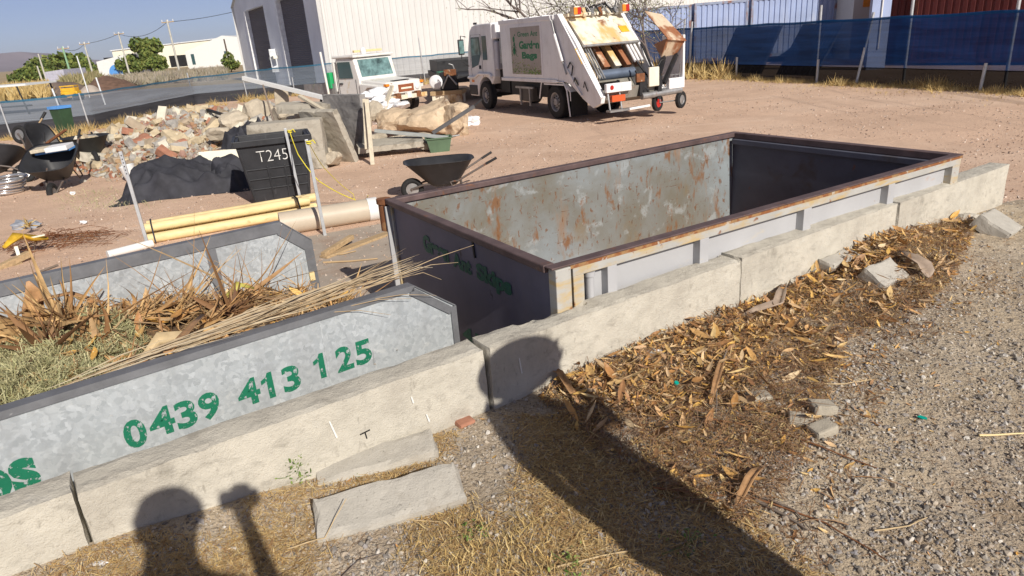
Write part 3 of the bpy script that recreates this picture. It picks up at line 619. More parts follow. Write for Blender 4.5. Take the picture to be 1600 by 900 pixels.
mound('soil_heap', 'dark soil heap behind the yellow roller', G(88, 66), 3.4, 3, 1.25, m_dark, 2)
mound('sand_heap', 'small pale sand heap between the soil and mulch heaps', G(129, 62), 1.5, 2, .85, m_pale, 3)
mound('weed_bank', 'straw coloured weedy bank left of the dark soil heap', G(30, 75), 6, 3, .9, m_field, 4)
# roller
t = thing('ride_on_roller', 'small yellow ride on roller parked in front of the soil heap', 'roller', G(101, 55), R(5))
mb = MB(); mb.box(-.6, .6, -.35, .35, .25, .70); mb.box(-.5, .5, -.3, .3, .70, .95); mb.build('body', m_yellow, t, bevel=.03)
for x in (-.45, .45):
    mb = MB(); mb.lathe((x, -.4, .26), (0, 1, 0), [(.001, 0), (.26, 0), (.26, .8), (.001, .8)]); mb.build('drum', m_black, t)
mb = MB(); mb.box(-.55, .5, -.4, .4, 1.05, 1.12)
for x in (-.5, .45):
    for y in (-.35, .35): mb.bar((x, y, .6), (x, y, 1.05), .05)
mb.build('canopy', m_yellow, t)
# posts, sign
for i, (x, Y, h, lab) in enumerate(((77, 40, 1.4, 'short white post beside the pale rubble beyond the fence'), (149, 46, 1.7, 'short white post in front of the brown mulch heap'), (128, 58, 3.2, 'tall pale post standing in the sand heap'))):
    p = G(x, Y); mb = MB(); mb.path([(0, 0, 0), (-.12, 0, h)], .05, 6); o = mb.build('marker_post', m_trim); o.location = p; tag(o, lab, 'post', 'pale posts beyond the fence')
def grass_band(name, x0, x1, Y0, Y1, n, h, seed, m=m_grass):
    rs = np.random.RandomState(seed); P = []
    for _ in range(n):
        Y = rs.uniform(Y0, Y1); p = G(rs.uniform(x0, x1), Y); P.append((p.x, p.y, 0))
    P = np.array(P); N = len(P); Rm = rots(N, rs, .35)
    V = [(-.12, 0, 0), (.12, 0, 0), (.02, .15, 1), (-.35, .1, .8), (.4, -.1, .75), (0, -.3, .7)]
    F = [(0, 1, 2), (0, 1, 3), (0, 1, 4), (0, 1, 5)]
    S = np.tile((rs.uniform(.4, 1.2, N)*h)[:, None], (1, 3)); o = scatter(name, V, F, m, P, Rm, S); tag(o, None, None, None, 'stuff'); return o
grass_band('tall_dry_grass', -10, 70, 62, 90, 1500, 1.3, 41)
grass_band('scrub', 150, 350, 75, 120, 2600, 1.0, 42, mat('scrub_leaves', (.3, .26, .2), .9, island=[(.26, .21, .15), (.42, .36, .28), (.2, .19, .12), (.34, .3, .27)]))
grass_band('field_grass', 95, 150, 85, 140, 900, 1.6, 44, mat('olive_grass', (.22, .2, .1), .9, island=[(.17, .17, .07), (.28, .24, .12), (.36, .3, .16)]))
# power poles and wires
def pole(label, x, Y, h, m, arm=True):
    p = G(x, Y); t = thing('power_pole', label, 'power pole', p, 0, 'power poles along the far road')
    mb = MB(); mb.path([(0, 0, 0), (-.12, 0, h)], .19, 8, True, .13); mb.build('pole', m, t)
    if arm:
        mb = MB(); mb.bar((-1.0, 0, h-.35), (.9, 0, h-.3), .14); mb.build('crossarm', m_wood, t)
        mb = MB()
        for q in (-.9, 0, .8): mb.tube((q, 0, h-.25), (q, 0, h+.05), .07, 6)
        mb.build('insulator', m_trim, t)
    return p+Vector((-.12, 0, h-.3))
m_polg = mat('green_treated_pole', (.25, .42, .26), .8); m_polw = mat('grey_pole', (.48, .47, .42), .8)
def polh(xt, yt, Y): return atd(xt, yt, Y).z
W = []
W.append(pole('slim power pole in front of the left part of the hedge', 69, 150, polh(61, 84, 150), m_polw, False))
W.append(pole('green stained power pole nearest the dark hedge', 109, 118, polh(95, 73, 118), m_polg))
W.append(pole('grey power pole right of the hedge', 143, 135, polh(129, 66, 135), m_polw))
W.append(pole('tall faint power pole above the low white shed', 199, 140, polh(189, 50, 140), m_polw))
W.append(pole('tallest power pole, right of the tall distant tree', 277, 115, polh(262, 31, 115), m_polw))
W.append(pole('dark short pole in front of the white gabled hall', 357, 130, polh(350, 61, 130), m_bark, False))
pole('short pale pole among the hedge trees', 62, 140, polh(56, 103, 140), m_polw, False)
W2 = [W[1], W[2], W[3], W[4], Vector((-32, 118, 10.5))]
PLB = iter(['thin power line from the green pole to the grey pole', 'thin power line from the grey pole to the faint pole', 'thin power line between the faint pole and the tallest pole', 'thin power line from the tallest pole to the big shed'])
for a, b in zip(W2[:-1], W2[1:]):
    for dz in (0,):
        mb = MB(); pts = [a.lerp(b, k/10)+Vector((0, 0, -2.2*(1-(2*k/10-1)**2)*(a-b).length/60)) for k in range(11)]; mb.path(pts, .035, 4)
        o = mb.build('power_line', m_black); tag(o, next(PLB), 'wire', 'power lines in the sky')

# ================================================================== CONCRETE BARRIER
blocks = [(-4.05, -1.938, .925, 'worn concrete barrier block at the lower left corner, chipped beside its joint', 11, 0),
          (-1.93, -.01, .915, 'long concrete barrier block below the phone number, small dark staple in its face', 12, 0),
          (.01, 2.075, .92, 'concrete barrier block below the corner of the big grey skip, chipped at its top edge', 13, .012),
          (2.09, 4.08, .925, 'smooth pale concrete barrier block halfway along the big grey skip', 14, 0),
          (4.095, 6.10, .93, 'concrete barrier block at the far right end of the wall', 15, .01)]
for a, b, h, lab, sd_i, off in blocks:
    t = thing('barrier_block', lab, 'concrete block', bt((a+b)/2, -.09+off, 0), BA+R((0, .2, -.2, 0, .15)[sd_i-11]), 'concrete barrier blocks')
    me = rough_box(b-a, .18, h, .035, .005, sd_i, .008); o = link('block', me, t, [m_conc])
    if sd_i == 13:
        for v in me.vertices:   # broken away back edge
            if v.co.z > h-.05 and v.co.y > .05 and -.75 < v.co.x < -.25: v.co.z -= .022+.02*noise.noise(v.co*14)
    marks = {12: [(.07, .83, .02, .10), (.57, .67, .01, .05), (.50, .80, .006, .04)], 13: [(-.85, .80, .01, .10)], 11: []}.get(sd_i, [])
    for (x, z, dx, L) in marks:
        mb = MB(); mb.add([(x, -.098, z), (x+.007, -.098, z), (x+dx+.009, -.098, z-L), (x+dx, -.098, z-L)], [(0, 3, 2, 1)]); mb.build('chalk_mark', m_chalk, t)
    if sd_i == 12:
        mb = MB(); x = .235; z = .70; mb.bar((x-.026, -.1, z), (x+.026, -.1, z+.006), .005); mb.bar((x, -.1, z), (x+.004, -.1, z-.035), .005); mb.build('staple', m_black, t)

# ================================================================== BIG GREY SKIP
SA = R(30.3); sk = thing('skip_bin', 'big empty grey skip with rusty stained inside and oxide red rim behind the barrier', 'skip bin', (.27, 3.82, 0), SA)
L1, W1, H1 = 4.47, 2.60, 1.175
mb = MB(); mb.box(.04, L1-.04, W1-.035, W1-.02, .15, H1-.01); mb.build('side_wall', m_skin, sk)
mb = MB(); mb.box(.04, L1-.04, .075, .095, .15, H1-.01); mb.build('side_wall', m_skin, sk)
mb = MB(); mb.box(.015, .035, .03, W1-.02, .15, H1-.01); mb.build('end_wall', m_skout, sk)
m_skend = mat('skip_end_inside_shade', (.10, .105, .14), .6, .1, var=.2, vs=2, patches=(((.08, .06, .05), 2.6, .56, .68, .7, (1, 1, 1)), (RUST, 10, .67, .72, .7, (1, 1, .5))))  # inside paint darkened: the end wall's shade is put into its colour
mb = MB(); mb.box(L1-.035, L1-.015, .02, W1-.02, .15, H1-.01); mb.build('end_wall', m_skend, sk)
mb = MB(); mb.box(.035, L1-.035, .095, W1-.035, .13, .15); mb.build('floor', m_rust, sk)
mb = MB()
mb.box(-.035, L1+.03, -.005, .075, H1-.008, H1+.004); mb.build('rim', m_rim, sk, bevel=.004)
mb = MB(); mb.box(-.035, L1+.03, W1-.065, W1+.02, H1-.045, H1+.006); mb.build('rim', m_rim, sk, bevel=.006)
mb = MB(); mb.box(-.04, .04, .075, W1-.065, H1-.045, H1+.006); mb.build('rim', m_rim, sk, bevel=.008)
mb = MB(); mb.box(L1-.06, L1+.03, .075, W1-.065, H1-.06, H1+.006); mb.build('rim', m_rim, sk, bevel=.006)
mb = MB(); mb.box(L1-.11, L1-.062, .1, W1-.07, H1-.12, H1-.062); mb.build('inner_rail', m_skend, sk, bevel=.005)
mb = MB(); mb.box(.12, L1+.01, -.002, .07, H1-.085, H1-.01); mb.build('top_rail', m_skcream, sk, bevel=.004)
mb = MB(); mb.box(.10, L1+.02, -.0045, .002, H1-.03, H1-.009); mb.build('rusty_lip', mat('rusty_lip_paint', (.34, .20, .09), .8, var=.3, vs=9, patches=((RUST, 9, .45, .55, .9, (1, 1, 1)), ((.5, .47, .4), 12, .58, .64, .8, (1, 1, 1)))), sk)
mb = MB(); mb.box(.12, L1+.01, -.002, .072, .12, .22); mb.build('bottom_rail', m_skpan, sk)
mb = MB(); mb.box(.13, L1, .062, .074, .2, H1-.08); mb.build('panel', m_skpan, sk)
for a, b in ((.12, .20), (.385, .46), (1.19, 1.275), (2.285, 2.375), (3.375, 3.465), (4.35, 4.47)):
    mb = MB(); mb.box(a, b, -.003, .062, .22, H1-.084); mb.build('post', m_skcream if b < .3 or b > 4.4 else m_skpan, sk, bevel=.003)
mb = MB(); mb.box(-.012, .10, -.01, .07, .05, H1-.012); mb.build('corner_post', m_skcream, sk, bevel=.005)
mb = MB(); mb.box(-.006, .10, W1-.04, W1+.02, .03, H1-.05); mb.build('corner_post', m_skcream, sk, bevel=.005)
mb = MB(); mb.box(-.05, .0, W1-.005, W1+.025, .03, H1-.06); mb.build('corner_post', m_skpan, sk, bevel=.004)
mb = MB(); mb.tube((.265, .025, .15), (.265, .025, H1-.095), .026, 14); mb.tube((.265, .025, H1-.12), (.265, .025, H1-.09), .034, 14); mb.build('drop_pin_pipe', m_skpan, sk)
mb = MB(); mb.tube((-.02, W1+.09, H1-.30), (-.02, W1+.09, H1-.02), .055, 16); mb.build('hinge_tube', m_rust, sk)
mb = MB(); mb.tube((-.02, W1+.09, H1-.05), (-.02, W1+.09, H1-.005), .068, 16); mb.build('hinge_collar', m_rust, sk)
mb = MB(); mb.box(-.05, .02, W1+.0, W1+.08, H1-.30, H1-.25); mb.box(-.05, .02, W1+.0, W1+.08, H1-.1, H1-.06); mb.build('hinge_bracket', m_rust, sk)
# lettering on the shaded end wall: reads from the far corner towards the near one
TE = Matrix(((0, 0, -1, .012), (-1, 0, 0, 0), (0, 1, 0, 0), (0, 0, 0, 1)))
def endT(y, z, e=.010): return Matrix(((0, 0, -1, e), (-1, 0, 0, y), (0, 1, 0, z), (0, 0, 0, 1)))
def slab_text(s, mt, parent, T, width, height):
    """heavy western lettering: bold letters with slab feet"""
    return text_mesh('lettering', s, mt, parent, T, width, height, offset=.055)
slab_text('Green', m_txtd, sk, endT(1.97, .83), .47, .15)
slab_text('Ant', m_txtd, sk, endT(1.43, .825), .30, .125)
slab_text('Skips', m_txtd, sk, endT(1.05, .79), .49, .165)
text_mesh('phone_number', '0439 413 125', m_txtd, sk, endT(2.1, .20), 1.75, .15, offset=.04)
mb = MB(); mb.bar((.012, 1.07, H1-.06), (.011, 1.05, H1-.19), .012, .02); mb.build('tar_drip', m_black, sk)

# ================================================================== GALVANISED SKIP WITH THE PHONE NUMBER
GA = R(36.2); gs = thing('skip_bin', 'galvanised skip heaped with palm waste, green phone number on its side', 'skip bin', (-.60, 3.91, 0), GA)
H2 = 1.10; LF = -4.3
def plate(y, flip, th=.006):
    poly = [(LF, 0, .12), (.275, 0, .12), (.275, 0, .89), (0, 0, H2), (LF, 0, H2)]
    mb = MB(); mb.prism([(a, y, c) for a, _, c in poly], (0, th, 0)); return mb
plate(0, 1).build('side_wall', m_galv, gs)
WG = 2.33
# far wall is set back at its own angle: same skip, slightly splayed
def farp(s): return (-.05+s, WG)
mb = MB(); F0 = .02; mb.prism([(LF, WG, .12), (F0+.235, WG, .12), (F0+.235, WG, .89), (F0, WG, H2), (LF, WG, H2)], (0, .006, 0)); mb.build('side_wall', m_galv, gs)
mb = MB(); mb.box(LF, .25, .006, WG, .12, .135); mb.build('floor', m_galvf, gs)
mb = MB(); mb.box(.262, .268, .01, WG-.01, .135, .30); mb.build('end_gate', m_galvf, gs)
def edge_frame(y0, x1, d, name='edge_frame'):
    """angle iron along the top edge: flange on top and a lip down the face d (-1 near side, 1 far side faces in)"""
    c0, c1 = (x1, H2), (x1+.235+(.04 if y0 < 1 else 0), .89)
    mb = MB()
    mb.box(LF, c0[0], y0-.012, y0+.065, H2, H2+.008)
    mb.box(LF, c0[0], y0-.012 if y0 < 1 else y0-.014, y0-.002 if y0 < 1 else y0-.002, H2-.03 if y0 < 1 else H2-.085, H2)
    mb.build(name, m_galvf, gs)
    a = Vector((c0[0], y0+.026, H2+.004)); b = Vector((c1[0], y0+.026, c1[1]+.004))
    mb = MB(); mb.bar(a, b, .078, .008, up=(1, 0, 1)); mb.bar(a+Vector((-.02, -.033 if y0 < 1 else -.036, -.03 if y0 < 1 else -.06)), b+Vector((-.03, -.033 if y0 < 1 else -.036, -.03 if y0 < 1 else -.05)), .010, .05 if y0 < 1 else .10, up=(1, 0, 1)); mb.build(name, m_galvf, gs)
    mb = MB(); mb.box(c1[0], c1[0]+.008, y0-.012, y0+.065, .12, c1[1]); mb.box(c1[0]-.035 if y0 < 1 else c1[0]-.07, c1[0], y0-.014, y0-.004, .12, c1[1]+.0); mb.build(name, m_galvf, gs)
edge_frame(0, 0, -1); edge_frame(WG, F0, 1)
mb = MB(); mb.box(-.63, -.55, WG-.010, WG-.001, .14, H2-.085); mb.build('stiffener', m_galvf, gs)
mb = MB(); mb.box(-.612, -.606, -.003, -.001, .14, H2-.03); mb.build('weld_seam', mat('seam_zinc', (.50, .53, .55), .5, .3, var=.3, vs=20), gs)
mb = MB(); mb.box(.18, .225, WG-.03, WG-.012, .52, .60); mb.build('yellow_tie', m_yel, gs)
def faceT(x, z, rot=0): 
    c, s = math.cos(rot), math.sin(rot)
    return Matrix(((c, -s, 0, x), (0, 0, -1, -.0025), (s, c, 0, z), (0, 0, 0, 1)))
# digits stencilled one by one
DG = {}
for ch, x, z, wd in (('0', -1.67, .707, .088), ('4', -1.555, .722, .105), ('3', -1.43, .715, .088), ('9', -1.315, .715, .090), ('4', -1.12, .715, .105), ('1', -.985, .712, .05), ('3', -.875, .708, .088), ('1', -.685, .72, .05), ('2', -.555, .715, .092), ('5', -.435, .713, .092)):
    if ch == '1':
        mb = MB(); h = .155; mb.add([(.026, 0, 0), (.060, 0, 0), (.060, h, 0), (.036, h, 0), (.026, h*.86, 0), (-.004, h*.76, 0), (-.004, h*.60, 0), (.026, h*.68, 0)], [(0, 1, 2, 3, 4, 5, 6, 7)]); o = mb.build('digit', m_txt, gs); o.matrix_local = faceT(x, z)
    else: text_mesh('digit', ch, m_txt, gs, faceT(x, z), wd*1.13, .155, offset=.032)
text_mesh('lettering', 'ps', m_txt, gs, faceT(-2.27, .62), .24, .24, offset=.04)

# ---- waste heap inside: stuff filling plus single recognisable pieces
gsM = Matrix.Translation((-.60, 3.91, 0)) @ Matrix.Rotation(GA, 4, 'Z')
def heap_z(x, y):
    """waste level in the skip's own frame"""
    z = .80+.16*math.exp(-((x+1.75)/.8)**2)-.18*sstep(-1.0, .2, x)
    z += .10*noise.noise(Vector((x*2.2, y*2.2, 1)))+.05*noise.noise(Vector((x*7, y*7, 2)))
    z += -.16*sstep(1.3, 2.3, y)
    return z
mb = MB(); nx, ny = 90, 46; v = []
for i in range(nx+1):
    for j in range(ny+1):
        x = LF+.02+(.21-LF)*i/nx; y = .03+(WG-.06)*j/ny; v.append(tuple(gsM @ Vector((x, y, heap_z(x, y)-.06))))
mb.add(v, [(i*(ny+1)+j, (i+1)*(ny+1)+j, (i+1)*(ny+1)+j+1, i*(ny+1)+j+1) for i in range(nx) for j in range(ny)], True)
tag(mb.build('waste_fill', mat('waste_base', (.14, .09, .05), 1, var=.4, vs=12, bump=1, bs=60)), None, None, None, 'stuff')
def in_skip(n, rs, x0, x1, y0, y1, dz=0):
    P = np.zeros((n, 3))
    for i in range(n):
        x, y = rs.uniform(x0, x1), rs.uniform(y0, y1); P[i] = gsM @ Vector((x, y, heap_z(x, y)+dz+rs.uniform(-.04, .05)))
    return P
rs = np.random.RandomState(3)
P = in_skip(5200, rs, -4.2, .18, .05, WG-.06); N = len(P); s = rs.uniform(.03, .13, N)
tag(scatter('dry_waste', STR_V, STR_F, m_frond, P, rots(N, rs, .5), np.stack([s, s*rs.uniform(.6, 1.6, N), s], 1)), None, None, None, 'stuff')
P = in_skip(900, rs, -3.0, .18, .05, WG-.06, .01); N = len(P); s = rs.uniform(.03, .09, N)
tag(scatter('waste_leaves', LEAF_V, LEAF_F, m_leaf, P, rots(N, rs, .5), np.stack([s, s, s], 1)), None, None, None, 'stuff')
# soft cut greenery, near side of the heap
FV = [(-1, 0, 0), (1, 0, .25), (1, .05, .25), (-1, .07, 0), (-.3, .0, .1), (.2, .5, .3), (.25, .45, .3), (-.1, -.45, .25), (-.05, -.5, .25), (.4, .03, .2)]
FF = [(0, 1, 2, 3), (4, 5, 6), (4, 7, 8), (9, 5, 6)]
def fern_cluster(n, x0, x1, y0, y1, dz, seed, name='cut_greenery_mass', m=m_fern, sz=(.02, .07)):
    rs = np.random.RandomState(seed); P = np.zeros((n, 3))
    for i in range(n):
        x, y = rs.uniform(x0, x1), rs.uniform(y0, y1); q = 1-((x-(x0+x1)/2)/(x1-x0)*2)**2; q2 = 1-((y-(y0+y1)/2)/(y1-y0)*2)**2
        P[i] = gsM @ Vector((x, y, heap_z(x, y)-.03+(dz+.05*noise.noise(Vector((x*6, y*6, 0))))*max(0, q)**.5*max(0, q2)**.5*rs.uniform(.5, 1)))
    s = rs.uniform(*sz, n)
    return tag(scatter(name, FV, FF, m, P, rots(n, rs, .8), np.stack([s, s, s], 1)), None, None, None, 'stuff')
fern_cluster(9000, -3.3, -1.55, .05, .95, .15, 5)
fern_cluster(5000, -2.6, -1.35, .75, 1.5, .12, 6)
fern_cluster(2500, -3.6, -2.7, 1.2, 2.1, .1, 7, 'grey_brush', m_palm)
# palm sheath clusters standing out of the heap (each a thing)
def frond(label, c, dirs, n, L, seed, group, m=m_frond, width=.022, curl=.3, spread=.5):
    rr = random.Random(seed); t = thing('palm_frond', label, 'palm frond', c, 0, group)
    base = Vector(dirs).normalized()
    mb = MB()
    for k in range(int(n*1.9)):
        d = (base+Vector((rr.gauss(0, spread), rr.gauss(0, spread), rr.gauss(0, spread)*.6))).normalized(); ln = L*rr.uniform(.3, 1.08)
        side = d.cross(Vector((rr.gauss(0, 1), rr.gauss(0, 1), rr.gauss(0, 1)))).normalized(); bend = Vector((rr.gauss(0, 1), rr.gauss(0, 1), rr.gauss(0, 1)))*curl*1.35*ln
        v = []; wd = width*rr.choice((.25, .35, .5, .8, 1.2)); o = Vector((rr.gauss(0, .03), rr.gauss(0, .03), rr.gauss(0, .015)))
        for i in range(6):
            q = i/5; p = o+d*ln*q+bend*q*q; ww = wd*(.5+1.2*q*(1-q)*2)*(1-q**4)+.0008
            v += [p-side*ww, p+side*ww, p+d.cross(side)*ww*.5]
        f = []
        for i in range(5): f += [(3*i, 3*i+3, 3*i+5, 3*i+2), (3*i+2, 3*i+5, 3*i+4, 3*i+1)]
        mb.add(v, f, True)
    mb.build('blades', m, t); return t
def gsl(x, y, dz=0): return gsM @ Vector((x, y, heap_z(x, y)+dz))
dd = gsM.to_3x3()
frond('tall spiky palm frond standing highest on the waste in front of the galvanised wall', gsl(-1.72, 1.35, .02), dd @ Vector((-.25, .1, .8)), 34, .42, 1, 'palm fronds in the galvanised skip', width=.02)
frond('fan of brown palm blades pointing right from the middle of the waste heap', gsl(-1.35, 1.15, .0), dd @ Vector((.8, .35, .12)), 24, .36, 2, 'palm fronds in the galvanised skip', width=.014, spread=.3)
frond('curled orange brown palm sheath tuft at the left of the spiky frond', gsl(-1.95, 1.45, .0), dd @ Vector((-.6, .4, .55)), 22, .34, 3, 'palm fronds in the galvanised skip', width=.026)
frond('loose tuft of brown blades lying against the near wall of the galvanised skip', gsl(-1.05, .85, .0), dd @ Vector((.8, -.3, .1)), 26, .4, 4, 'palm fronds in the galvanised skip', width=.013)
frond('tangle of curled brown palm strips at the right end of the waste', gsl(-.62, 1.4, .0), dd @ Vector((.5, .0, .02)), 30, .30, 5, 'palm fronds in the galvanised skip', width=.012, curl=.9, spread=.5)
frond('small upright brown twiggy tuft beside the chamfered corner of the far wall', gsl(-.1, 1.75, .05), dd @ Vector((.2, .2, .8)), 8, .2, 6, 'palm fronds in the galvanised skip', width=.007)
frond('dry brown blades fallen flat in the open end of the galvanised skip', gsl(-.15, 1.0, .02), dd @ Vector((.6, .2, .1)), 30, .4, 8, 'palm fronds in the galvanised skip', width=.010)
frond('dense low tuft of broken brown blades left of the middle of the waste', gsl(-1.62, 1.05, .02), dd @ Vector((.2, .1, .45)), 40, .24, 31, 'palm fronds in the galvanised skip', width=.018, curl=.6, spread=.8)
frond('matted brown blades lying behind the flat orange sheath strip', gsl(-1.1, 1.25, .04), dd @ Vector((.5, .2, .25)), 44, .28, 32, 'palm fronds in the galvanised skip', width=.014, curl=.6, spread=.7)
frond('curled dark brown blades near the yellow green pod', gsl(-.85, 1.0, .03), dd @ Vector((.2, .4, .3)), 40, .24, 33, 'palm fronds in the galvanised skip', mat('dark_fronds', (.2, .1, .05), .7, island=[(.16, .08, .04), (.30, .16, .07), (.12, .06, .03), (.4, .24, .12)]), width=.014, curl=.8, spread=.9)
frond('reddish brown blades bunched below the tall spiky frond', gsl(-1.85, 1.1, .02), dd @ Vector((-.1, .0, .5)), 40, .22, 34, 'palm fronds in the galvanised skip', mat('dark_fronds', (.2, .1, .05)), width=.016, curl=.7, spread=.9)
# broad sheath, pale torn sheet, bleached palm leaf over the rim
def strip_obj(name, label, cat, pts, wds, m, thick=.004, up=(0, 0, 1), cup=.3):
    pts = [Vector(p) for p in pts]; v = []; n = len(pts)
    for i, p in enumerate(pts):
        d = (pts[min(i+1, n-1)]-pts[max(i-1, 0)]).normalized(); s = d.cross(Vector(up)).normalized(); u = s.cross(d)
        w_ = wds[i]; v += [p-s*w_+u*w_*cup, p-s*w_*.4, p+s*w_*.4, p+s*w_+u*w_*cup]
    f = [(4*i+k, 4*i+4+k, 4*i+5+k, 4*i+1+k) for i in range(n-1) for k in range(3)]
    mb = MB(); c = pts[0].copy(); mb.add([q-c for q in v], f, True); o = mb.build(name, m); o.location = c; tag(o, label, cat)
    so = o.modifiers.new('thick', 'SOLIDIFY'); so.thickness = thick; return o
m_sheath = mat('palm_sheath', (.40, .23, .11), .6, var=.3, vs=12, stretch=(.5, 3, 1), patches=(((.2, .1, .05), 5, .55, .7, .6, (1, 1, 1)),)); m_shpale = mat('pale_palm_sheath', (.56, .43, .25), .75, var=.25, vs=9)
m_shgrey = mat('grey_palm_sheath', (.40, .31, .24), .7, var=.25, vs=9)
strip_obj('palm_sheath', 'flat orange brown palm sheath strip leaning out over the near rim', 'palm sheath', [at(262, 552, 1.11), at(285, 528, 1.10), at(305, 505, 1.08), at(318, 492, 1.05)], [.022, .026, .022, .012], m_sheath)
strip_obj('palm_sheath', 'crumpled pale torn leaf sheet in the middle of the waste heap', 'palm sheath', [gsl(-1.45, .38, .05), gsl(-1.35, .42, .09), gsl(-1.24, .35, .06), gsl(-1.16, .3, .03)], [.03, .07, .06, .01], m_shpale, cup=.8)
strip_obj('palm_sheath', 'broad rounded pinkish palm base at the left edge of the waste', 'palm sheath', [gsl(-2.95, .75, .03), gsl(-2.75, .82, .11), gsl(-2.55, .85, .10), gsl(-2.4, .85, .02)], [.09, .14, .13, .05], m_shgrey, cup=-.5)
strip_obj('palm_sheath', 'wide brown palm sheath standing up behind the spiky frond', 'palm sheath', [gsl(-1.9, 1.5, 0), gsl(-1.86, 1.52, .12), gsl(-1.83, 1.5, .24), gsl(-1.84, 1.48, .32)], [.05, .06, .045, .01], m_sheath, up=(.6, -.8, 0))
strip_obj('palm_sheath', 'orange palm sheath crossing the far rim above the spiky frond', 'palm sheath', [gsl(-1.95, 1.5, .12), gsl(-1.8, 1.45, .2), gsl(-1.65, 1.4, .17), gsl(-1.5, 1.3, .1)], [.012, .03, .026, .01], m_sheath)
strip_obj('yellow_pod', 'yellow green seed pod lying on the curled palm strips', 'seed pod', [gsl(-.8, 1.2, .1), gsl(-.7, 1.22, .13), gsl(-.6, 1.24, .12)], [.02, .045, .015], mat('pod_yellow', (.5, .45, .1), .6), cup=-.6)
t = thing('palm_leaf', 'long bleached palm leaf lying along the near rim and poking past the skip corner', 'palm leaf', at(60, 640, 1.12))
rr = random.Random(5); c0 = t.location.copy(); mb = MB()
A = gsM @ Vector((-1.9, .12, 1.08)); Bp = gsM @ Vector((.05, .12, 1.165)); 
for k in range(80):
    q0 = rr.uniform(0, .75); q1 = min(1.03, q0+rr.uniform(.3, .55)); p0 = A.lerp(Bp, q0)+Vector((rr.gauss(0, .02), rr.gauss(0, .02), rr.gauss(.0, .02))); p1 = A.lerp(Bp, q1)+dd @ Vector((0, rr.gauss(0, .05)*(1+q1), abs(rr.gauss(0, .035))*q1+.02*q1))
    mid = (p0+p1)/2+Vector((rr.gauss(0, .012), rr.gauss(0, .012), rr.gauss(.008, .01))); wd = rr.uniform(.002, .0045)
    side = dd @ Vector((0, 1, 0))
    v = [p0-c0-side*wd, p0-c0+side*wd, mid-c0-side*wd*1.3, mid-c0+side*wd*1.3+Vector((0, 0, wd)), p1-c0-side*.0006, p1-c0+side*.0006]
    mb.add(v, [(0, 2, 3, 1), (2, 4, 5, 3)], True)
mb.build('blades', m_palm, t)
mb = MB()
for e in ((740, 383, 1.22), (716, 410, 1.19), (676, 418, 1.2), (690, 437, 1.13)): mb.path([Bp-c0-dd @ Vector((.25, 0, .03)), Bp-c0+(at(*e)-Bp)*.45+Vector((0, 0, .01)), at(*e)-c0], .004, 5, True, .0012)
mb.build('blade_tips', m_palm, t)
for k, (x0_, x1_) in enumerate(((-.45, -.05), (-.3, .12), (-.55, -.2))):
    mb = MB(); a = gsM @ Vector((x0_, -.005, 1.10)); b = gsM @ Vector((x1_, -.06, 1.05-.03*k)); mb.path([a-c0, (a+b)/2-c0+Vector((0, 0, .02)), b-c0], .003, 5, True, .001); mb.build('blade', m_palm, t)

# ================================================================== LOOSE BLOCKS ON THE GRAVEL
def loose_block(label, c, L, W_, H_, rz, seed, m=m_conc_d, tilt=(0, 0), name='kerb_block', cat='concrete block', group=None, res=.03):
    me = rough_box(L, W_, H_, res, .005 if H_ < .1 else .009, seed, .014); o = link(name, me, None, [m]); o.location = c; o.rotation_euler = (tilt[0], tilt[1], rz); return tag(o, label, cat, group)
m_kerb = mat('kerb_concrete', (.45, .425, .375), .92, var=.12, vs=5, patches=(((.24, .21, .17), 5, .52, .68, .55, (1, 1, 1)), ((.12, .11, .09), 70, .62, .68, .6, (1, 1, 1))), bump=.5, bs=110)
p = (at(607, 768, .62)); loose_block('nearer of two old kerb blocks lying below the barrier, fully bared', (p.x, p.y, .49), .66, .215, .135, R(17.5), 21, m_kerb, (R(20), 0))
p = (at(588, 706, .60)); loose_block('half buried old kerb block lying between its twin and the barrier', (p.x, p.y-.0, .475), .60, .18, .12, R(19), 22, m_kerb, (R(8), R(-1)))
for x, y, L, W_, H_, rz, lab, sdn, tl in ((1185, 616, .125, .09, .045, 5, 'small pale paver piece lying alone beside the leaf litter', 31, (0, 0)), (1251, 652, .12, .09, .05, -20, 'paver piece left of its two neighbours in the group of three', 32, (.1, .1)), (1284, 634, .125, .10, .06, 5, 'farthest paver piece in the group of three on the gravel', 33, (0, .15)), (1286, 665, .13, .09, .055, 18, 'nearest paver piece in the group of three on the gravel', 34, (.05, -.1))):
    p = at(x, y, .58); loose_block(lab, (p.x, p.y, gxy(p.x, p.y)-.006), L, W_, H_, R(rz), sdn, m_paver, tl, 'paver_piece', 'paver', 'broken pavers on the gravel', .012)
for x, y, L, W_, H_, rz, lab, sdn, tl in ((1552, 347, .46, .30, .13, 42, 'tilted concrete block under the right end of the barrier', 41, (.5, .1)), (1374, 428, .34, .20, .11, 32, 'tilted concrete block half buried in the leaf litter', 42, (.55, .0)), (1308, 413, .38, .14, .09, 33, 'long low concrete piece almost hidden by leaves', 43, (.2, 0)), (1505, 330, .3, .15, .08, 30, 'grey concrete rubble piece against the foot of the last barrier block', 44, (0, .2)), (1010, 548, .2, .1, .05, 30, 'pale stone scrap against the barrier foot beside the leaf heap', 45, (.2, 0))):
    p = at(x, y, .62); loose_block(lab, (p.x, p.y, gxy(p.x, p.y)-.03), L, W_, H_, R(rz), sdn, m_kerb, tl, 'concrete_piece', 'concrete piece', None, .025)
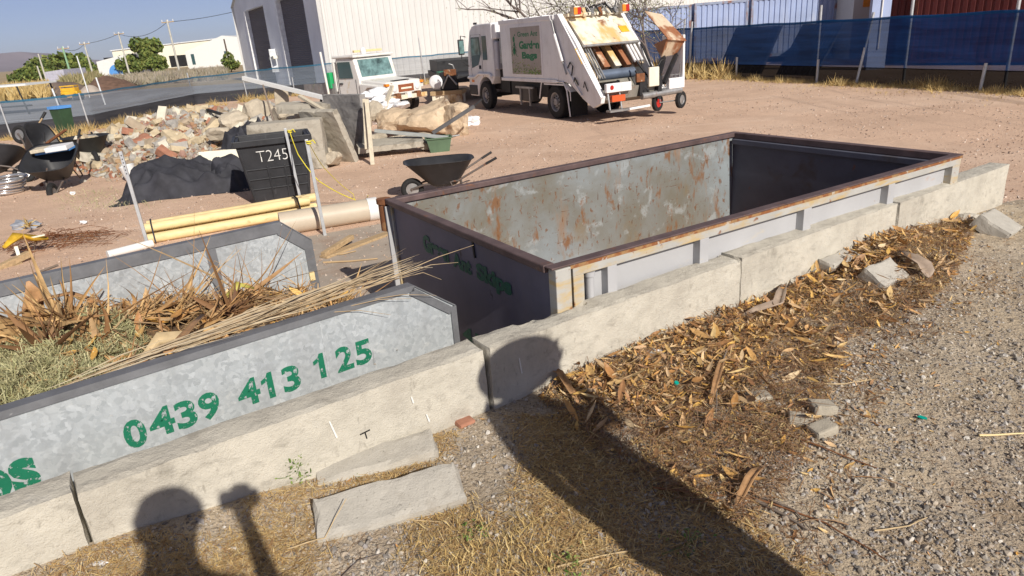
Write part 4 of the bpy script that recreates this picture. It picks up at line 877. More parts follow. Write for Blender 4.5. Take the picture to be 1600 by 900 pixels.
for x, y, L, lab in ((655, 667, .22, 'flat red brick scrap between the kerb block and the barrier'), (725, 655, .10, 'small pinkish brick scrap at the barrier foot left of the joint')):
    p = at(x, y, .56); loose_block(lab, (p.x, p.y, gxy(p.x, p.y)-.01), L, .07, .03, BA, 51+int(L*100), m_brick[1], (.1, 0), 'brick_scrap', 'brick', None, .012)

# ================================================================== GROUND COVER ON THE GRAVEL SIDE
def inpoly(x, y, poly):
    c = False; n = len(poly)
    for i in range(n):
        (x1, y1), (x2, y2) = poly[i], poly[i-1]
        if (y1 > y) != (y2 > y) and x < (x2-x1)*(y-y1)/(y2-y1)+x1: c = not c
    return c
def zone(pix, z=.58): return [tuple(at(x, y, z)[:2]) for x, y in pix]
Z_LEAF = zone([(840, 615), (900, 580), (1130, 480), (1300, 395), (1480, 325), (1530, 345), (1500, 420), (1440, 480), (1330, 520), (1290, 620), (1240, 740), (1180, 810), (1060, 770), (930, 690)])
Z_CORE = zone([(850, 610), (960, 560), (1170, 468), (1300, 395), (1400, 355), (1440, 390), (1340, 440), (1230, 500), (1180, 560), (1130, 620), (1060, 650), (960, 640)])
Z_STRAW = zone([(0, 905), (140, 850), (470, 760), (640, 680), (780, 640), (870, 640), (1000, 700), (1180, 800), (1330, 900), (1300, 1000), (-50, 1000)])
Z_VIEW = zone([(-60, 1000), (-60, 860), (140, 830), (780, 630), (1150, 455), (1560, 300), (1700, 330), (1900, 700), (1700, 1000)])
def sample(n, poly, rs, dens=None, off=0.0, smin=.02):
    xs = [p[0] for p in poly]; ys = [p[1] for p in poly]; out = []
    while len(out) < n:
        x, y = rs.uniform(min(xs), max(xs)), rs.uniform(min(ys), max(ys))
        if not inpoly(x, y, poly): continue
        t_, s_ = to_ts(x, y)
        if s_ < smin and t_ < 6.15: continue
        if dens and rs.rand() > dens(x, y, t_, s_): continue
        out.append((x, y, gz(t_, s_)+off))
    return np.array(out)
def near(x, y): return min(1, (3.2/math.hypot(x, y))**1.5)
rs = np.random.RandomState(11)
d_peb = lambda x, y, t, s: near(x, y)*(.35+.9*max(0, noise.noise(Vector((x*2.3, y*2.3, 7)))+.25))*(1 if s > .7 else .5)
P = sample(30000, Z_VIEW, rs, d_peb, .001); N = len(P); s = .0028+.0085*rs.rand(N)**2.6
tag(scatter('loose_pebbles', OCT_V, OCT_F, m_peb, P, rots(N, rs, .8), np.stack([s*rs.uniform(.9, 1.5, N), s, s*rs.uniform(.5, .9, N)], 1), jitter=.25), None, None, None, 'stuff')
P = sample(4200, Z_VIEW, rs, d_peb, .001); N = len(P); s = .006+.011*rs.rand(N)**2.5
tag(scatter('larger_gravel', ICO_V, ICO_F, m_peb, P, rots(N, rs, .8), np.stack([s*rs.uniform(.9, 1.5, N), s, s*rs.uniform(.45, .8, N)], 1), jitter=.22), None, None, None, 'stuff')
# leaves
clump = lambda x, y, k=3.0, o=0: max(0, min(1, noise.noise(Vector((x*k, y*k, 20+o)))*1.6+.55))
P = sample(5600, Z_LEAF, rs, lambda x, y, t, s: clump(x, y, 3.5)*(1 if s < .75 else .35), .006); P[:, 2] += rs.rand(len(P))**2*.035; N = len(P); s = .007+.027*rs.rand(N)**1.7
tag(scatter('fallen_leaves', LEAF_V, LEAF_F, m_leaf, P, rots(N, rs, .45), np.stack([s, s*rs.uniform(.6, 1.3, N), s*rs.uniform(.4, 2, N)], 1)), None, None, None, 'stuff')
P = sample(3000, Z_CORE, rs, None, .012); P[:, 2] += rs.rand(len(P))**1.5*.05; N = len(P); s = .012+.030*rs.rand(N)**1.4
tag(scatter('leaf_drift', LEAF_V, LEAF_F, m_leaf, P, rots(N, rs, .42), np.stack([s*1.2, s*rs.uniform(.45, 1.2, N), s*rs.uniform(.2, 1.6, N)], 1)), None, None, None, 'stuff')
P = sample(380, Z_LEAF, rs, lambda x, y, t, s: clump(x, y, 3, 1)*(1 if s < .9 else .4), .02); P[:, 2] += rs.rand(len(P))*.05; N = len(P); s = rs.uniform(.035, .085, N)
tag(scatter('long_curled_leaves', LEAF_V, LEAF_F, m_leaf, P, rots(N, rs, .4), np.stack([s, s*rs.uniform(.45, 1.1, N), s*rs.uniform(.3, 1.5, N)], 1)), None, None, None, 'stuff')
P = sample(700, Z_VIEW, rs, lambda x, y, t, s: .15+.8*(clump(x, y, 1.4, 9) > .75), .004); N = len(P); s = rs.uniform(.006, .022, N)
tag(scatter('stray_leaves', LEAF_V, LEAF_F, m_leaf, P, rots(N, rs, .35), np.stack([s, s, s], 1)), None, None, None, 'stuff')
P = sample(5000, zone([(840, 615), (1100, 480), (1300, 395), (1480, 325), (1590, 340), (1560, 440), (1500, 500), (1400, 560), (1350, 680), (1330, 800), (1290, 900), (1100, 880), (930, 720)]), rs, lambda x, y, t, s: clump(x, y, 2.4, 13)**1.5, .005); N = len(P); s = .008+.05*rs.rand(N)**2.2
tag(scatter('loose_twigs', STR_V, STR_F, m_twig, P, rots(N, rs, .2), np.stack([s, s*0+rs.uniform(.02, .07, N), s*.8], 1)), None, None, None, 'stuff')
P = sample(700, zone([(1050, 600), (1300, 480), (1500, 380), (1560, 440), (1400, 560), (1330, 800), (1180, 880), (1020, 760)]), rs, lambda x, y, t, s: clump(x, y, 2.4, 13), .006); N = len(P); s = .008+.03*rs.rand(N)**1.5
tag(scatter('thin_leaf_cover', LEAF_V, LEAF_F, m_leaf, P, rots(N, rs, .4), np.stack([s, s*rs.uniform(.5, 1.2, N), s], 1)), None, None, None, 'stuff')
rr = random.Random(31); mb = MB(); pz = zone([(1050, 560), (1250, 470), (1400, 420), (1450, 500), (1340, 620), (1340, 780), (1300, 880), (1150, 850), (1000, 740)]); q_ = sample(70, pz, rs)
for (x, y, z) in q_:
    a = rr.uniform(0, 6.28); L = rr.uniform(.06, .28); k_ = rr.gauss(0, 1.2); pts = []
    for i_ in range(6):
        pts.append(Vector((x, y, gxy(x, y)+.012+.012*math.sin(i_)+rr.uniform(0, .006)))); x += math.cos(a)*L/5; y += math.sin(a)*L/5; a += k_/5
    mb.path(pts, rr.uniform(.0012, .0035), 5, True, .0008)
tag(mb.build('twig_tangle', m_twig), None, None, None, 'stuff')
# straw, chaff and twigs
P = sample(34000, Z_STRAW, rs, lambda x, y, t, s: clump(x, y, 2.2, 3), .004); P[:, 2] += rs.rand(len(P))**2*.014; N = len(P); s = .008+.035*rs.rand(N)**2
tag(scatter('straw_litter', STR_V, STR_F, m_straw, P, rots(N, rs, .22), np.stack([s, s*0+rs.uniform(.018, .05, N), s*.8], 1)), None, None, None, 'stuff')
P = sample(9000, Z_LEAF, rs, lambda x, y, t, s: clump(x, y, 3, 8), .008); P[:, 2] += rs.rand(len(P))**2*.02; N = len(P); s = .01+.045*rs.rand(N)**2
tag(scatter('golden_chaff', STR_V, STR_F, m_straw, P, rots(N, rs, .25), np.stack([s, s*0+rs.uniform(.025, .09, N), s*.8], 1)), None, None, None, 'stuff')
P = sample(19000, Z_LEAF, rs, lambda x, y, t, s: .75 if s < .6 else 1, .006); P[:, 2] += rs.rand(len(P))**1.5*.055; N = len(P); s = .01+.07*rs.rand(N)**2.5
tag(scatter('twig_litter', STR_V, STR_F, m_twig, P, rots(N, rs, .25), np.stack([s, s*0+rs.uniform(.02, .06, N), s*.8], 1)), None, None, None, 'stuff')
P = sample(3200, Z_VIEW, rs, lambda x, y, t, s: near(x, y)*clump(x, y, 1.2, 6), .003); N = len(P); s = .008+.05*rs.rand(N)**3
tag(scatter('chaff', STR_V, STR_F, m_twig, P, rots(N, rs, .12), np.stack([s, s*0+rs.uniform(.02, .04, N), s*.4], 1)), None, None, None, 'stuff')
P = sample(900, zone([(600, 900), (640, 790), (740, 760), (860, 800), (860, 900)]), rs, lambda x, y, t, s: clump(x, y, 4, 2), 0); N = len(P); s = rs.uniform(.02, .07, N)
BL_V = [(-.03, 0, 0), (.03, 0, 0), (.10, .1, .6), (.05, .12, .6), (.3, .3, 1.0)]; BL_F = [(0, 1, 2, 3), (3, 2, 4)]
tag(scatter('dry_grass_tufts', BL_V, BL_F, m_grass, P, rots(N, rs, .55), np.stack([s, s, s], 1)), None, None, None, 'stuff')
rs = np.random.RandomState(77); P = []
while len(P) < 26000:
    q = rs.uniform(0, 1); Y = 5+22*q**1.6; x = rs.uniform(-.85, .85)*Y
    t_, s_ = to_ts(x, Y)
    if s_ > -.3 and t_ < 6.3: continue
    if s_ > -.3 and t_ < 10: z = max(0, gz(t_, s_))
    else: z = 0
    if noise.noise(Vector((x*.5, Y*.5, 30)))+.35 < rs.rand()*.6: continue
    P.append((x, Y, z+.004))
P = np.array(P); N = len(P); s = (.004+.014*rs.rand(N)**3)*(1+P[:, 1]*.03)
tag(scatter('yard_stones', OCT_V, OCT_F, mat('yard_stone_mix', (.4, .3, .2), .9, island=[(.28, .18, .13), (.55, .42, .33), (.40, .28, .2), (.20, .15, .13), (.62, .52, .44), (.36, .27, .22)]), P, rots(N, rs, .8), np.stack([s*1.3, s, s*.7], 1), jitter=.25), None, None, None, 'stuff')
def weed(label, c, n, h, seed, spread=.04, m=m_green):
    rs = np.random.RandomState(seed); P = np.array([[rs.normal(0, spread), rs.normal(0, spread), rs.uniform(0, h)] for _ in range(n)])
    t = thing('weed', label, 'weed', c); s = rs.uniform(.005, .013, n)
    scatter('leaves', LEAF_V, LEAF_F, m, P, rots(n, rs, .8), np.stack([s, s*1.4, s], 1), t)
    mb = MB(); rr = random.Random(seed)
    for k in range(5):
        e = P[rr.randrange(n)]; mb.path([(0, 0, -.01), (e[0]*.4, e[1]*.4, e[2]*.6), tuple(e)], .0016, 4)
    mb.build('stems', m_green, t)
def gat(x, y, z=.56):
    p = at(x, y, z)
    for _ in range(4): p = at(x, y, gxy(p.x, p.y))
    return p
weed('leafy green weed growing at the left end of the kerb blocks', gat(466, 752), 130, .15, 1, .035)
weed('green weed sprig rising against the barrier above the kerb blocks', gat(532, 698), 80, .14, 2, .022)
weed('small green weed in the straw right of the kerb blocks', gat(742, 833), 60, .03, 3, .035)
weed('green weed tuft at the bottom edge near the big shadow', gat(890, 885), 60, .03, 4, .04)
weed('green weed inside the shadow at the bottom of the gravel', gat(1075, 852), 50, .03, 5, .05)
weed('tiny green weed at the barrier joint above the leaf heap', gat(1160, 478), 26, .04, 6, .02)
weed('tiny green sprig at the barrier foot above the white rag', gat(985, 548), 20, .05, 7, .02)
weed('low weed between the two kerb blocks', gat(558, 740), 40, .02, 8, .03)
# single branches, sticks and litter one can point at
def stick(name, label, pix, r, m=m_twig, lift=.012, r1=None, cat='stick', hs=None):
    P = [gat(*p)+Vector((0, 0, lift+(hs[i] if hs else 0))) for i, p in enumerate(pix)]; c = P[0].copy(); mb = MB(); pts = []
    for a, b in zip(P[:-1], P[1:]):
        for k in range(4):
            q = a.lerp(b, k/4); pts.append(q-c+noise.noise_vector(q*9)*.006)
    pts.append(P[-1]-c); mb.path(pts, r, 6, True, r1 or r*.5); o = mb.build(name, m); o.location = c; return tag(o, label, cat)
m_brn = mat('red_brown_branch', (.22, .095, .04), .8, var=.3, vs=20); m_gry = mat('grey_stick', (.2, .16, .13), .9, var=.3, vs=20); m_tan = mat('tan_stick', (.5, .38, .22), .85, var=.25, vs=20)
stick('branch', 'long thin red brown branch running from the leaves towards the pavers', [(1100, 655), (1225, 680), (1290, 705), (1370, 735)], .006, m_brn)
stick('branch', 'long curved brown branch crossing the gravel at the bottom', [(1020, 765), (1090, 775), (1180, 782), (1290, 820), (1385, 880)], .006, m_brn)
stick('branch', 'thick grey stick lying below the curved brown branch', [(1180, 785), (1225, 808), (1262, 832)], .009, m_gry)
stick('branch', 'slender pale stick alone on the gravel near the bottom', [(1365, 832), (1420, 825), (1448, 812)], .004, m_tan)
stick('branch', 'pale forked stick on the gravel beyond the pavers', [(1266, 602), (1320, 603), (1362, 596)], .005, m_tan)
stick('branch', 'yellow cane at the right edge of the picture', [(1530, 683), (1570, 681), (1640, 680)], .006, m_yel)
stick('branch', 'pale straw lying across the litter left of the big shadow', [(560, 822), (625, 815), (700, 820)], .003, m_tan)
stick('branch', 'dark twig curving through the straw below the kerb blocks', [(535, 905), (560, 880), (600, 868)], .003, m_gry)
stick('branch', 'long dry stalk leaning on the nearer kerb block', [(450, 862), (510, 850), (548, 815)], .0035, m_tan, hs=[0, .02, .11])
stick('branch', 'dark stick hooked over the leaf heap', [(1135, 560), (1120, 600), (1118, 660)], .006, m_gry, .05)
stick('branch', 'pale smooth stick at the top of the leaf heap against the barrier', [(955, 565), (1010, 545), (1065, 532)], .008, m_tan, .04)
stick('branch', 'thin dark branch across the leaves right of the paver pieces', [(1190, 780), (1240, 800), (1265, 830)], .005, m_gry)
stick('branch', 'pale stick pointing right from the leaf heap to the pavers', [(1060, 650), (1120, 648), (1100, 640)], .005, m_tan)
stick('branch', 'dry stick on the ground at the lower left of the barrier', [(10, 893), (60, 875), (130, 855)], .006, m_wood)
stick('branch', 'grey rod lying in the straw at the bottom centre', [(870, 890), (940, 872), (1000, 862)], .005, m_tan)
for i, (a, b, c_, w_, lab) in enumerate((((1225, 450), (1215, 490), (1160, 500), .035, 'grey pink curled bark strip on the leaves by the barrier joint'), ((1400, 400), (1440, 430), (1450, 440), .05, 'wide pinkish curled leaf sheath beside the tilted block'), ((1110, 640), (1122, 600), (1130, 565), .018, 'long brown curled leaf standing on the leaf heap'), ((860, 590), (875, 600), (905, 640), .02, 'brown strip at the edge of the big shadow'), ((1190, 740), (1170, 770), (1150, 800), .02, 'orange brown leaf strip at the bottom of the litter'))):
    A = gat(*a)+Vector((0, 0, .03)); B2 = gat(*b)+Vector((0, 0, .07)); C2 = gat(*c_)+Vector((0, 0, .03))
    strip_obj('bark_strip', lab, 'bark strip', [A, A.lerp(B2, .6)+Vector((0, 0, .01)), B2, B2.lerp(C2, .6), C2], [w_*.5, w_, w_*1.1, w_, w_*.3], m_shgrey if i < 2 else m_sheath, cup=.6)
def rag(name, label, pix, sx, sy, sz, seed, m, cat='litter'):
    me = rock(sx, sy, sz, seed, 3, 1.3); o = link(name, me, None, [m]); o.location = gat(*pix)+Vector((0, 0, sz*.5)); return tag(o, label, cat)
m_bag = mat('white_plastic_film', (.75, .76, .78), .5, var=.05)
rag('litter_rag', 'crumpled white rag on the leaves at the barrier foot', (1028, 552), .035, .022, .018, 1, m_bag)
rag('litter_rag', 'tiny white scrap among the long curled leaves', (1036, 630), .016, .012, .008, 2, m_bag)
rag('litter_rag', 'white paper scrap at the lower left below the barrier', (157, 880), .032, .016, .004, 3, m_bag)
rag('litter_rag', 'small white wrapper by the end of the brown branch', (1232, 712), .014, .01, .005, 4, m_bag)
rag('litter_rag', 'pale blue wrapper piece at the barrier foot', (960, 558), .03, .014, .012, 5, mat('blue_film', (.25, .32, .5), .4))
m_teal = mat('teal_plastic', (.0, .32, .25), .35)
mb = MB(); mb.prism([(-.022, -.006, 0), (.0, -.01, 0), (.024, -.004, 0), (.02, .008, 0), (-.01, .011, 0)], (0, 0, .006)); o = mb.build('plastic_scrap', m_teal, bevel=.001); o.location = gat(1440, 655)+Vector((0, 0, .008)); o.rotation_euler = (.2, .1, -.6); tag(o, 'turquoise plastic scrap alone on the gravel', 'litter')
mb = MB(); mb.lathe((0, 0, 0), (0, 0, 1), [(.001, .012), (.013, .012), (.014, 0)], 16); o = mb.build('bottle_cap', m_teal); o.location = gat(1056, 612)+Vector((0, 0, .05)); o.rotation_euler = (.4, .3, 0); tag(o, 'turquoise bottle cap lying on the leaf litter', 'bottle cap')

# ================================================================== THE PEOPLE STANDING BESIDE AND BEHIND THE CAMERA
def person(label, base, H, face, arms, lean=(0, 0), hat=True, brim=.062):
    """base: ground point, H height, face: heading angle; arms: {side: (elbow, hand)} in body space of height 1 (x right, y forward, z up)"""
    t = thing('person', label, 'person', base, face)
    lx, ly = lean
    def L(x, y, z): return Vector((x+lx*z, y+ly*z, z))*H
    J = {'pel': (L(0, 0, .53), .085), 'wai': (L(0, 0, .60), .080), 'che': (L(0, .01, .74), .095), 'nek': (L(0, .0, .845), .036), 'hea': (L(0, .02, .90), .05), 'top': (L(0, .02, .95), .048)}
    E = [('pel', 'wai'), ('wai', 'che'), ('che', 'nek'), ('nek', 'hea'), ('hea', 'top')]
    for sgn, n in ((-1, 'l'), (1, 'r')):
        J['hip'+n] = (L(sgn*.052, 0, .50), .062); J['kne'+n] = (L(sgn*.058, .012, .28), .038); J['ank'+n] = (L(sgn*.06, -.005, .045), .025); J['toe'+n] = (L(sgn*.068, .075, .015), .022)
        E += [('pel', 'hip'+n), ('hip'+n, 'kne'+n), ('kne'+n, 'ank'+n), ('ank'+n, 'toe'+n)]
        el, ha = arms[n]; J['sho'+n] = (L(sgn*.105, 0, .80), .036); J['elb'+n] = (L(*el), .024); J['wri'+n] = (L(*ha), .016)
        E += [('che', 'sho'+n), ('sho'+n, 'elb'+n), ('elb'+n, 'wri'+n)]
        d = (J['wri'+n][0]-J['elb'+n][0]).normalized(); pl = J['wri'+n][0]+d*.045*H; J['pal'+n] = (pl, .015); E.append(('wri'+n, 'pal'+n))
    names = list(J); me = bpy.data.meshes.new('body'); me.from_pydata([tuple(J[k][0]) for k in names], [(names.index(a), names.index(b)) for a, b in E], [])
    o = link('body', me, t, [m_shirt]); md = o.modifiers.new('skin', 'SKIN'); o.modifiers.new('sub', 'SUBSURF').levels = 2; o.modifiers['sub'].render_levels = 2
    for k, sv in zip(names, me.skin_vertices[0].data): sv.radius = (J[k][1]*H*1.05,)*2
    me.skin_vertices[0].data[0].use_root = True
    # head as a shaped part with face features, and hair / hat
    hd = MB(); c = J['hea'][0]+Vector((0, .012*H, .008*H)); n = 16
    bm_v = []; bm_f = []
    for i in range(n+1):
        a = math.pi*i/n
        for k in range(n):
            b = 2*math.pi*k/n; x, y, z = math.sin(a)*math.sin(b), math.sin(a)*math.cos(b), math.cos(a)
            rx, ry, rz = .045, .056, .066
            if z < 0: rx *= 1+z*.25; ry *= 1+z*.15
            nose = .012*math.exp(-((x/.16)**2))*math.exp(-((z+.15)/.25)**2) if y > .7 else 0
            eye = -.005*(math.exp(-((abs(x)-.35)/.12)**2))*math.exp(-((z-.08)/.1)**2) if y > .6 else 0
            bm_v.append(c+Vector((x*rx, y*(ry+nose+eye), z*rz))*H)
    for i in range(n):
        for k in range(n): bm_f.append((i*n+k, (i+1)*n+k, (i+1)*n+(k+1) % n, i*n+(k+1) % n))
    hd.add(bm_v, bm_f, True); hd.build('head', m_skinp, t)
    if hat:
        mb = MB(); mb.lathe(c+Vector((0, -.008*H, .02*H)), (0, 0, 1), [(brim*H, -.004*H), (brim*H, .0), (.062*H, .004*H), (.062*H, .02*H), (.045*H, .05*H), (.001, .058*H)], 20); mb.build('cap', m_hat, t)
    else:
        mb = MB(); mb.lathe(c+Vector((0, -.008*H, .015*H)), (0, 0, 1), [(.052*H, 0), (.054*H, .02*H), (.038*H, .045*H), (.001, .055*H)], 20); mb.build('hair', m_black, t)
    # hands with separate fingers
    for nn in ('l', 'r'):
        pl = J['pal'+nn][0]; d = (pl-J['wri'+nn][0]).normalized(); s = d.cross(Vector((0, 1, .2))).normalized(); u = s.cross(d); mb = MB()
        mb.path([pl-d*.03*H, pl+d*.015*H], .018*H, 8, True, .02*H)
        for q, ln in ((-1.3, .042), (-.45, .05), (.45, .047), (1.3, .038)):
            a = pl+d*.012*H+s*q*.0105*H; mb.path([a, a+d*ln*.55*H, a+(d*ln*.8+u*ln*.4)*H], .0052*H, 6, True, .004*H)
        a = pl-s*.018*H-d*.012*H; mb.path([a, a+(d*.016-s*.018+u*.006)*H, a+(d*.036-s*.018+u*.016)*H], .006*H, 6, True, .0045*H); mb.build('hand', m_skinp, t)
    return t
def stand(x, y): return (x, y, gxy(x, y))
person('person in a cap left of the viewpoint, arms lowered', stand(-.11, -.31), 2.22, 0, {'l': ((-.15, -.02, .66), (-.13, .06, .53)), 'r': ((.14, -.06, .67), (.10, .02, .55))})
q_ = person('bareheaded person right of the viewpoint holding up a small camera', stand(.37, -.50), 1.93, R(20), {'l': ((-.02, .14, .88), (-.04, .20, 1.0)), 'r': ((.15, -.02, .66), (.13, .05, .52))}, hat=False)
tc = thing('compact_camera', 'small black camera held up in the hand of the person right of the viewpoint', 'camera', (.115, -.072, 2.54), R(4))
mb = MB(); mb.box(-.085, .085, -.025, .025, -.035, .035); mb.build('body', m_black, tc, bevel=.006)
mb = MB(); mb.tube((.0, .025, 0), (0, .075, 0), .03, 16); mb.build('lens', m_black, tc)
person('tall person in a hat right of the viewpoint, one hand raised', stand(1.44, .73), 2.26, R(-12), {'l': ((-.115, -.05, .66), (-.07, -.08, .55)), 'r': ((.145, .04, .76), (.085, .09, .86))}, lean=(-.03, .02), brim=.128).scale = (.97, 1.0, 1)

# ================================================================== THE YARD: POSTS, PIPES, BIN
for x, y, h, lab, tilt in ((-5.16, 9.53, 1.36, 'perforated galvanised post standing at the left end of the yellow poles', -.02), (-3.54, 11.73, 1.27, 'thin galvanised post with a yellow rope knot in front of the black bin', -.03), (-2.58, 9.38, 1.35, 'thin galvanised post nearest the big tan pipe, yellow rope at its top', -.02)):
    t = thing('galvanised_post', lab, 'post', (x, y, 0), R(20), 'posts holding the yellow poles', rot=(0, tilt, R(20)))
    mb = MB(); mb.box(-.022, .022, -.022, .022, 0, h); mb.build('post', m_galvp, t, bevel=.003)
    mb = MB(); 
    for k in range(6): mb.box(-.007, .007, -.0245, -.0235, h-.06-.05*k, h-.045-.05*k)
    if x < -5: tag(mb.build('hole', m_black, t), None, None, None, None)
def rope(name, label, pts, r=.006):
    pts = [Vector(p) for p in pts]; c = pts[0].copy(); mb = MB(); q = []
    for a, b in zip(pts[:-1], pts[1:]):
        for k in range(5): q.append(a.lerp(b, k/5)-c+Vector((0, 0, -.03*math.sin(k/5*math.pi))))
    q.append(pts[-1]-c); mb.path(q, r, 6); o = mb.build(name, m_rope); o.location = c; tag(o, label, 'rope'); return o
pA = Vector((-3.5, 11.68, 1.23)); pB = Vector((-2.58, 9.36, 1.32))
rope('rope', 'yellow rope hanging from the post by the black bin down to the yard', [pA, pA+Vector((.25, -.6, -.32)), Vector((-2.95, 10.9, .5)), Vector((-2.5, 11.3, .06))], .008)
rope('rope', 'thin yellow rope running from the nearer post down to the tan pipe', [pB, Vector((-2.75, 10.6, .75)), Vector((-2.5, 11.2, .18)), Vector((-2.35, 10.7, .05)), Vector((-2.05, 10.15, .36))], .005)
for c in (pA, pB):
    mb = MB(); mb.ring((0, 0, 0), (.1, .1, 1), .03, .009, 14, 6); mb.ring((0, .01, -.025), (.2, 0, 1), .031, .009, 14, 6); mb.path([(.03, 0, 0), (.07, -.02, .02), (.09, 0, -.03)], .008, 6)
    o = mb.build('rope_knot', m_rope); o.location = c; tag(o, 'yellow rope knot round the post in front of the black bin' if c is pA else 'yellow rope knot round the post nearest the tan pipe', 'rope knot')
# yellow poles (each one a thing) and dark strap
py0 = Vector((-5.22, 9.66, 0)); py1 = Vector((-3.05, 10.75, 0)); pd = (py1-py0).normalized(); pn = Vector((-pd.y, pd.x, 0))
for k, (dn, z, lab, dl) in enumerate(((.0, .075, 'nearest of the yellow poles on the ground', 0), (.17, .075, 'middle yellow pole of the bottom row', .05), (.34, .075, 'farthest yellow pole of the bottom row', -.08), (.10, .215, 'nearer yellow pole of the upper row', -.03), (.27, .215, 'farther yellow pole of the upper row, topmost edge of the stack', .1))):
    a = py0+pn*dn+pd*(dl*.4); L = (py1-py0).length+dl; mb = MB(); mb.tube(Vector((0, 0, z)), pd*L+Vector((0, 0, z)), .07, 20); o = mb.build('yellow_pole', m_yel); o.location = a; tag(o, lab, 'pole', 'yellow poles stacked behind the galvanised skip')
for s_, lab in ((.10, 'dark strap round the left end of the yellow poles'), (2.2, 'dark strap round the right end of the yellow poles')):
    t = MB(); a = py0+pd*s_+pn*.17; t.path([Vector((0, 0, 0))-pn*.26+Vector((0, 0, .02)), -pn*.25+Vector((0, 0, .12)), -pn*.13+Vector((0, 0, .29)), pn*.15+Vector((0, 0, .29)), pn*.28+Vector((0, 0, .1))], .012, 6); o = t.build('strap', m_bcloth); o.location = a; tag(o, lab, 'strap')
pw = thing('drain_pipe', 'thick tan plastic drain pipe with a white collar, lying behind the skips', 'pipe', (-3.25, 9.59, .165)); pe = Vector((1.32, .52, 0))
mb = MB(); mb.path([(0, 0, 0), pe*.9], .165, 28, False); mb.path([pe*.9, (0, 0, 0)], .155, 28, False); mb.build('pipe', m_pvc, pw)
mb = MB(); mb.path([pe*.895, pe], .172, 28, False); mb.path([pe, pe*.8], .16, 28, False); mb.build('collar', m_pvcw, pw)
mb = MB(); a = at(168, 398, .06); b = at(238, 380, .06); mb.tube((0, 0, 0), b-a, .055, 14); o = mb.build('white_pipe', m_pvcw); o.location = a; tag(o, 'short white pipe lying behind the galvanised wall left of the first post', 'pipe')
def timber(label, a, b, w_, h, m=m_wood, name='timber', cat='timber'):
    a, b = Vector(a), Vector(b); mb = MB(); mb.bar((0, 0, 0), b-a, w_, h); o = mb.build(name, m, bevel=.004); o.location = a; return tag(o, label, cat)
timber('pale brown board lying at the edge of the concrete pad below the tan pipe', at(505, 402, .02), at(612, 362, .02), .14, .03)
timber('knotty brown branch timber resting on the board below the tan pipe', at(505, 398, .05), at(550, 370, .10), .07, .06)
stick('branch', 'long thin brown stick lying on the concrete pad', [(505, 409), (545, 408), (590, 404)], .014, m_wood)
for o in [o for o in COL.objects if o.get('label') == 'long thin brown stick lying on the concrete pad']: bpy.data.objects.remove(o)
def flatstick(label, pix, r, m):
    P = [at(*p, .02) for p in pix]; c = P[0].copy(); mb = MB(); mb.path([p-c for p in P], r, 6, True, r*.7); o = mb.build('stick', m); o.location = c; tag(o, label, 'stick')
flatstick('long thin brown stick lying across the concrete pad', [(505, 410), (548, 408), (590, 404)], .013, m_wood)
flatstick('shorter brown stick on the concrete pad behind the longer one', [(505, 398), (535, 397), (556, 392)], .011, m_wood)

# black crate bin, chalk marked
bz = R(18); bn = thing('crate_bin', 'big black ribbed plastic bin with chalk marking in front of the concrete slab', 'bin', (-4.32, 11.72, 0), bz)
BWd, BDp, BH = .93, .72, 1.10; fl = .14
def binpt(x, y, z):  # tapered
    k = z/BH; return (x*(BWd+2*fl*k)-(fl*k), y*(BDp+fl*1.2*k)-fl*.6*k, z)
mb = MB(); th = .03
v = [binpt(x, y, z) for z in (0, BH) for x, y in ((0, 0), (1, 0), (1, 1), (0, 1))]
q = [binpt(x, y, z) for z in (.06, BH) for x, y in ((.04, .04), (.96, .04), (.96, .96), (.04, .96))]
mb.add(v+q, [(3, 2, 1, 0), (0, 1, 5, 4), (1, 2, 6, 5), (2, 3, 7, 6), (3, 0, 4, 7), (8, 9, 10, 11), (9, 8, 12, 13), (10, 9, 13, 14), (11, 10, 14, 15), (8, 11, 15, 12), (4, 5, 13, 12), (5, 6, 14, 13), (6, 7, 15, 14), (7, 4, 12, 15)])
mb.build('shell', m_plblack, bn, bevel=.006)
mb = MB()
for z0 in (.90,):
    for (a, b) in (((-.02, -.03), (1.02, -.03)), ((1.02, -.03), (1.02, 1.03)), ((1.02, 1.03), (-.02, 1.03)), ((-.02, 1.03), (-.02, -.03))):
        A = Vector(binpt(*a, 1.07)); B3 = Vector(binpt(*b, 1.07)); mb.bar(A, B3, .05, .10)
mb.build('rim', m_plblack, bn, bevel=.008)
for k, z in enumerate((.28, .45, .62)):
    mb = MB(); A = Vector(binpt(.03, -.012, z)); B3 = Vector(binpt(.97, -.012, z)); mb.bar(A, B3, .02, .018); mb.build('rib', m_plblack, bn, bevel=.004)
for x in (.03, .36, .62, .97):
    mb = MB(); A = Vector(binpt(x, -.014, .05)); B3 = Vector(binpt(x, -.014, .66 if .1 < x < .9 else .98)); mb.bar(A, B3, .03, .022, up=(0, 1, 0)); mb.build('rib', m_plblack, bn, bevel=.004)
a_ = math.atan2(fl*.6, BH); TB = Matrix.Translation(Vector(binpt(.24, -.004, .74))) @ Matrix.Rotation(math.pi/2+a_*1.02, 4, 'X') @ Matrix.Translation((0, 0, .012))
text_mesh('chalk_lettering', 'T245', m_chalk, bn, TB, .50, .19, offset=-.018)
mb = MB(); mb.box(BWd*.75, BWd+.1, -.02, .1, BH+.02, BH+.03); 
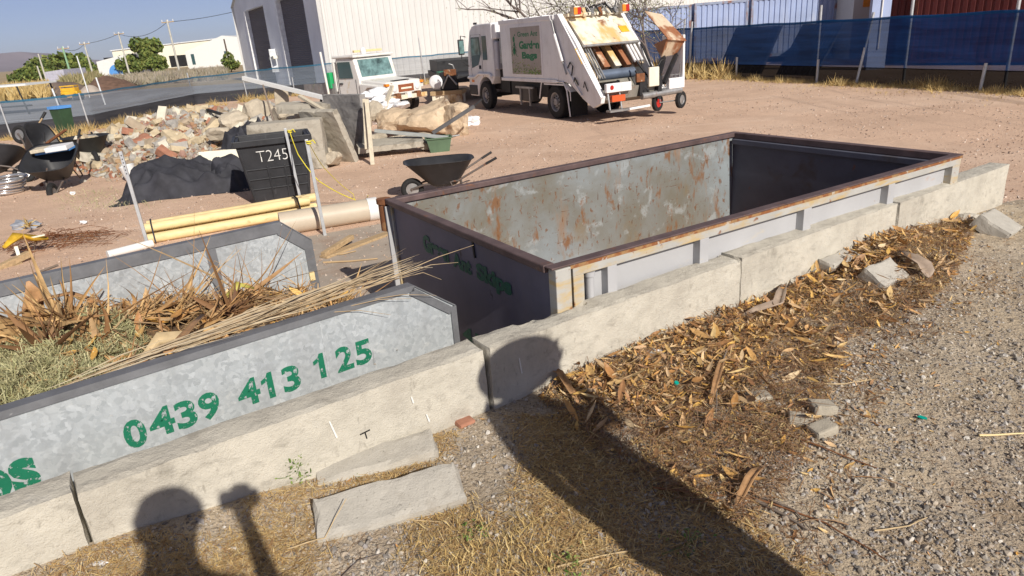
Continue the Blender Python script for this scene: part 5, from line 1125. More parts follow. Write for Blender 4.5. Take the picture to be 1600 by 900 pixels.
# black tarpaulin heap
def tarp(label, c, rx, ry, h, seed, rz=0):
    v = []; f = []; n, m_ = 90, 60; o3 = Vector((seed, seed*2, 0))
    for i in range(n+1):
        for j in range(m_+1):
            x = (i/n*2-1); y = (j/m_*2-1); r2 = x*x+y*y
            k = 1+.25*noise.noise(Vector((x*2, y*2, seed)))
            e = max(0, 1-(abs(x)**3+abs(y)**3))
            X, Y = x*rx*k, y*ry*k
            fold = 1-abs(noise.noise(Vector((X*1.5+Y*1.0, Y*1.0, seed))))*2.4
            fold2 = 1-abs(noise.noise(Vector((X*1.3-Y*2.2, Y*1.1+X*.8, seed+9))))*2.2
            z = h*e**.6*(.45+.6*noise.noise(Vector((X*.9, Y*.9, seed+3))))+(fold*.17+fold2*.24)*min(1, e*2.5)+.05*noise.noise(Vector((X*4, Y*3, 1)))*min(1, e*3)
            v.append((X, Y, max(0.004, z-.03)))
    for i in range(n):
        for j in range(m_): f.append((i*(m_+1)+j, (i+1)*(m_+1)+j, (i+1)*(m_+1)+j+1, i*(m_+1)+j+1))
    mb = MB(); mb.add(v, f, True); o = mb.build('tarpaulin', m_bcloth); o.location = c; o.rotation_euler = (0, 0, rz); tag(o, label, 'tarpaulin')
tarp('crumpled black shade cloth heap in front of the rubble pile', (-6.3, 13.8, 0), 1.3, .9, .56, 4, R(12))
tarp('black cloth draped over the rubble behind the black bin', (-5.75, 16.2, .45), .5, .6, .5, 9, R(-50))
tarp('low right end of the black cloth lying beside the chalk marked bin', (-5.35, 14.0, 0), .6, .5, .42, 6, R(10))
o = rough_box(.95, .10, .42, .05, .004, 61, .006); o = link('foam_board', o, None, [m_foam]); o.location = (-6.15, 15.2, .12); o.rotation_euler = (R(-18), 0, R(3)); tag(o, 'flat cream foam board leaning on the rubble above the black cloth', 'board')
mb = MB(); mb.lathe((0, 0, 0), (0, 0, 1), [(.13, 0), (.16, .34), (.15, .34), (.12, .02), (.001, .02)], 22); o = mb.build('bucket', m_pvcw); o.location = at(208, 282, 0)+Vector((0, 0, .01)); o.rotation_euler = (.1, -.15, 0); tag(o, 'white plastic bucket left of the black cloth', 'bucket')

# wheelbarrows
def barrow(label, loc, rz, tub, rot=None, round_=False, L=.98, Wd=.68, load=None, fork=True):
    t = thing('wheelbarrow', label, 'wheelbarrow', loc, rz, 'wheelbarrows in the yard', rot=rot)
    n = 28; mb = MB()
    def ringpts(k, z, a, b, off): 
        pts = []
        for i in range(n):
            q = 2*math.pi*i/n; c, s = math.cos(q), math.sin(q); e = .55 if not round_ else 1.0
            pts.append(Vector((off+a*math.copysign(abs(c)**e, c), b*math.copysign(abs(s)**e, s), z)))
        return pts
    lv = [ringpts(0, .22, L*.17, Wd*.22, -.04), ringpts(0, .26, L*.22, Wd*.27, -.03), ringpts(0, .62, L*.49, Wd*.49, .02), ringpts(0, .635, L*.52, Wd*.53, .02), ringpts(0, .625, L*.485, Wd*.485, .02), ringpts(0, .265, L*.205, Wd*.255, -.03), ringpts(0, .245, L*.16, Wd*.2, -.04)]
    vs = [p for r_ in lv for p in r_]; fs = [(i*n+k, i*n+(k+1) % n, (i+1)*n+(k+1) % n, (i+1)*n+k) for i in range(6) for k in range(n)]; fs.append(tuple(range(n))[::-1]); fs.append(tuple(range(6*n, 7*n)))
    mb.add(vs, fs, True); mb.build('tub', tub, t)
    fr = mat('wheelbarrow_frame', (.14, .12, .11), .6, .3, patches=((RUST, 8, .55, .65, .7, (1, 1, 1)),))
    for s_ in (-1, 1):
        mb = MB(); mb.path([(.52, s_*.05, .20), (.3, s_*.12, .27), (-.25, s_*.22, .30), (-.75, s_*.28, .55)], .017, 8); mb.build('frame_rail', fr, t)
        mb = MB(); mb.tube((-.72, s_*.277, .535), (-.9, s_*.30, .62), .021, 10); mb.build('grip', m_black, t)
        mb = MB(); mb.path([(-.12, s_*.2, .3), (-.22, s_*.22, .02), (-.34, s_*.23, .01), (-.3, s_*.22, .32)], .012, 6); mb.build('leg', fr, t)
    if loc[0] < -5: t.scale = (1.25, 1.25, 1.25)
    w_ = MB(); w_.ring((.50, 0, .19), (0, 1, 0), .145, .045, 26, 10); wh = w_.build('wheel', m_rubber, t)
    mb = MB(); mb.lathe((.50, -.03, .19), (0, 1, 0), [(.001, 0), (.105, .005), (.105, .055), (.001, .06)], 16); mb.build('rim', m_steel, wh)
    mb = MB(); mb.tube((.5, -.07, .19), (.5, .07, .19), .010, 8); mb.build('axle', fr, t)
    return t
barrow('black plastic wheelbarrow standing alone behind the corner of the big skip', (-1.02, 11.25, 0), R(188), m_plblack, L=1.12, Wd=.74)
barrow('black wheelbarrow tipped up on its nose behind the others at the left', (-12.3, 18.1, .28), 0, m_plblack, rot=(R(20), R(-62), R(150)))
barrow('black wheelbarrow at the left edge with its tub turned on its side', (-11.9, 16.1, .1), 0, m_plblack, rot=(R(-28), R(10), R(20)))
b2 = barrow('black wheelbarrow facing the viewer and loaded with flat white boxes', (-9.7, 15.2, .0), 0, m_plblack, rot=(R(0), R(22), R(-78)), L=.95, Wd=.80)
b3 = barrow('round black wheelbarrow filled with broken masonry beside the rubble pile', (-10.6, 18.0, .0), R(-50), m_plblack, round_=True, L=.95, Wd=.85)
for i, (dx, dy, lx, ly, lz, rz, m, lab) in enumerate(((-.25, .0, .30, .34, .07, 8, m_woodl, 'buff box lying at the left of the loaded wheelbarrow'), (.15, .02, .46, .36, .10, 5, m_bag, 'white flat box on top of the loaded wheelbarrow'), (.0, .1, .75, .3, .05, 3, m_plblue, 'blue tray under the boxes in the loaded wheelbarrow'))):
    mb = MB(); mb.box(-lx/2, lx/2, -ly/2, ly/2, 0, lz); o = mb.build('flat_box', m, bevel=.01); o.location = (-9.68+dx, 15.15+dy, .82 if i != 2 else .78); o.rotation_euler = (R(5), R(-4), R(rz)); tag(o, lab, 'box')
for i in range(6):
    me = rough_box(.22, .13, .1, .04, .01, 70+i, .02); o = link('masonry_piece', me, None, [m_brick[(i*2) % 5]]); a = i*1.05; o.location = (-10.6+math.cos(a)*.2, 18.0+math.sin(a)*.18, .68+.02*(i % 3)); o.rotation_euler = (.3*i, .2*i, a); tag(o, ('buff', 'grey', 'brown', 'red', 'pale', 'rough buff')[i]+' broken brick lying in the round wheelbarrow', 'brick', 'bricks in the round wheelbarrow')
# green wheelie bin with blue lid
t = thing('wheelie_bin', 'dark green wheelie bin with a blue lid by the low blue fence', 'wheelie bin', (-15.9, 26.0, 0), R(-22))
t.scale = (.72, .70, 1.1)
mb = MB(); mb.add([(-.25, -.28, .05), (.25, -.28, .05), (.25, .28, .05), (-.25, .28, .05), (-.34, -.36, .98), (.34, -.36, .98), (.34, .36, .98), (-.34, .36, .98)], [(3, 2, 1, 0), (0, 1, 5, 4), (1, 2, 6, 5), (2, 3, 7, 6), (3, 0, 4, 7), (4, 5, 6, 7)]); mb.build('body', m_plgreen, t, bevel=.02)
mb = MB(); mb.box(-.38, .38, -.42, .38, .98, 1.07); mb.tube((-.3, .42, 1.0), (.3, .42, 1.0), .025, 8); mb.build('lid', m_plblue, t, bevel=.02)
for s_ in (-.27, .27):
    mb = MB(); mb.lathe((s_-.03, .3, .1), (1, 0, 0), [(.001, 0), (.1, 0), (.1, .06), (.001, .06)], 16); mb.build('wheel', m_rubber, t)
# rusty bars and shovel across the wheelbarrows
timber('rusty steel bar leaning up to the right across the wheelbarrows', atd(50, 240, 16.6), atd(103, 203, 16.2), .05, .05, m_rust, 'steel_bar', 'bar')
t = thing('shovel', 'shovel with black grip leaning up behind the tipped wheelbarrow', 'shovel', atd(35, 232, 18.2)); a = t.location.copy()
mb = MB(); mb.path([(0, 0, 0), atd(66, 185, 18.6)-a], .02, 8); mb.build('shaft', m_wood, t)
mb = MB(); mb.path([atd(64, 187, 18.6)-a, atd(71, 175, 18.7)-a], .035, 8); mb.build('grip', m_black, t)
mb = MB(); mb.prism([(-.12, 0, -.28), (.12, 0, -.28), (.12, 0, 0), (-.12, 0, 0)], (0, .01, 0)); mb.build('blade', m_rust, t)
rag('pink_rag', 'pink plastic sheet scrap beside the round wheelbarrow', (120, 211), .3, .2, .08, 12, mat('pink_plastic', (.6, .3, .32), .6))
for o in [o for o in COL.objects if o.name == 'pink_rag']: o.location = at(120, 216, .05)
for k in range(5):
    mb = MB(); mb.ring((0, 0, 0), (0, 0, 1), .33-.02*(k % 2), .035, 40, 10); o = mb.build('steel_ring', mat('shiny_steel', (.62, .62, .63), .22, .8, var=.2)); o.location = at(8+3*k, 300-0*k, .04)+Vector((.0, 0, .072*k)); o.rotation_euler = (R(2*k-3), R(3*(k % 2)), 0)
    tag(o, ['lowest shiny steel ring, flat on the ground at the left edge', 'second shiny steel ring from the ground at the left edge', 'middle shiny steel ring of the stack at the left edge', 'second shiny steel ring from the top at the left edge', 'topmost shiny steel ring of the stack at the left edge'][k], 'steel ring', 'stacked steel rings')
# small scrap heap: rusty mesh, yellow cloth, timbers
t = thing('rusty_mesh', 'tangled rusty wire mesh spread on the ground at the left', 'wire mesh', (-6.75, 10.1, 0)); mb = MB(); rr = random.Random(8)
for k in range(150):
    a = rr.uniform(0, 6.28); q = rr.uniform(0, 1)**.7; p0 = Vector((math.cos(a)*q*.85, math.sin(a)*q*.45, .02+rr.uniform(0, .22)*(1-q))); p1 = p0+Vector((rr.gauss(0, .25), rr.gauss(0, .14), rr.gauss(0, .03))); p1.z = max(.01, p1.z)
    mb.path([p0, (p0+p1)/2+Vector((rr.gauss(0, .03), rr.gauss(0, .03), abs(rr.gauss(0, .04)))), p1], .004, 4)
mb.build('wire', m_rust, t)
mb = MB()
for k in range(26): mb.path([(-.85+.068*k, -.38, .03+.04*math.sin(k)), (-.8+.068*k, 0, .10+.05*math.sin(k*.7)), (-.75+.068*k, .4, .03)], .003, 4)
mb.build('wire', m_rust, t)
strip_obj('yellow_cloth', 'torn yellow cloth sheet folded over the scrap timber at the left', 'cloth', [atd(8, 388, 9.3), atd(30, 372, 9.5), atd(52, 376, 9.6), atd(76, 374, 9.7)], [.05, .16, .15, .05], mat('yellow_cloth_fabric', (.62, .38, .03), .8, var=.3, vs=14), cup=.4)
timber('white stick lying over the yellow cloth', atd(22, 384, 9.5)+Vector((0, 0, .06)), atd(72, 372, 9.65)+Vector((0, 0, .05)), .03, .02, m_foam, 'white_stick', 'stick')
timber('short white peg sticking out below the yellow cloth', atd(25, 386, 9.3), atd(32, 408, 9.15), .045, .04, m_foam, 'white_stick', 'stick')
timber('chunky sawn timber lying nearest the galvanised skip at the left edge', atd(-20, 428, 8.8), atd(46, 396, 9.3), .10, .08, m_wood)
timber('thinner sawn timber beside the chunky one at the left edge', atd(-20, 440, 8.7), atd(34, 412, 9.15), .06, .05, m_wood)
timber('dark thin stick lying right of the sawn timbers', at(52, 428, .02), at(90, 414, .02), .025, .02, m_gry, 'dark_stick', 'stick')
frond('dry yellow tuft on top of the rusty wire mesh', at(44, 352, .15), Vector((0, 0, 1)), 20, .16, 21, None, m_grass, width=.01, spread=.8)
o = rag('grey_bag', 'crumpled grey plastic behind the yellow tuft', (40, 345), .24, .14, .10, 14, mat('grey_film', (.28, .3, .34), .4)); o.location = at(40, 352, .05)
for x, y, lab in ((130, 348, 'small white plastic scrap beyond the rusty mesh'), (114, 302, 'white rubble scrap in front of the wheelbarrows')):
    o = rag('white_scrap', lab, (x, y), .06, .05, .04, x, m_bag); o.location = at(x, y, .03)

# ================================================================== RUBBLE PILE
MC = Vector((-9.3, 20.7, 0))
def pile_z(x, y):
    dx, dy = (x+9.3)/3.3, (y-20.9)/3.9; r_ = math.sqrt(dx*dx+dy*dy); z = 1.0*max(0, 1-r_**1.5)
    dx, dy = (x+6.5)/2.4, (y-19.8)/2.8; r_ = math.sqrt(dx*dx+dy*dy); z = max(z, 1.0*max(0, 1-r_**1.8))
    dx, dy = (x+8.2)/2.2, (y-18)/2.2; r_ = math.sqrt(dx*dx+dy*dy); z = max(z, .45*max(0, 1-r_**1.6))
    return z
mb = MB(); v = []; nx, ny = 60, 60
for i in range(nx+1):
    for j in range(ny+1):
        x = -13+9.5*i/nx; y = 15.5+9.8*j/ny; v.append((x, y, pile_z(x, y)+.08*noise.noise(Vector((x*2, y*2, 0)))*min(1, pile_z(x, y)*5)-.04))
mb.add(v, [(i*(ny+1)+j, (i+1)*(ny+1)+j, (i+1)*(ny+1)+j+1, i*(ny+1)+j+1) for i in range(nx) for j in range(ny)], True)
tag(mb.build('rubble_fill', mat('rubble_dust', (.42, .35, .27), 1, var=.3, vs=5, bump=1, bs=15, bump2=.8, bs2=4)), None, None, None, 'stuff')
BR = [rough_box(.30, .16, .13, .07, .012, 200+i, .02) for i in range(3)]; CHK = [rock(.19, .15, .11, 220+i, 2, .5) for i in range(4)]; CINDER = rough_box(.40, .20, .19, .08, .01, 230, .02)
colname = ['buff', 'red', 'grey', 'pale', 'brown']; wts = [.34, .09, .2, .25, .12]
rr = random.Random(12); cnt = 0; tries = 0; cellm = {}
while cnt < 285 and tries < 9000:
    tries += 1; x = rr.uniform(-12.6, -5.0); y = rr.uniform(15.7, 22.6); z = pile_z(x, y)
    if z < .03 or (x > -7.6 and y < 18.4): continue
    if z < .12 and rr.random() < .5: continue
    if any((x-a)**2+(y-b)**2 < (.19+.2*(z < .2))**2 for a, b in cellm.get((int(x*2), int(y*2)), [])): continue
    for i in (-1, 0, 1):
        for j in (-1, 0, 1): cellm.setdefault((int(x*2)+i, int(y*2)+j), []).append((x, y))
    ci = rr.choices(range(5), wts)[0]; kind = rr.random(); s_ = rr.uniform(.85, 1.55)
    src = BR[rr.randrange(3)] if kind < .55 else (CHK[rr.randrange(4)] if kind < .9 else CINDER)
    key = (src.name, ci)
    if key not in MATS: me = src.copy(); me.materials.clear(); me.materials.append(m_brick[ci]); MATS[key] = me
    o = bpy.data.objects.new('rubble_piece', MATS[key]); COL.objects.link(o); o.location = (x, y, z-.02); o.scale = (s_, s_*rr.uniform(.8, 1.1), s_*rr.uniform(.8, 1.2)); o.rotation_euler = (rr.gauss(0, .5), rr.gauss(0, .5), rr.uniform(0, 6.28))
    shape = 'broken brick' if kind < .55 else ('lump' if kind < .9 else 'block')
    size = 'small' if s_ < 1.2 else ('medium' if s_ < 1.48 else 'large'); hz = 'foot' if z < .3 else ('slope' if z < .62 else 'top')
    wx = ['at the wheelbarrow end', 'left of the middle', 'above the black cloth', 'right of the middle', 'by the big slab'][min(4, int((x+12.6)/1.52))]; dz = 'front' if y < 18.6 else ('back' if y > 20.8 else 'centre')
    tag(o, '%s %s %s on the %s %s of the rubble pile %s' % (size, colname[ci], shape, dz, hz, wx), 'rubble', 'rubble pieces in the pile'); cnt += 1
print('rubble', cnt)
rs = np.random.RandomState(4); P = []
while len(P) < 6500:
    x, y = rs.uniform(-13, -4.6), rs.uniform(15.3, 22.5); z = pile_z(x, y)
    if z > .0 or rs.rand() < .04: P.append((x, y, z))
P = np.array(P); N = len(P); s = .02+.075*rs.rand(N)**2.4
tag(scatter('rubble_bits', ICO_V, ICO_F, mat('rubble_bits_mix', (.4, .3, .2), .9, island=[c for c in ((.42, .34, .2), (.3, .12, .07), (.3, .29, .27), (.5, .47, .4), (.25, .18, .12))]), P, rots(N, rs, .9), np.stack([s*1.3, s, s*.7], 1), jitter=.3), None, None, None, 'stuff')
def big_rock(label, c, sx, sy, sz, seed, m, rot=(0, 0, 0), name='boulder', cat='rock', sub=4, rough=.35):
    me = rock(sx, sy, sz, seed, sub, rough); o = link(name, me, None, [m]); o.location = c; o.rotation_euler = rot; return tag(o, label, cat)
m_lump = mat('broken_concrete', (.47, .41, .32), .95, var=.2, vs=3, patches=(((.27, .22, .16), 3, .52, .66, .5, (1, 1, 1)), ((.2, .17, .13), 14, .6, .7, .5, (1, 1, 1))), bump=.7, bs=30, bump2=.5, bs2=7)
for (x, y, d, sx, sy, sz, lab) in ((405, 178, 19.0, .50, .4, .38, 'large cream concrete lump below the short upright block'), (365, 190, 18.6, .45, .4, .3, 'pale angular concrete lump left of the large cream one'), (440, 178, 18.5, .32, .3, .22, 'rough tan concrete lump right of the large cream one'), (470, 182, 18.2, .34, .3, .2, 'broken concrete lump under the long slab'), (385, 205, 17.2, .40, .3, .25, 'grey concrete lump behind the black bin'), (345, 208, 17.6, .36, .3, .2, 'flat tan rubble lump left of the black bin'), (430, 200, 17.2, .4, .3, .2, 'low concrete lump against the big standing slab'), (590, 218, 17.2, .26, .24, .24, 'tan stone beside the foot of the dark standing panel'), (607, 222, 17.0, .22, .2, .18, 'small tan stone between two others on the flat slab'), (628, 219, 17.3, .26, .22, .16, 'tan stone at the right of the flat slab'), (585, 175, 20.0, .35, .3, .3, 'pale rubble lump below the white sacks'), (565, 195, 19.0, .3, .3, .3, 'grey stone behind the edge of the standing panel'), (520, 247, 15.2, .30, .22, .18, 'buff rock at the foot of the leaning dark slab'), (500, 240, 15.7, .28, .22, .2, 'pale rock at the right end of the big concrete slab'), (660, 214, 17.6, .25, .2, .12, 'low tan stone in front of the large boulder')):
    p = atd(x, y, d); big_rock(lab, (p.x, p.y, max(p.z, sz*.45)), sx, sy, sz, x, m_lump, (0, 0, x*.1), 'stone', 'stone', 3)
big_rock('large orange tan boulder in front of the old ute', (-1.85, 19.4, .38), 1.05, .75, .62, 303, m_rock, (0, 0, .2), rough=.3)
big_rock('lower reddish tan boulder at the left of the large boulder', (-2.9, 19.6, .33), .6, .6, .45, 305, m_rock, (0, 0, 1.2), rough=.3)
big_rock('upright orange boulder at the right end of the boulder row', (-1.15, 18.8, .36), .45, .5, .5, 310, m_rock, (0, .1, .5), rough=.35)
me = rough_box(.35, .3, .42, .06, .02, 331, .03); o = link('concrete_piece', me, None, [m_lump]); p = atd(438, 152, 18.8); o.location = (p.x, p.y, p.z-.2); o.rotation_euler = (.1, .15, .3); tag(o, 'short upright concrete block on top of the rubble', 'concrete piece')
# big standing and leaning slabs
def slab_at(label, c, L, W_, H_, rot, seed, m=m_conc_d, res=.09, amp=.012):
    me = rough_box(L, W_, H_, res, amp, seed, .02); o = link('concrete_slab', me, None, [m]); o.location = c; o.rotation_euler = rot; return tag(o, label, 'concrete slab')
m_cslab = mat('buff_concrete', (.40, .37, .31), .9, var=.12, vs=3, patches=(((.15, .13, .1), 3, .53, .66, .75, (1, 1, 1)), ((.2, .18, .14), 14, .58, .68, .5, (1, 1, 1))), bump=.4, bs=50)
slab_at('big buff concrete slab standing on edge behind the black bin', (-4.62, 15.25, 0), 1.55, .62, 1.06, (0, 0, R(7)), 401, m_cslab)
slab_at('dark stained, shade-toned concrete panel standing on edge, its thin side lit', (-3.62, 16.75, 0), 1.5, .16, 1.42, (0, 0, R(137)), 402, mat('shade_toned_concrete', (.27, .26, .25), .9, var=.25, vs=2, patches=(((.08, .08, .085), 2, .5, .65, .6, (1, 1, 2)),), bump=.3, bs=40))  # dark base colour stands for the broad face's shade; patches are stains
slab_at('thick concrete slab leaning against the dark panel', (-3.75, 15.95, .0), 1.15, .15, 1.28, (R(-20), 0, R(146)), 403, m_cslab)
slab_at('broad concrete slab resting high across the rubble beside the panel', (-4.55, 17.3, 1.02), 1.6, .5, .22, (R(3), R(3), R(-4)), 404, m_cslab)
slab_at('flat concrete slab propped low in front of the tan stones', (-2.6, 16.35, .18), 1.55, .75, .13, (R(6), 0, R(12)), 405, m_cslab)
slab_at('smaller slab end tipped against the flat slab', (-1.75, 16.5, .05), .5, .4, .16, (R(10), R(15), R(30)), 406, m_cslab)
timber('pale wooden post leaning against the edge of the dark panel', (-2.83, 15.0, .0), Vector((-2.9, 15.75, 1.33)), .09, .05, m_woodl, 'wooden_post', 'post')
timber('pale wooden post leaning beside the other against the panel', (-2.98, 15.35, .3), Vector((-2.98, 15.9, 1.33)), .07, .05, m_woodl, 'wooden_post', 'post')
timber('short cream plank standing in front of the ute grille', atd(600, 172, 22.5), atd(613, 134, 22.8), .18, .05, m_woodl, 'plank', 'plank')
timber('long white beam sticking out over the rubble to the left', atd(380, 122, 19.0), atd(512, 154, 17.8), .10, .10, m_pvcw, 'white_beam', 'beam')
timber('pale timber lying diagonally on the rubble below the white beam', atd(468, 150, 17.4), atd(512, 176, 16.6), .10, .06, m_woodl)
timber('dark stick propping up the white beam', atd(411, 133, 18.6), atd(428, 192, 17.6), .04, .04, m_gry, 'prop_stick', 'stick')
timber('long dark pole lying across the back of the rubble pile', atd(312, 168, 21.0), atd(398, 194, 18.2), .07, .07, m_black, 'dark_pole', 'pole')
timber('dark grey tube leaning up to the right over the boulders', atd(676, 208, 17.2), atd(741, 166, 17.4), .085, .085, mat('grey_tube', (.10, .10, .105), .5, .2), 'steel_tube', 'tube')
timber('thin end of the dark tube rising past the boulders', atd(738, 168, 17.4), atd(753, 155, 17.45), .04, .04, m_black, 'steel_tube', 'tube')
timber('light grey square gutter lying across the stones to the green box', atd(586, 204, 16.6), atd(700, 215, 16.3), .11, .07, mat('grey_gutter', (.36, .38, .37), .6), 'gutter', 'gutter')
timber('thin grey rod poking out right of the green box', atd(700, 214, 16.5), atd(718, 211, 16.6), .04, .03, m_steel, 'steel_rod', 'rod')
t = thing('green_box', 'open dark green plastic box under the end of the grey gutter', 'box', (-1.45, 16.25, 0), R(8)); mb = MB()
mb.add([(-.22, -.16, 0), (.22, -.16, 0), (.22, .16, 0), (-.22, .16, 0), (-.29, -.2, .32), (.29, -.2, .32), (.29, .2, .32), (-.29, .2, .32)], [(3, 2, 1, 0), (0, 1, 5, 4), (1, 2, 6, 5), (2, 3, 7, 6), (3, 0, 4, 7)]); bo = mb.build('body', mat('green_box_plastic', (.09, .15, .09), .6), t); bo.modifiers.new('thick', 'SOLIDIFY').thickness = .015
mb = MB()
for a, b in (((-.3, -.21, .32), (.3, -.21, .32)), ((.3, -.21, .32), (.3, .21, .32)), ((.3, .21, .32), (-.3, .21, .32)), ((-.3, .21, .32), (-.3, -.21, .32))): mb.bar(a, b, .03, .03)
mb.build('rim', mat('green_box_plastic', (0, 0, 0)), t)
o = big_rock('crumpled white plastic bag on the ground right of the boulders', at(736, 190, .1), .35, .25, .16, 77, m_bag, name='plastic_bag', cat='plastic bag', sub=3, rough=1.4)
# weedy dry grass and stalks behind the pile, along the fences
def grass_line(name, pts, n, wdt, h, seed, m=m_grass):
    rs = np.random.RandomState(seed); P = []
    L = [((Vector(b)-Vector(a)).length) for a, b in zip(pts[:-1], pts[1:])]; tot = sum(L)
    for _ in range(n):
        q = rs.uniform(0, tot); i = 0
        while q > L[i]: q -= L[i]; i += 1
        a, b = Vector(pts[i]), Vector(pts[i+1]); p = a.lerp(b, q/L[i]); d = (b-a).normalized(); e = abs(rs.normal(0, wdt)); P.append((p.x-d.y*e*SGN, p.y+d.x*e*SGN, 0))
    P = np.array(P); N = len(P); k = np.array([max(.15, min(1.4, .75+noise.noise(Vector((p[0]*1.1, p[1]*1.1, seed)))*1.5)) for p in P]); S = (rs.uniform(.3, 1.1, N)*h*k)[:, None]
    V = [(-.035, 0, 0), (.035, 0, 0), (.1, .15, 1), (-.5, .1, .8), (.6, -.1, .7), (-.1, -.5, .75)]; F = [(0, 1, 2), (0, 1, 3), (0, 1, 4), (0, 1, 5)]
    return tag(scatter(name, V, F, m, P, rots(N, rs, .3), np.tile(S, (1, 3))), None, None, None, 'stuff')
SGN = -1
grass_line('fence_grass', [rp(-.1), rp(1.6)], 5200, .35, .32, 51)
grass_line('fence_grass', [rp(-.1), rp(.25)], 900, .5, .75, 55)
grass_line('low_grass_fringe', [rp(0), rp(1.6)], 4200, .9, .10, 52)
grass_line('fence_grass', [(-19.6, 27.3), (-16.5, 28.9), (-16.3, 36), (-12.5, 40.1), (-4, 42.3), (1, 43.5)], 2600, .4, .38, 53)
grass_line('fence_grass', [(-16.2, 26.5), (-12.5, 23.6), (-8, 23.4)], 900, .5, .45, 54)
SGN = 1
rs = np.random.RandomState(61); P = np.array([(p.x+rs.normal(0, .35), p.y+rs.normal(0, .25), 0) for p in (at(rs.uniform(110, 235), rs.uniform(300, 325), 0) for _ in range(500))])
tag(scatter('low_yard_grass', BL_V, BL_F, m_fern, P, rots(500, rs, .6), np.tile(rs.uniform(.04, .13, 500)[:, None], (1, 3))), None, None, None, 'stuff')
for i, (x, y, Y, hh) in enumerate(((355, 168, 23.5, 1.0), (390, 160, 24.0, 1.1), (330, 172, 23.0, .8), (372, 165, 23.2, .9), (412, 158, 24, 1.2), (480, 150, 25, 1.1))):
    p = atd(x, y, Y); weed(['leggy green topped weed in the middle of the rubble back', 'tall leggy weed left of the white beam', 'short leggy weed at the left of the rubble back', 'bushy weed behind the rubble ridge', 'tall weed behind the white beam', 'tall weed beside the fence near the ute tray'][i], (p.x, p.y, .3), 90, hh, 70+i, .35)
# dry weed standing against the last barrier block
t = thing('dry_weed', 'dry branching weed standing against the last barrier block', 'weed', gat(1455, 345)); rr = random.Random(9); mb = MB()
for k in range(7):
    a = Vector((rr.gauss(0, .05), rr.gauss(0, .02), .22+rr.random()*.16)); mb.path([(0, 0, 0), a*.5+Vector((rr.gauss(0, .02), 0, 0)), a], .0025, 4, True, .001)
    for q in range(4): mb.path([a*(.5+.12*q), a*(.5+.12*q)+Vector((rr.gauss(0, .05), rr.gauss(0, .02), .04))], .0015, 4, True, .0008)
mb.build('stems', m_gry, t)

# ================================================================== VEHICLES
def wheel(name, parent, c, ax, r, w_, m_r=m_rimm, dish=.06, n=30, hub=None):
    """tyre with a rim as sub-part; ax points outwards"""
    ax = Vector(ax).normalized(); c = Vector(c); mb = MB()
    mb.lathe(c, ax, [(r*.58, -w_), (r*.93, -w_), (r, -w_*.86), (r, -w_*.14), (r*.93, 0), (r*.58, 0), (r*.56, -dish)], n); t = mb.build(name, m_rubber, parent)
    mb = MB(); mb.lathe(c, ax, [(r*.58, -.01), (r*.52, -.02), (r*.48, -dish), (r*.22, -dish*.7), (r*.2, -.015), (.001, -.01)], n); mb.build('rim', m_r, t)
    if hub:
        mb = MB()
        y = ax.cross(Vector((0, 0, 1)))
        for k in range(8):
            a = k*math.pi/4; p = c+ax*(-dish*.75)+(y*math.cos(a)+Vector((0, 0, 1))*math.sin(a))*r*.33; mb.tube(p, p+ax*.03, .02, 6)
        mb.build('wheel_nuts', m_black, t)
    return t
TR = TRK = thing('garbage_truck', 'white rear loading rubbish truck with a green lettered side sign and rusty open hopper', 'truck', (1.66, 20.70, 0), math.atan2(.898, -.441))
# x forward, y left (the near side), z up; body from y=-2.4 to 0
mb = MB(); mb.box(-1.2, 5.9, -.85, -.75, .62, .90); mb.box(-1.2, 5.9, -1.65, -1.55, .62, .90)
for x in (-.9, .8, 2.4, 3.6, 5.4): mb.box(x, x+.1, -1.55, -.85, .66, .86)
mb.box(-.1, .1, -2.2, -.2, .40, .56); mb.box(4.65, 4.85, -2.2, -.2, .40, .54); mb.build('chassis', m_black, TR)
mb = MB(); mb.box(.78, 3.2, -2.1, -.32, .55, 1.05); mb.build('underbody', m_black, TR)
mb = MB(); mb.box(1.5, 2.35, -.42, -.1, .40, .84); mb.build('fuel_tank', mat('dusty_tank', (.10, .09, .08), .6, .2), TR, bevel=.04)
mb = MB(); mb.box(1.35, 2.5, -.12, -.06, .80, .86)
for x in (1.55, 2.15): mb.box(x, x+.05, -.1, -.05, .28, .82)
mb.build('side_guard', m_steel, TR)
for x in (0, 4.75):
    wheel('wheel', TR, (x, -.03, .48), (0, 1, 0), .48, .27, m_rimm, .10, hub=True)
    wheel('wheel', TR, (x, -2.37, .48), (0, -1, 0), .48, .27, m_rimm, .10)
for yy in (-.33, -2.07): wheel('inner_wheel', TR, (0, yy, .48), (0, 1 if yy > -1 else -1, 0), .48, .26, m_rimm, .1)
# body box
mb = MB(); mb.box(-.25, 3.28, -2.38, -.02, 1.08, 2.84); mb.build('body', m_white, TR, bevel=.05)
mb = MB(); mb.box(-.2, 3.32, -.03, .015, 1.02, 1.12); mb.build('side_sill', m_white, TR, bevel=.01)
mb = MB(); mb.box(-.15, 3.28, -.06, .012, 2.74, 2.86); mb.build('top_rail', m_white, TR, bevel=.01)
for x in (2.9, 2.0, 1.2, .45):
    mb = MB(); mb.box(x, x+.12, -2.35, .0, 2.84, 2.88); mb.build('roof_rib', m_white, TR)
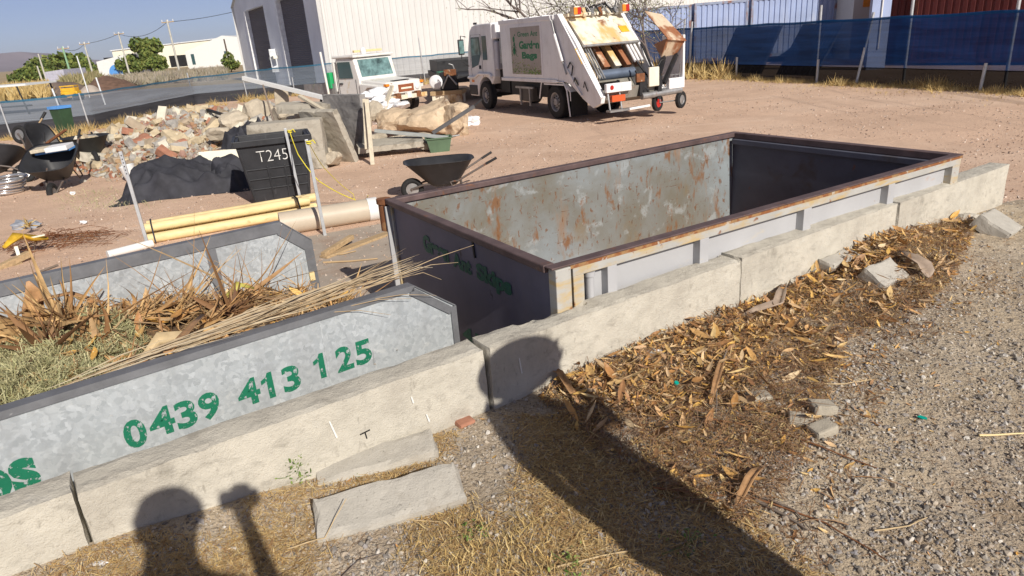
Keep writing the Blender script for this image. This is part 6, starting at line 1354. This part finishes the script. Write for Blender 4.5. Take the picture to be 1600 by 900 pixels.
# sign
mb = MB(); mb.box(.58, 2.56, -.02, .004, 1.18, 2.68); mb.build('sign_frame', m_white, TR)
sg = MB(); sg.box(.64, 2.50, -.02, .008, 1.24, 2.62); sgo = sg.build('sign_board', m_sign, TR)
def sideT(x, z, e=.010): return Matrix(((-1, 0, 0, x), (0, 0, 1, e), (0, 1, 0, z), (0, 0, 0, 1)))
text_mesh('lettering', 'Green Ant', m_txtg, sgo, sideT(2.02, 2.34), 1.25, .15, offset=.02)
text_mesh('lettering', 'Garden', m_txtg, sgo, sideT(1.95, 1.98), 1.25, .24, offset=.05)
text_mesh('lettering', 'Bags', m_txtg, sgo, sideT(1.80, 1.64), .95, .26, offset=.05)
mb = MB(); rr = random.Random(3)
for k in range(340):
    x = rr.uniform(.66, 2.48); z = 1.25+abs(rr.gauss(0, .16))*(1.2 if x > 1.4 else .7); a = rr.uniform(0, 3.14); l_ = rr.uniform(.02, .07); dx, dz = math.cos(a)*l_, math.sin(a)*l_
    if z+dz > 2.5 or x+dx > 2.49 or x-dx < .66: continue
    y_ = .0095+k*6e-6
    mb.add([(x-dx, y_, z), (x+dz*.3, y_, z+dx*.3), (x+dx, y_, z+dz), (x-dz*.3, y_, z-dx*.3)], [(0, 1, 2, 3)])
mb.build('painted_foliage', mat('sign_foliage', (.06, .2, .04), .6, island=[(.04, .12, .03), (.12, .28, .05), (.3, .4, .1), (.2, .12, .08)]), sgo)
mb = MB()
for (x, z, a, b) in ((2.28, 2.28, .07, .09), (2.26, 2.13, .05, .07), (2.28, 1.94, .08, .12), (2.2, 2.4, .03, .03)):
    mb.add([(x, .0105, z)]+[(x+math.cos(q)*a, .0105, z+math.sin(q)*b) for q in [2*math.pi*k/14 for k in range(14)]], [(0, k+1, (k+1) % 14+1) for k in range(14)])
for s_ in (-1, 1):
    for q in range(3): mb.bar((2.28, .011, 2.12-.06*q), (2.28+s_*.15, .011, 2.02-.12*q), .004, .02, up=(0, 1, 0))
mb.build('ant_emblem', m_txtg, sgo)
# rear wheel fender and mudflap
mb = MB(); mb.path([(.85, .0, .55), (.70, .0, 1.0), (.6, .0, 1.06), (-.55, .0, 1.06), (-.72, .0, .85), (-.86, .0, .12)], .022, 6); mb.build('fender_edge', m_white, TR)
mb = MB(); mb.box(-.92, -.90, -.62, -.02, .12, .80); mb.build('mudflap', m_rubber, TR)
mb = MB(); mb.prism([(.6, -.6, 1.0), (-.6, -.6, 1.0), (-.88, -.6, .8), (-.9, -.6, .55), (-.86, -.6, .55), (-.84, -.6, .78), (-.58, -.6, .96), (.58, -.6, .96)], (0, .58, 0)); mb.build('fender', m_white, TR)
# cab
CABP = [(6.12, .42), (6.16, 1.30), (6.02, 2.05), (5.78, 2.62), (5.55, 2.78), (5.2, 2.83), (4.0, 2.83), (4.0, 1.12), (4.08, 1.02)]
arc = [(4.75+math.cos(a)*.62, .50+math.sin(a)*.60) for a in [math.pi*(.80-.60*k/9) for k in range(10)]]
poly = CABP+arc+[(5.42, .42)]
mb = MB(); mb.prism([(x, -2.28, z) for x, z in poly], (0, 2.20, 0)); cab = mb.build('cab', m_white, TR, bevel=.035)
mb = MB(); mb.prism([(5.76, -.072, 1.72), (5.66, -.072, 2.42), (4.98, -.072, 2.42), (4.93, -.072, 1.86), (5.2, -.072, 1.50), (5.76, -.072, 1.38)], (0, .006, 0)); mb.build('side_window', m_glass, cab)
mb = MB(); mb.prism([(5.71, -.064, 1.80), (5.64, -.064, 2.38), (5.08, -.064, 2.38), (5.03, -.064, 1.84)], (0, .006, 0)); mb.build('painted_reflection_pane', m_glassl, cab)  # pale pane paints a reflection onto the dark side window
mb = MB(); mb.box(4.45, 4.80, -.076, -.066, 1.66, 2.44); mb.build('rear_side_window', m_glass, cab, bevel=.02)
for pts in ([(5.82, .94), (5.86, 1.75), (5.70, 2.5), (4.90, 2.5), (4.88, 1.1)],):
    mb = MB()
    for a, b in zip(pts[:-1], pts[1:]): mb.bar((a[0], -.078, a[1]), (b[0], -.078, b[1]), .006, .012, up=(0, 1, 0))
    mb.bar((4.88, -.078, 2.5), (4.88, -.078, 1.1), .006, .012, up=(0, 1, 0)); mb.build('door_seam', m_black, cab)
mb = MB(); mb.box(5.0, 5.14, -.08, -.05, 1.36, 1.48); mb.build('door_handle', m_black, cab)
mb = MB(); mb.prism([(6.19, -2.15, 1.38), (6.19, -.2, 1.38), (5.87, -.25, 2.5), (5.87, -2.1, 2.5)], (.01, 0, .004)); mb.build('windscreen', m_glass, cab)
mb = MB(); mb.path([(4.12, -.05, 1.10), (4.3, -.04, 1.20), (5.2, -.04, 1.20), (5.5, -.04, 1.08), (6.1, -.04, 1.05)], .05, 8); mb.build('arch_lip', m_white, cab)
mb = MB(); mb.box(5.45, 6.14, -.09, -.05, .46, .80); mb.build('step_panel', m_plblack, cab, bevel=.02)
mb = MB(); mb.box(5.68, 5.86, -.075, -.055, .90, .98); mb.build('marker_lamp', m_amber, cab)
mb = MB(); mb.box(3.72, 4.0, -2.2, -.10, 2.32, 2.80); mb.build('cab_rear_fairing', m_white, TR, bevel=.04)
mb = MB(); mb.box(3.72, 3.95, -.40, -.10, 1.35, 2.25); mb.build('air_intake', mat('pale_grey_box', (.5, .5, .55), .5), TR, bevel=.04)
mb = MB(); mb.box(3.32, 3.99, -2.1, -.32, .6, 2.5); mb.build('gap_machinery', m_black, TR)
mb = MB(); mb.tube((3.45, -.18, 1.55), (3.45, -.18, 2.35), .09, 12); mb.build('exhaust', m_steel, TR)
for y_ in (.08, -2.45):
    mb = MB(); mb.path([(5.95, y_*.4-.02 if y_ > 0 else y_+.15, 2.45), (6.15, y_+.05, 2.5), (6.18, y_+.06, 1.6), (5.98, -.05 if y_ > 0 else -2.3, 1.45)], .018, 6); ma = mb.build('mirror_arm', m_black, TR)
    mb = MB(); mb.box(6.1, 6.18, y_-.06, y_+.2, 1.85, 2.38); mb.build('mirror', m_plblack, ma, bevel=.03)
    mb = MB(); mb.box(6.085, 6.098, y_-.03, y_+.17, 1.9, 2.33); mb.build('mirror_glass', m_glassl, ma)
mb = MB(); mb.box(5.5, 5.62, -.3, -.2, 2.83, 2.90); mb.build('roof_lamp', m_black, cab)
# tailgate: two slanted side walls, hopper between
TG = [(.06, 2.86), (-.42, 2.88), (-1.25, 2.10), (-2.42, .72), (-2.36, .55), (-2.0, .42), (-1.55, .62), (-.9, 1.02), (-.28, 1.1)]
for y_ in (-.16, -2.38):
    mb = MB(); mb.prism([(x, y_, z) for x, z in TG], (0, .14, 0)); tw = mb.build('tailgate_wall', m_white, TR, bevel=.012)
    yy = y_+.145 if y_ > -1 else y_-.005
    mb = MB(); mb.bar((-.40, yy, 2.86), (-2.42, yy, .70), .05, .08, up=(0, 1, 0)); mb.build('wall_edge', m_white, tw)
    mb = MB(); mb.bar((.04, yy, 2.84), (-.42, yy, 1.75), .07, .09, up=(0, 1, 0)); mb.bar((-.42, yy, 1.75), (-1.50, yy, .72), .05, .08, up=(0, 1, 0)); mb.build('locking_strut', m_white, tw)
    if y_ > -1:
        mb = MB(); mb.tube((-.25, .04, 2.35), (-.62, .04, 1.62), .055, 12); mb.build('hydraulic_ram', m_white, tw)
        mb = MB(); mb.tube((-.62, .04, 1.62), (-.80, .04, 1.28), .025, 8); mb.build('ram_rod', m_steel, tw)
        mb = MB(); mb.tube((-.10, .03, 2.72), (-.25, .04, 2.35), .03, 8); mb.build('ram_rod', m_steel, tw)
        mb = MB(); mb.bar((-1.28, -.01, 1.95), (-1.60, -.01, 1.56), .012, .10, up=(0, 1, 0)); mb.build('yellow_sticker', m_yellow, tw)
        mb = MB(); mb.path([(-.85, .02, 1.45), (-1.0, .03, 1.6), (-1.12, .02, 1.5), (-1.05, .03, 1.25)], .02, 6); mb.build('hose', m_black, tw); mb = MB(); mb.path([(-1.1, .01, 1.05), (-1.2, .02, 1.2), (-1.35, .01, 1.0)], .018, 6); mb.build('hose', m_black, tw); mb = MB(); mb.path([(-1.6, .01, .95), (-1.68, .02, 1.1), (-1.8, .01, .85)], .015, 6); mb.build('hose', m_black, tw)
        mb = MB(); mb.box(-1.30, -1.12, -.02, -.014, .98, 1.14); mb.build('warning_plate', m_foam, tw)
# sloping cream panel at the top of the hopper
A0, A1 = Vector((-.62, 0, 2.72)), Vector((-1.42, 0, 2.02))
mb = MB(); mb.prism([(-.62, -2.2, 2.74), (-1.42, -2.2, 2.03), (-1.36, -2.2, 1.96), (-.56, -2.2, 2.66)], (0, 2.0, 0)); hp = mb.build('hopper_panel', m_cream, TR)
mb = MB(); mb.tube((-1.43, -2.22, 2.0), (-1.43, -.18, 2.0), .035, 10); mb.build('panel_edge', m_steel, hp)
mb = MB(); mb.bar((-.98, -1.95, 2.43+.01), (-1.16, -1.95, 2.27+.01), .30, .012, up=(-.66, 0, .75)); mb.build('yellow_decal', m_yellow, hp)
mb = MB(); mb.box(-.60, .05, -2.25, -.15, 2.62, 2.80); mb.build('tailgate_top', m_cream, TR, bevel=.02)
mb = MB(); mb.box(-.70, -.45, -2.22, -.16, 2.78, 2.86); mb.build('top_crossbar', m_cream, TR)
# hopper insides: packer blade, sweep panel, roller, bowl
mb = MB(); mb.prism([(-.6, -2.2, 2.6), (-.35, -2.2, 2.6), (-.4, -2.2, 1.1), (-.75, -2.2, 1.1)], (0, 2.0, 0)); mb.build('hopper_back', m_black, TR)
for k in range(5):
    y_ = -.35-.42*k; mb = MB(); mb.prism([(-.85, y_, 1.95), (-1.05, y_, 1.95), (-1.62, y_, 1.42), (-1.45, y_, 1.32)], (0, -.22, 0)); mb.build('packer_rib', m_cream if k % 2 == 0 else m_tray, TR, bevel=.01)
for k, dy in enumerate((0, .09, .18, 1.55, 1.68, 1.82)):
    mb = MB(); mb.tube((-1.3+.0*k, -.26-dy, 2.0), (-2.05 if dy < 1 else -1.75, -.26-dy, 1.15 if dy < 1 else 1.5), .025 if dy < 1 else .045, 8); mb.build('guide_tube', m_white if dy > 1 else m_steel, TR)
mb = MB(); mb.tube((-1.72, -1.75, 1.22), (-1.72, -.42, 1.22), .14, 20); mb.build('roller', mat('blue_grey_steel', (.16, .20, .27), .4, .4), TR)
mb = MB(); mb.tube((-1.72, -.42, 1.22), (-1.72, -.22, 1.22), .16, 20); mb.build('roller_end', m_cream, TR)
bw = [( -.9, 1.05), (-1.3, .62), (-1.9, .48), (-2.35, .62), (-2.45, .92), (-2.38, .92), (-2.28, .68), (-1.9, .56), (-1.34, .70), (-.95, 1.1)]
mb = MB(); mb.prism([(x, -2.24, z) for x, z in bw], (0, 2.08, 0)); mb.build('hopper_bowl', mat('scraped_steel', (.30, .285, .25), .5, .3, patches=((RUST, 5, .6, .7, .6, (1, 1, 1)),)), TR)
mb = MB(); mb.box(-2.55, -2.44, -1.0, -.10, .82, 1.05); lb = mb.build('rear_lamp_box', m_white, TR, bevel=.02)
mb = MB(); mb.tube((-2.57, -.28, .95), (-2.55, -.28, .95), .06, 14); mb.build('red_lamp', m_red, lb)
mb = MB(); mb.box(-2.56, -2.46, -.75, -.28, .58, .74); mb.build('reflector', mat('red_orange_plate', (.6, .10, .03), .4), TR)
for y_ in (-.2, -.62):
    mb = MB(); mb.tube((-2.46, y_, .8), (-2.55, y_, .38), .028, 8); mb.build('step_bracket', m_steel, TR)
mb = MB(); mb.box(-2.7, -2.5, -1.35, -.1, .33, .38); mb.build('rear_step', m_steel, TR)
mb = MB(); mb.tube((-2.72, -1.5, .38), (-2.72, -.75, .36), .035, 10); mb.build('step_bar', m_white, TR)
for k, (a, b, r_) in enumerate((((-2.3, -1.35, 1.3), (-2.5, -1.7, .6), .035), ((-2.2, -1.5, 1.5), (-2.45, -2.1, .8), .03), ((-1.9, -1.2, .9), (-2.5, -1.5, .75), .04), ((-2.35, -1.8, 1.35), (-2.5, -2.2, 1.5), .03), ((-2.3, -.3, 1.0), (-2.1, -.9, 1.05), .03))):
    mb = MB(); a = Vector(a); b = Vector(b); mb.path([a, a.lerp(b, .4)+Vector((-.08, 0, -.12)), a.lerp(b, .8)+Vector((-.04, 0, .03)), b], r_, 7); mb.build('hydraulic_hose', m_black, TR)
mb = MB(); mb.box(-2.5, -2.3, -1.62, -1.35, .62, 1.12); mb.build('lifter_motor', m_black, TR, bevel=.03)
mb = MB(); mb.box(-2.53, -2.46, -1.5, -1.2, 1.0, 1.22); mb.build('oily_bracket', m_rust, TR, bevel=.01)
# lamps and hoses on top
for y_, nm in ((-.35, 0), (-2.15, 1)):
    mb = MB(); mb.box(-.92, -.68, y_-.09, y_+.09, 2.78, 3.03); h_ = mb.build('lamp_housing', m_cream, TR)
    mb = MB(); mb.box(-.95, -.915, y_+.0, y_+.13, 2.82, 3.0); mb.build('amber_lamp', m_amber, h_, bevel=.01)
    mb = MB(); mb.box(-.95, -.915, y_-.13, y_-.0, 2.82, 3.0); mb.build('red_lamp', m_red, h_, bevel=.01)
rr = random.Random(17)
for k in range(9):
    y0 = -.6-.17*k; a = Vector((rr.uniform(-.6, -.3), y0, 2.84)); b = Vector((rr.uniform(-.95, -.6), y0-rr.uniform(.1, .5), 2.80)); mb = MB()
    mb.path([a, a.lerp(b, .3)+Vector((0, 0, rr.uniform(.08, .3))), a.lerp(b, .7)+Vector((0, 0, rr.uniform(.05, .26))), b], .022, 7); mb.build('hydraulic_hose', m_black if k % 3 else m_steel, TR)
for k in range(5):
    y0 = -.75-.3*k; mb = MB(); mb.bar((-.75, y0, 2.78), (-.55, y0-.08, 2.96), .10, .10); mb.build('valve_block', [m_cream, m_steel, m_rust][k % 3], TR, bevel=.01)
TR.scale = (1, .90, 1)
# bin lifter on the far side with the rusty tray
mb = MB(); v0 = [(-1.75, -2.1, 2.62), (-1.9, -3.1, 2.62), (-2.5, -3.1, 2.0), (-2.35, -2.1, 2.0)]
mb.prism([(-1.55, -2.35, 2.78), (-1.60, -2.98, 2.66), (-2.55, -3.02, 1.98), (-2.5, -2.35, 2.06)], (-.03, 0, -.05)); tr_ = mb.build('lifter_tray', m_tray, TR)
mb = MB(); mb.add([(-2.55, -3.02, 1.96), (-2.5, -2.35, 2.04), (-2.2, -2.4, 1.55), (-2.3, -2.9, 1.6), (-1.9, -2.4, 1.9), (-1.9, -2.95, 1.9)], [(0, 1, 2, 3), (1, 4, 2), (0, 3, 5), (3, 2, 4, 5)]); mb.build('tray_underside', m_tray, tr_)
mb = MB(); mb.box(-2.5, -1.6, -3.06, -2.98, .78, 2.1); mb.build('side_shield', m_white, TR, bevel=.02)
mb = MB(); mb.bar((-1.45, -2.3, 1.95), (-2.45, -2.0, 1.05), .05, .05); mb.bar((-2.2, -2.5, 1.55), (-2.5, -2.0, 1.0), .12, .12); mb.bar((-2.3, -2.9, 1.6), (-2.55, -2.2, .9), .10, .10); mb.bar((-2.45, -2.1, 1.1), (-2.5, -2.0, .5), .16, .14); mb.build('lifter_linkage', m_black, TR)
mb = MB(); mb.box(-2.58, -2.50, -2.0, -1.62, .85, 1.35); mb.build('lifter_plate', m_cream, TR, bevel=.02)
mb = MB(); mb.box(-2.56, -2.40, -3.0, -2.4, .72, 1.0); mb.build('lifter_plate', m_white, TR, bevel=.02)
mb = MB(); mb.tube((-2.5, -1.4, .62), (-2.5, -2.9, .66), .09, 12); mb.build('lifter_tube', m_steel, TR)
# wheeled wire trolley hanging at the back
tl = thing('wire_trolley', 'small wire trolley with two black wheels hung at the back of the rubbish truck', 'trolley', (4.78, 19.5, .36), R(20))
mb = MB()
for k in range(5): mb.path([(-.30, -.02, .28+.11*k), (.30, .02, .28+.11*k)], .010, 5)
for k in range(6): mb.path([(-.30+.12*k, 0, .26), (-.30+.12*k, 0, .76)], .010, 5)
for k in range(4): mb.path([(-.30+.2*k, 0, .27), (-.30+.2*k, .32, .27)], .010, 5)
mb.build('wire_basket', m_steel, tl)
mb = MB(); mb.path([(-.32, 0, 0), (-.32, 0, .3)], .018, 6); mb.path([(.32, .05, 0), (.32, 0, .9), (.30, -.05, 1.0)], .018, 6); mb.path([(-.32, 0, .02), (.32, .05, .02)], .018, 6); mb.build('frame', m_steel, tl)
for x, r_ in ((-.36, m_red), (.40, m_steel)): wheel('wheel', tl, (x, -.02, .03), (.45, -.9, 0), .235, .11, r_, .02)

# ---- old white ute
UT = thing('old_ute', 'old rusty white four wheel drive ute with a roof light bar behind the boulders', 'ute', (-3.2, 25.15, 0), R(-42))
UT.scale = (1.08, 1.10, 1.13)
# x forward (front at 0), y left (towards the right of the picture is -y? set by heading), z up
mb = MB(); mb.prism([(-.05, -.72, .62), (-.02, -.72, .98), (-.12, -.70, 1.04), (-1.32, -.74, 1.14), (-1.32, -.74, .62)], (0, 1.44, 0)); bo = mb.build('bonnet', m_utew, UT, bevel=.04)
mb = MB(); mb.box(-1.9, -.1, -.55, .55, .45, .62); mb.build('chassis', m_black, UT)
for s_ in (-1, 1):
    mb = MB(); mb.prism([(-.08, s_*.60, .78), (-.06, s_*.60, .92), (-.9, s_*.60, 1.0), (-1.3, s_*.60, 1.02), (-1.32, s_*.60, .55), (-1.22, s_*.60, .55), (-1.10, s_*.60, .80), (-.92, s_*.60, .90), (-.52, s_*.60, .90), (-.34, s_*.60, .78)], (0, s_*.24, 0)); mb.build('front_fender', m_utew, UT, bevel=.02)
    wheel('wheel', UT, (-.72, s_*.84, .38), (0, s_, 0), .38, .22, m_utew, .05)
    wheel('wheel', UT, (-3.35, s_*.84, .38), (0, s_, 0), .38, .22, m_utew, .05)
mb = MB(); mb.prism([(-1.32, -.80, .50), (-1.32, -.80, 1.16), (-1.52, -.78, 1.80), (-2.50, -.78, 1.82), (-2.55, -.80, 1.16), (-2.55, -.80, .50)], (0, 1.60, 0)); cb = mb.build('cab', m_utew, UT, bevel=.04)
mb = MB(); mb.box(-2.62, -1.42, -.84, .84, 1.81, 1.89); mb.build('roof', m_utew, cb, bevel=.03)
mb = MB(); mb.prism([(-1.345, -.66, 1.22), (-1.345, .66, 1.22), (-1.50, .64, 1.74), (-1.50, -.64, 1.74)], (.02, 0, .004)); mb.build('windscreen', m_glassl, cb)
for s_ in (-1, 1):
    mb = MB(); mb.prism([(-1.62, s_*.80, 1.20), (-1.70, s_*.80, 1.70), (-2.38, s_*.80, 1.70), (-2.38, s_*.80, 1.20)], (0, s_*.012, 0)); mb.build('side_window', m_glass, cb)
    mb = MB()
    for a, b in (((-1.5, .56), (-1.5, 1.16)), ((-2.45, .56), (-2.45, 1.74)), ((-1.5, .56), (-2.45, .56))): mb.bar((a[0], s_*.803, a[1]), (b[0], s_*.803, b[1]), .008, .012, up=(0, 1, 0))
    mb.build('door_seam', m_black, cb)
    mb = MB(); mb.box(-2.38, -2.22, min(s_*.80, s_*.83), max(s_*.80, s_*.83), 1.02, 1.06); mb.build('door_handle', m_black, cb)
mb = MB(); mb.box(-.03, .015, -.62, .62, .68, .98); gr = mb.build('grille_panel', m_utew, UT, bevel=.01)
mb = MB(); mb.box(.016, .03, -.32, .32, .72, .94); mb.build('grille', mat('brown_grille', (.28, .09, .04), .6), gr)
mb = MB(); mb.box(.03, .04, -.22, .22, .80, .85); mb.build('grille_badge', m_foam, gr)
for s_ in (-1, 1):
    mb = MB(); mb.lathe((.016, s_*.48, .84), (1, 0, 0), [(.085, 0), (.10, .02), (.07, .035), (.001, .045)], 18); mb.build('headlight', m_bag, gr)
    mb = MB(); mb.box(-.12, .0, s_*.72-.07, s_*.72+.07, .93, 1.0); mb.build('indicator', m_amber, UT)
mb = MB(); mb.box(.02, .14, -.78, .78, .50, .63); mb.build('bumper', m_cream, UT, bevel=.015)
for y_ in (-.45, 0, .40):
    mb = MB(); mb.box(.03, .17, y_-.09, y_+.09, .52, .70); mb.build('bumper_bracket', m_rust if y_ else m_utew, UT, bevel=.01)
mb = MB(); mb.box(-.30, -.14, -.35, .30, 1.03, 1.075); mb.build('bonnet_vent', m_black, UT)
mb = MB(); mb.bar((-1.75, -.55, 1.99), (-1.75, .60, 1.99), .10, .07); mb.build('light_bar', m_yel, UT, bevel=.01)
mb = MB(); mb.lathe((-1.62, -.25, 1.90), (0, 0, 1), [(.09, 0), (.10, .1), (.06, .19), (.001, .21)], 14); mb.build('beacon', m_bag, UT)
mb = MB(); mb.path([(-1.5, .0, 1.14), (-1.36, .45, 1.17)], .012, 5); mb.path([(-1.4, -.5, 1.16), (-1.36, -.1, 1.17)], .012, 5); mb.build('wiper', m_black, UT)
mb = MB(); mb.box(-4.5, -2.65, -.85, .85, .72, .80); ty = mb.build('tray', m_steel, UT)
for y_ in (-.85, .82):
    mb = MB(); mb.box(-4.5, -2.65, y_, y_+.03, .80, 1.05); mb.build('tray_side', m_steel, ty)
mb = MB(); mb.box(-2.70, -2.62, -.8, .8, .8, 1.7); mb.build('headboard', m_utew, ty)
mb = MB(); mb.prism([(-4.2, -.5, .82), (-2.8, -.5, .82), (-2.9, -.3, 1.2), (-3.8, -.4, 1.05)], (0, .9, 0)); mb.build('brown_sheet_load', m_brn, ty)
mb = MB(); mb.box(-2.95, -2.78, -.9, -.55, .9, 1.4); mb.build('green_jerrycan', mat('bright_green_plastic', (.02, .35, .12), .5), ty, bevel=.02)
mb = MB(); mb.path([(-2.9, -.95, .6), (-2.98, -.98, 2.05)], .04, 8); mb.build('upright', m_utew, ty)
# white sacks stacked beside the ute
spots = [(592, 168, 22.6, 0), (610, 160, 22.8, 1), (590, 156, 22.8, 2), (590, 144, 22.9, 3), (574, 150, 22.7, 6), (628, 164, 22.4, 7)]
desc = ['lowest white sack of the stack in front of the ute door', 'white sack lying right of the lowest one in front of the ute', 'second white sack from the bottom of the ute stack', 'white sack in the middle of the stack at the ute wheel', 'white sack second from the top of the ute stack', '', 'white sack left of the stack at the ute', 'white sack slumped under the ute bumper', 'rolled white sack lying on the ute fender']
for (x, y, d, k) in spots:
    p = atd(x, y, d); me = rock(.36, .28, .15, 500+k, 3, .5); o = link('sack', me, None, [m_bag]); o.location = p; o.rotation_euler = (.1*(k % 3), .08*k-.3, .3*k); tag(o, desc[k], 'sack', 'white sacks by the ute')
p = atd(592, 178, 22.7); o = big_rock('pile of crumpled white sheeting under the sack stack', (p.x, p.y, .3), .55, .4, .5, 520, m_bag, name='plastic_sheeting', cat='sheeting', sub=4, rough=.9)
# ---- engine on a pallet, and parked truck behind
t = thing('outboard_motor', 'small machine with a round white fan standing on pallets right of the ute', 'machine', (-1.9, 28.6, 0), R(-10))
mb = MB(); mb.box(-.7, .6, -.4, .4, .35, .50); mb.build('pallet', m_wood, t); mb = MB(); mb.box(-.65, .55, -.35, .35, .0, .35); mb.build('base_blocks', m_cream, t)
mb = MB(); mb.lathe((-.45, -.3, .85), (0, -1, 0), [(.10, -.2), (.27, -.12), (.27, .0), (.22, .03), (.08, .05), (.001, .06)], 22); mb.build('fan', m_bag, t)
mb = MB(); mb.box(-.3, .35, -.25, .25, .5, 1.2); mb.build('motor', m_black, t, bevel=.05); mb = MB(); mb.box(-.1, .4, -.3, -.2, 1.05, 1.3); mb.build('rusty_cover', m_rust, t, bevel=.03)
mb = MB(); mb.path([(.3, 0, 1.2), (.25, -.1, 1.45), (.1, -.1, 1.5)], .03, 8); mb.path([(-.2, -.3, .6), (.1, -.35, 1.1), (.4, -.3, .7)], .04, 8); mb.build('pipework', m_steel, t)
t = thing('parked_lorry', 'dark lorry rear with paired wheels and a green mudguard behind the rubbish truck cab', 'lorry', (-1.1, 30.2, 0), R(100))
mb = MB(); mb.box(-1.5, 6.5, -1.2, 1.2, .75, 1.0); mb.build('chassis', m_black, t)
mb = MB(); mb.box(-1.3, .9, 1.0, 1.3, 1.02, 1.14); mb.box(-1.3, .9, -1.3, -1.0, 1.02, 1.14); mb.build('mudguard', mat('bright_green_paint', (.02, .22, .11), .5), t)
for x in (-.75, .35): 
    for s_ in (-1, 1): wheel('wheel', t, (x, s_*1.2, .5), (0, s_, 0), .5, .35, m_rimm, .1)
mb = MB(); mb.box(2.5, 6.2, -1.1, 1.1, 1.0, 1.5); mb.build('bed', m_black, t)
# ---- bare tree behind the truck
t = thing('bare_tree', 'sparse thin branched tree standing between the truck and the white shed', 'tree', (1.6, 32.0, 0)); rr = random.Random(23); mb = MB(); tips = []
def branch(p, d, L, r, lev):
    pts = [p]; q = p.copy(); dd_ = d.copy()
    for k in range(4):
        dd_ = (dd_+Vector((rr.gauss(0, .18), rr.gauss(0, .18), rr.gauss(0.02, .1)))).normalized(); q = q+dd_*L/4; pts.append(q.copy())
    mb.path(pts, r, 6 if lev < 2 else 4, True, r*.5)
    if lev >= 3: tips.extend(pts[1:]); return
    for k in range(4 if lev else 8):
        i = rr.randrange(1, 5); nd = (dd_+Vector((rr.gauss(0, .9), rr.gauss(0, .7), rr.gauss(.1, .5)))).normalized(); branch(pts[i], nd, L*rr.uniform(.5, .75), r*.5, lev+1)
branch(Vector((-.9, 0, 0)), Vector((.05, 0, 1)), 2.9, .13, 0)
for bx, bl in ((.6, 2.5), (1.8, 2.4), (3.0, 2.5), (4.2, 2.5), (5.4, 2.4), (6.4, 2.2)): branch(Vector((bx, rr.uniform(0, .6), .3)), Vector((rr.uniform(-.2, .2), 0, 1)), bl, .07, 0)
mb.build('branches', mat('grey_bark', (.16, .13, .12), .9), t)
rs = np.random.RandomState(9); T_ = np.array([tuple(p) for p in tips]); T_ = T_[rs.randint(0, len(T_), 9000)]+rs.normal(0, .26, (9000, 3)); T_ = T_[T_[:, 2] > 1.8]; N = len(T_); s = rs.uniform(.018, .05, N)
scatter('leaves', LEAF_V, LEAF_F, mat('olive_leaves', (.2, .25, .08), .7, island=[(.16, .2, .07), (.3, .32, .14), (.36, .34, .24), (.12, .15, .05)]), T_, rots(N, rs, 1.0), np.stack([s, s*1.3, s], 1), t)

# ================================================================== HAZE: the air that pales the far hill and buildings
mb = MB(); mb.box(-4500, 4500, -300, 5500, -1.2, 150); hz = mb.build('haze', []); hm = bpy.data.materials.new('haze_air'); hm.use_nodes = True; nt = hm.node_tree
nt.nodes.remove(nt.nodes['Principled BSDF']); pv = nt.nodes.new('ShaderNodeVolumePrincipled'); pv.inputs['Color'].default_value = (.80, .86, 1.0, 1); pv.inputs['Density'].default_value = .00010; pv.inputs['Anisotropy'].default_value = .1
nt.links.new(pv.outputs[0], nt.nodes['Material Output'].inputs['Volume']); hz.data.materials.append(hm); tag(hz, None, None, None, 'stuff')
SC.cycles.volume_bounces = 0

# copies of one label in the rubble are told apart by where they lie
from collections import defaultdict
_g = defaultdict(list)
for o in COL.objects:
    if o.name.startswith('rubble_piece'): _g[o['label']].append(o)
_n = ['first', 'second', 'third', 'fourth', 'fifth', 'sixth', 'seventh', 'eighth', 'ninth', 'tenth']
for lab, os_ in _g.items():
    if len(os_) > 1:
        os_.sort(key=lambda o: o.location.x/o.location.y)
        for i, o in enumerate(os_):
            w_ = ('left-hand', 'right-hand')[i] if len(os_) == 2 else (_n[min(i, 9)]+' from left')
            o['label'] = w_+' '+lab.replace(' of the rubble pile', ' of the pile').replace(' on the ', ', ').replace('of the middle', 'of middle').replace('at the wheelbarrow end', 'by the wheelbarrows').replace('above the black cloth', 'above black cloth').replace(' of the pile', ' of pile')
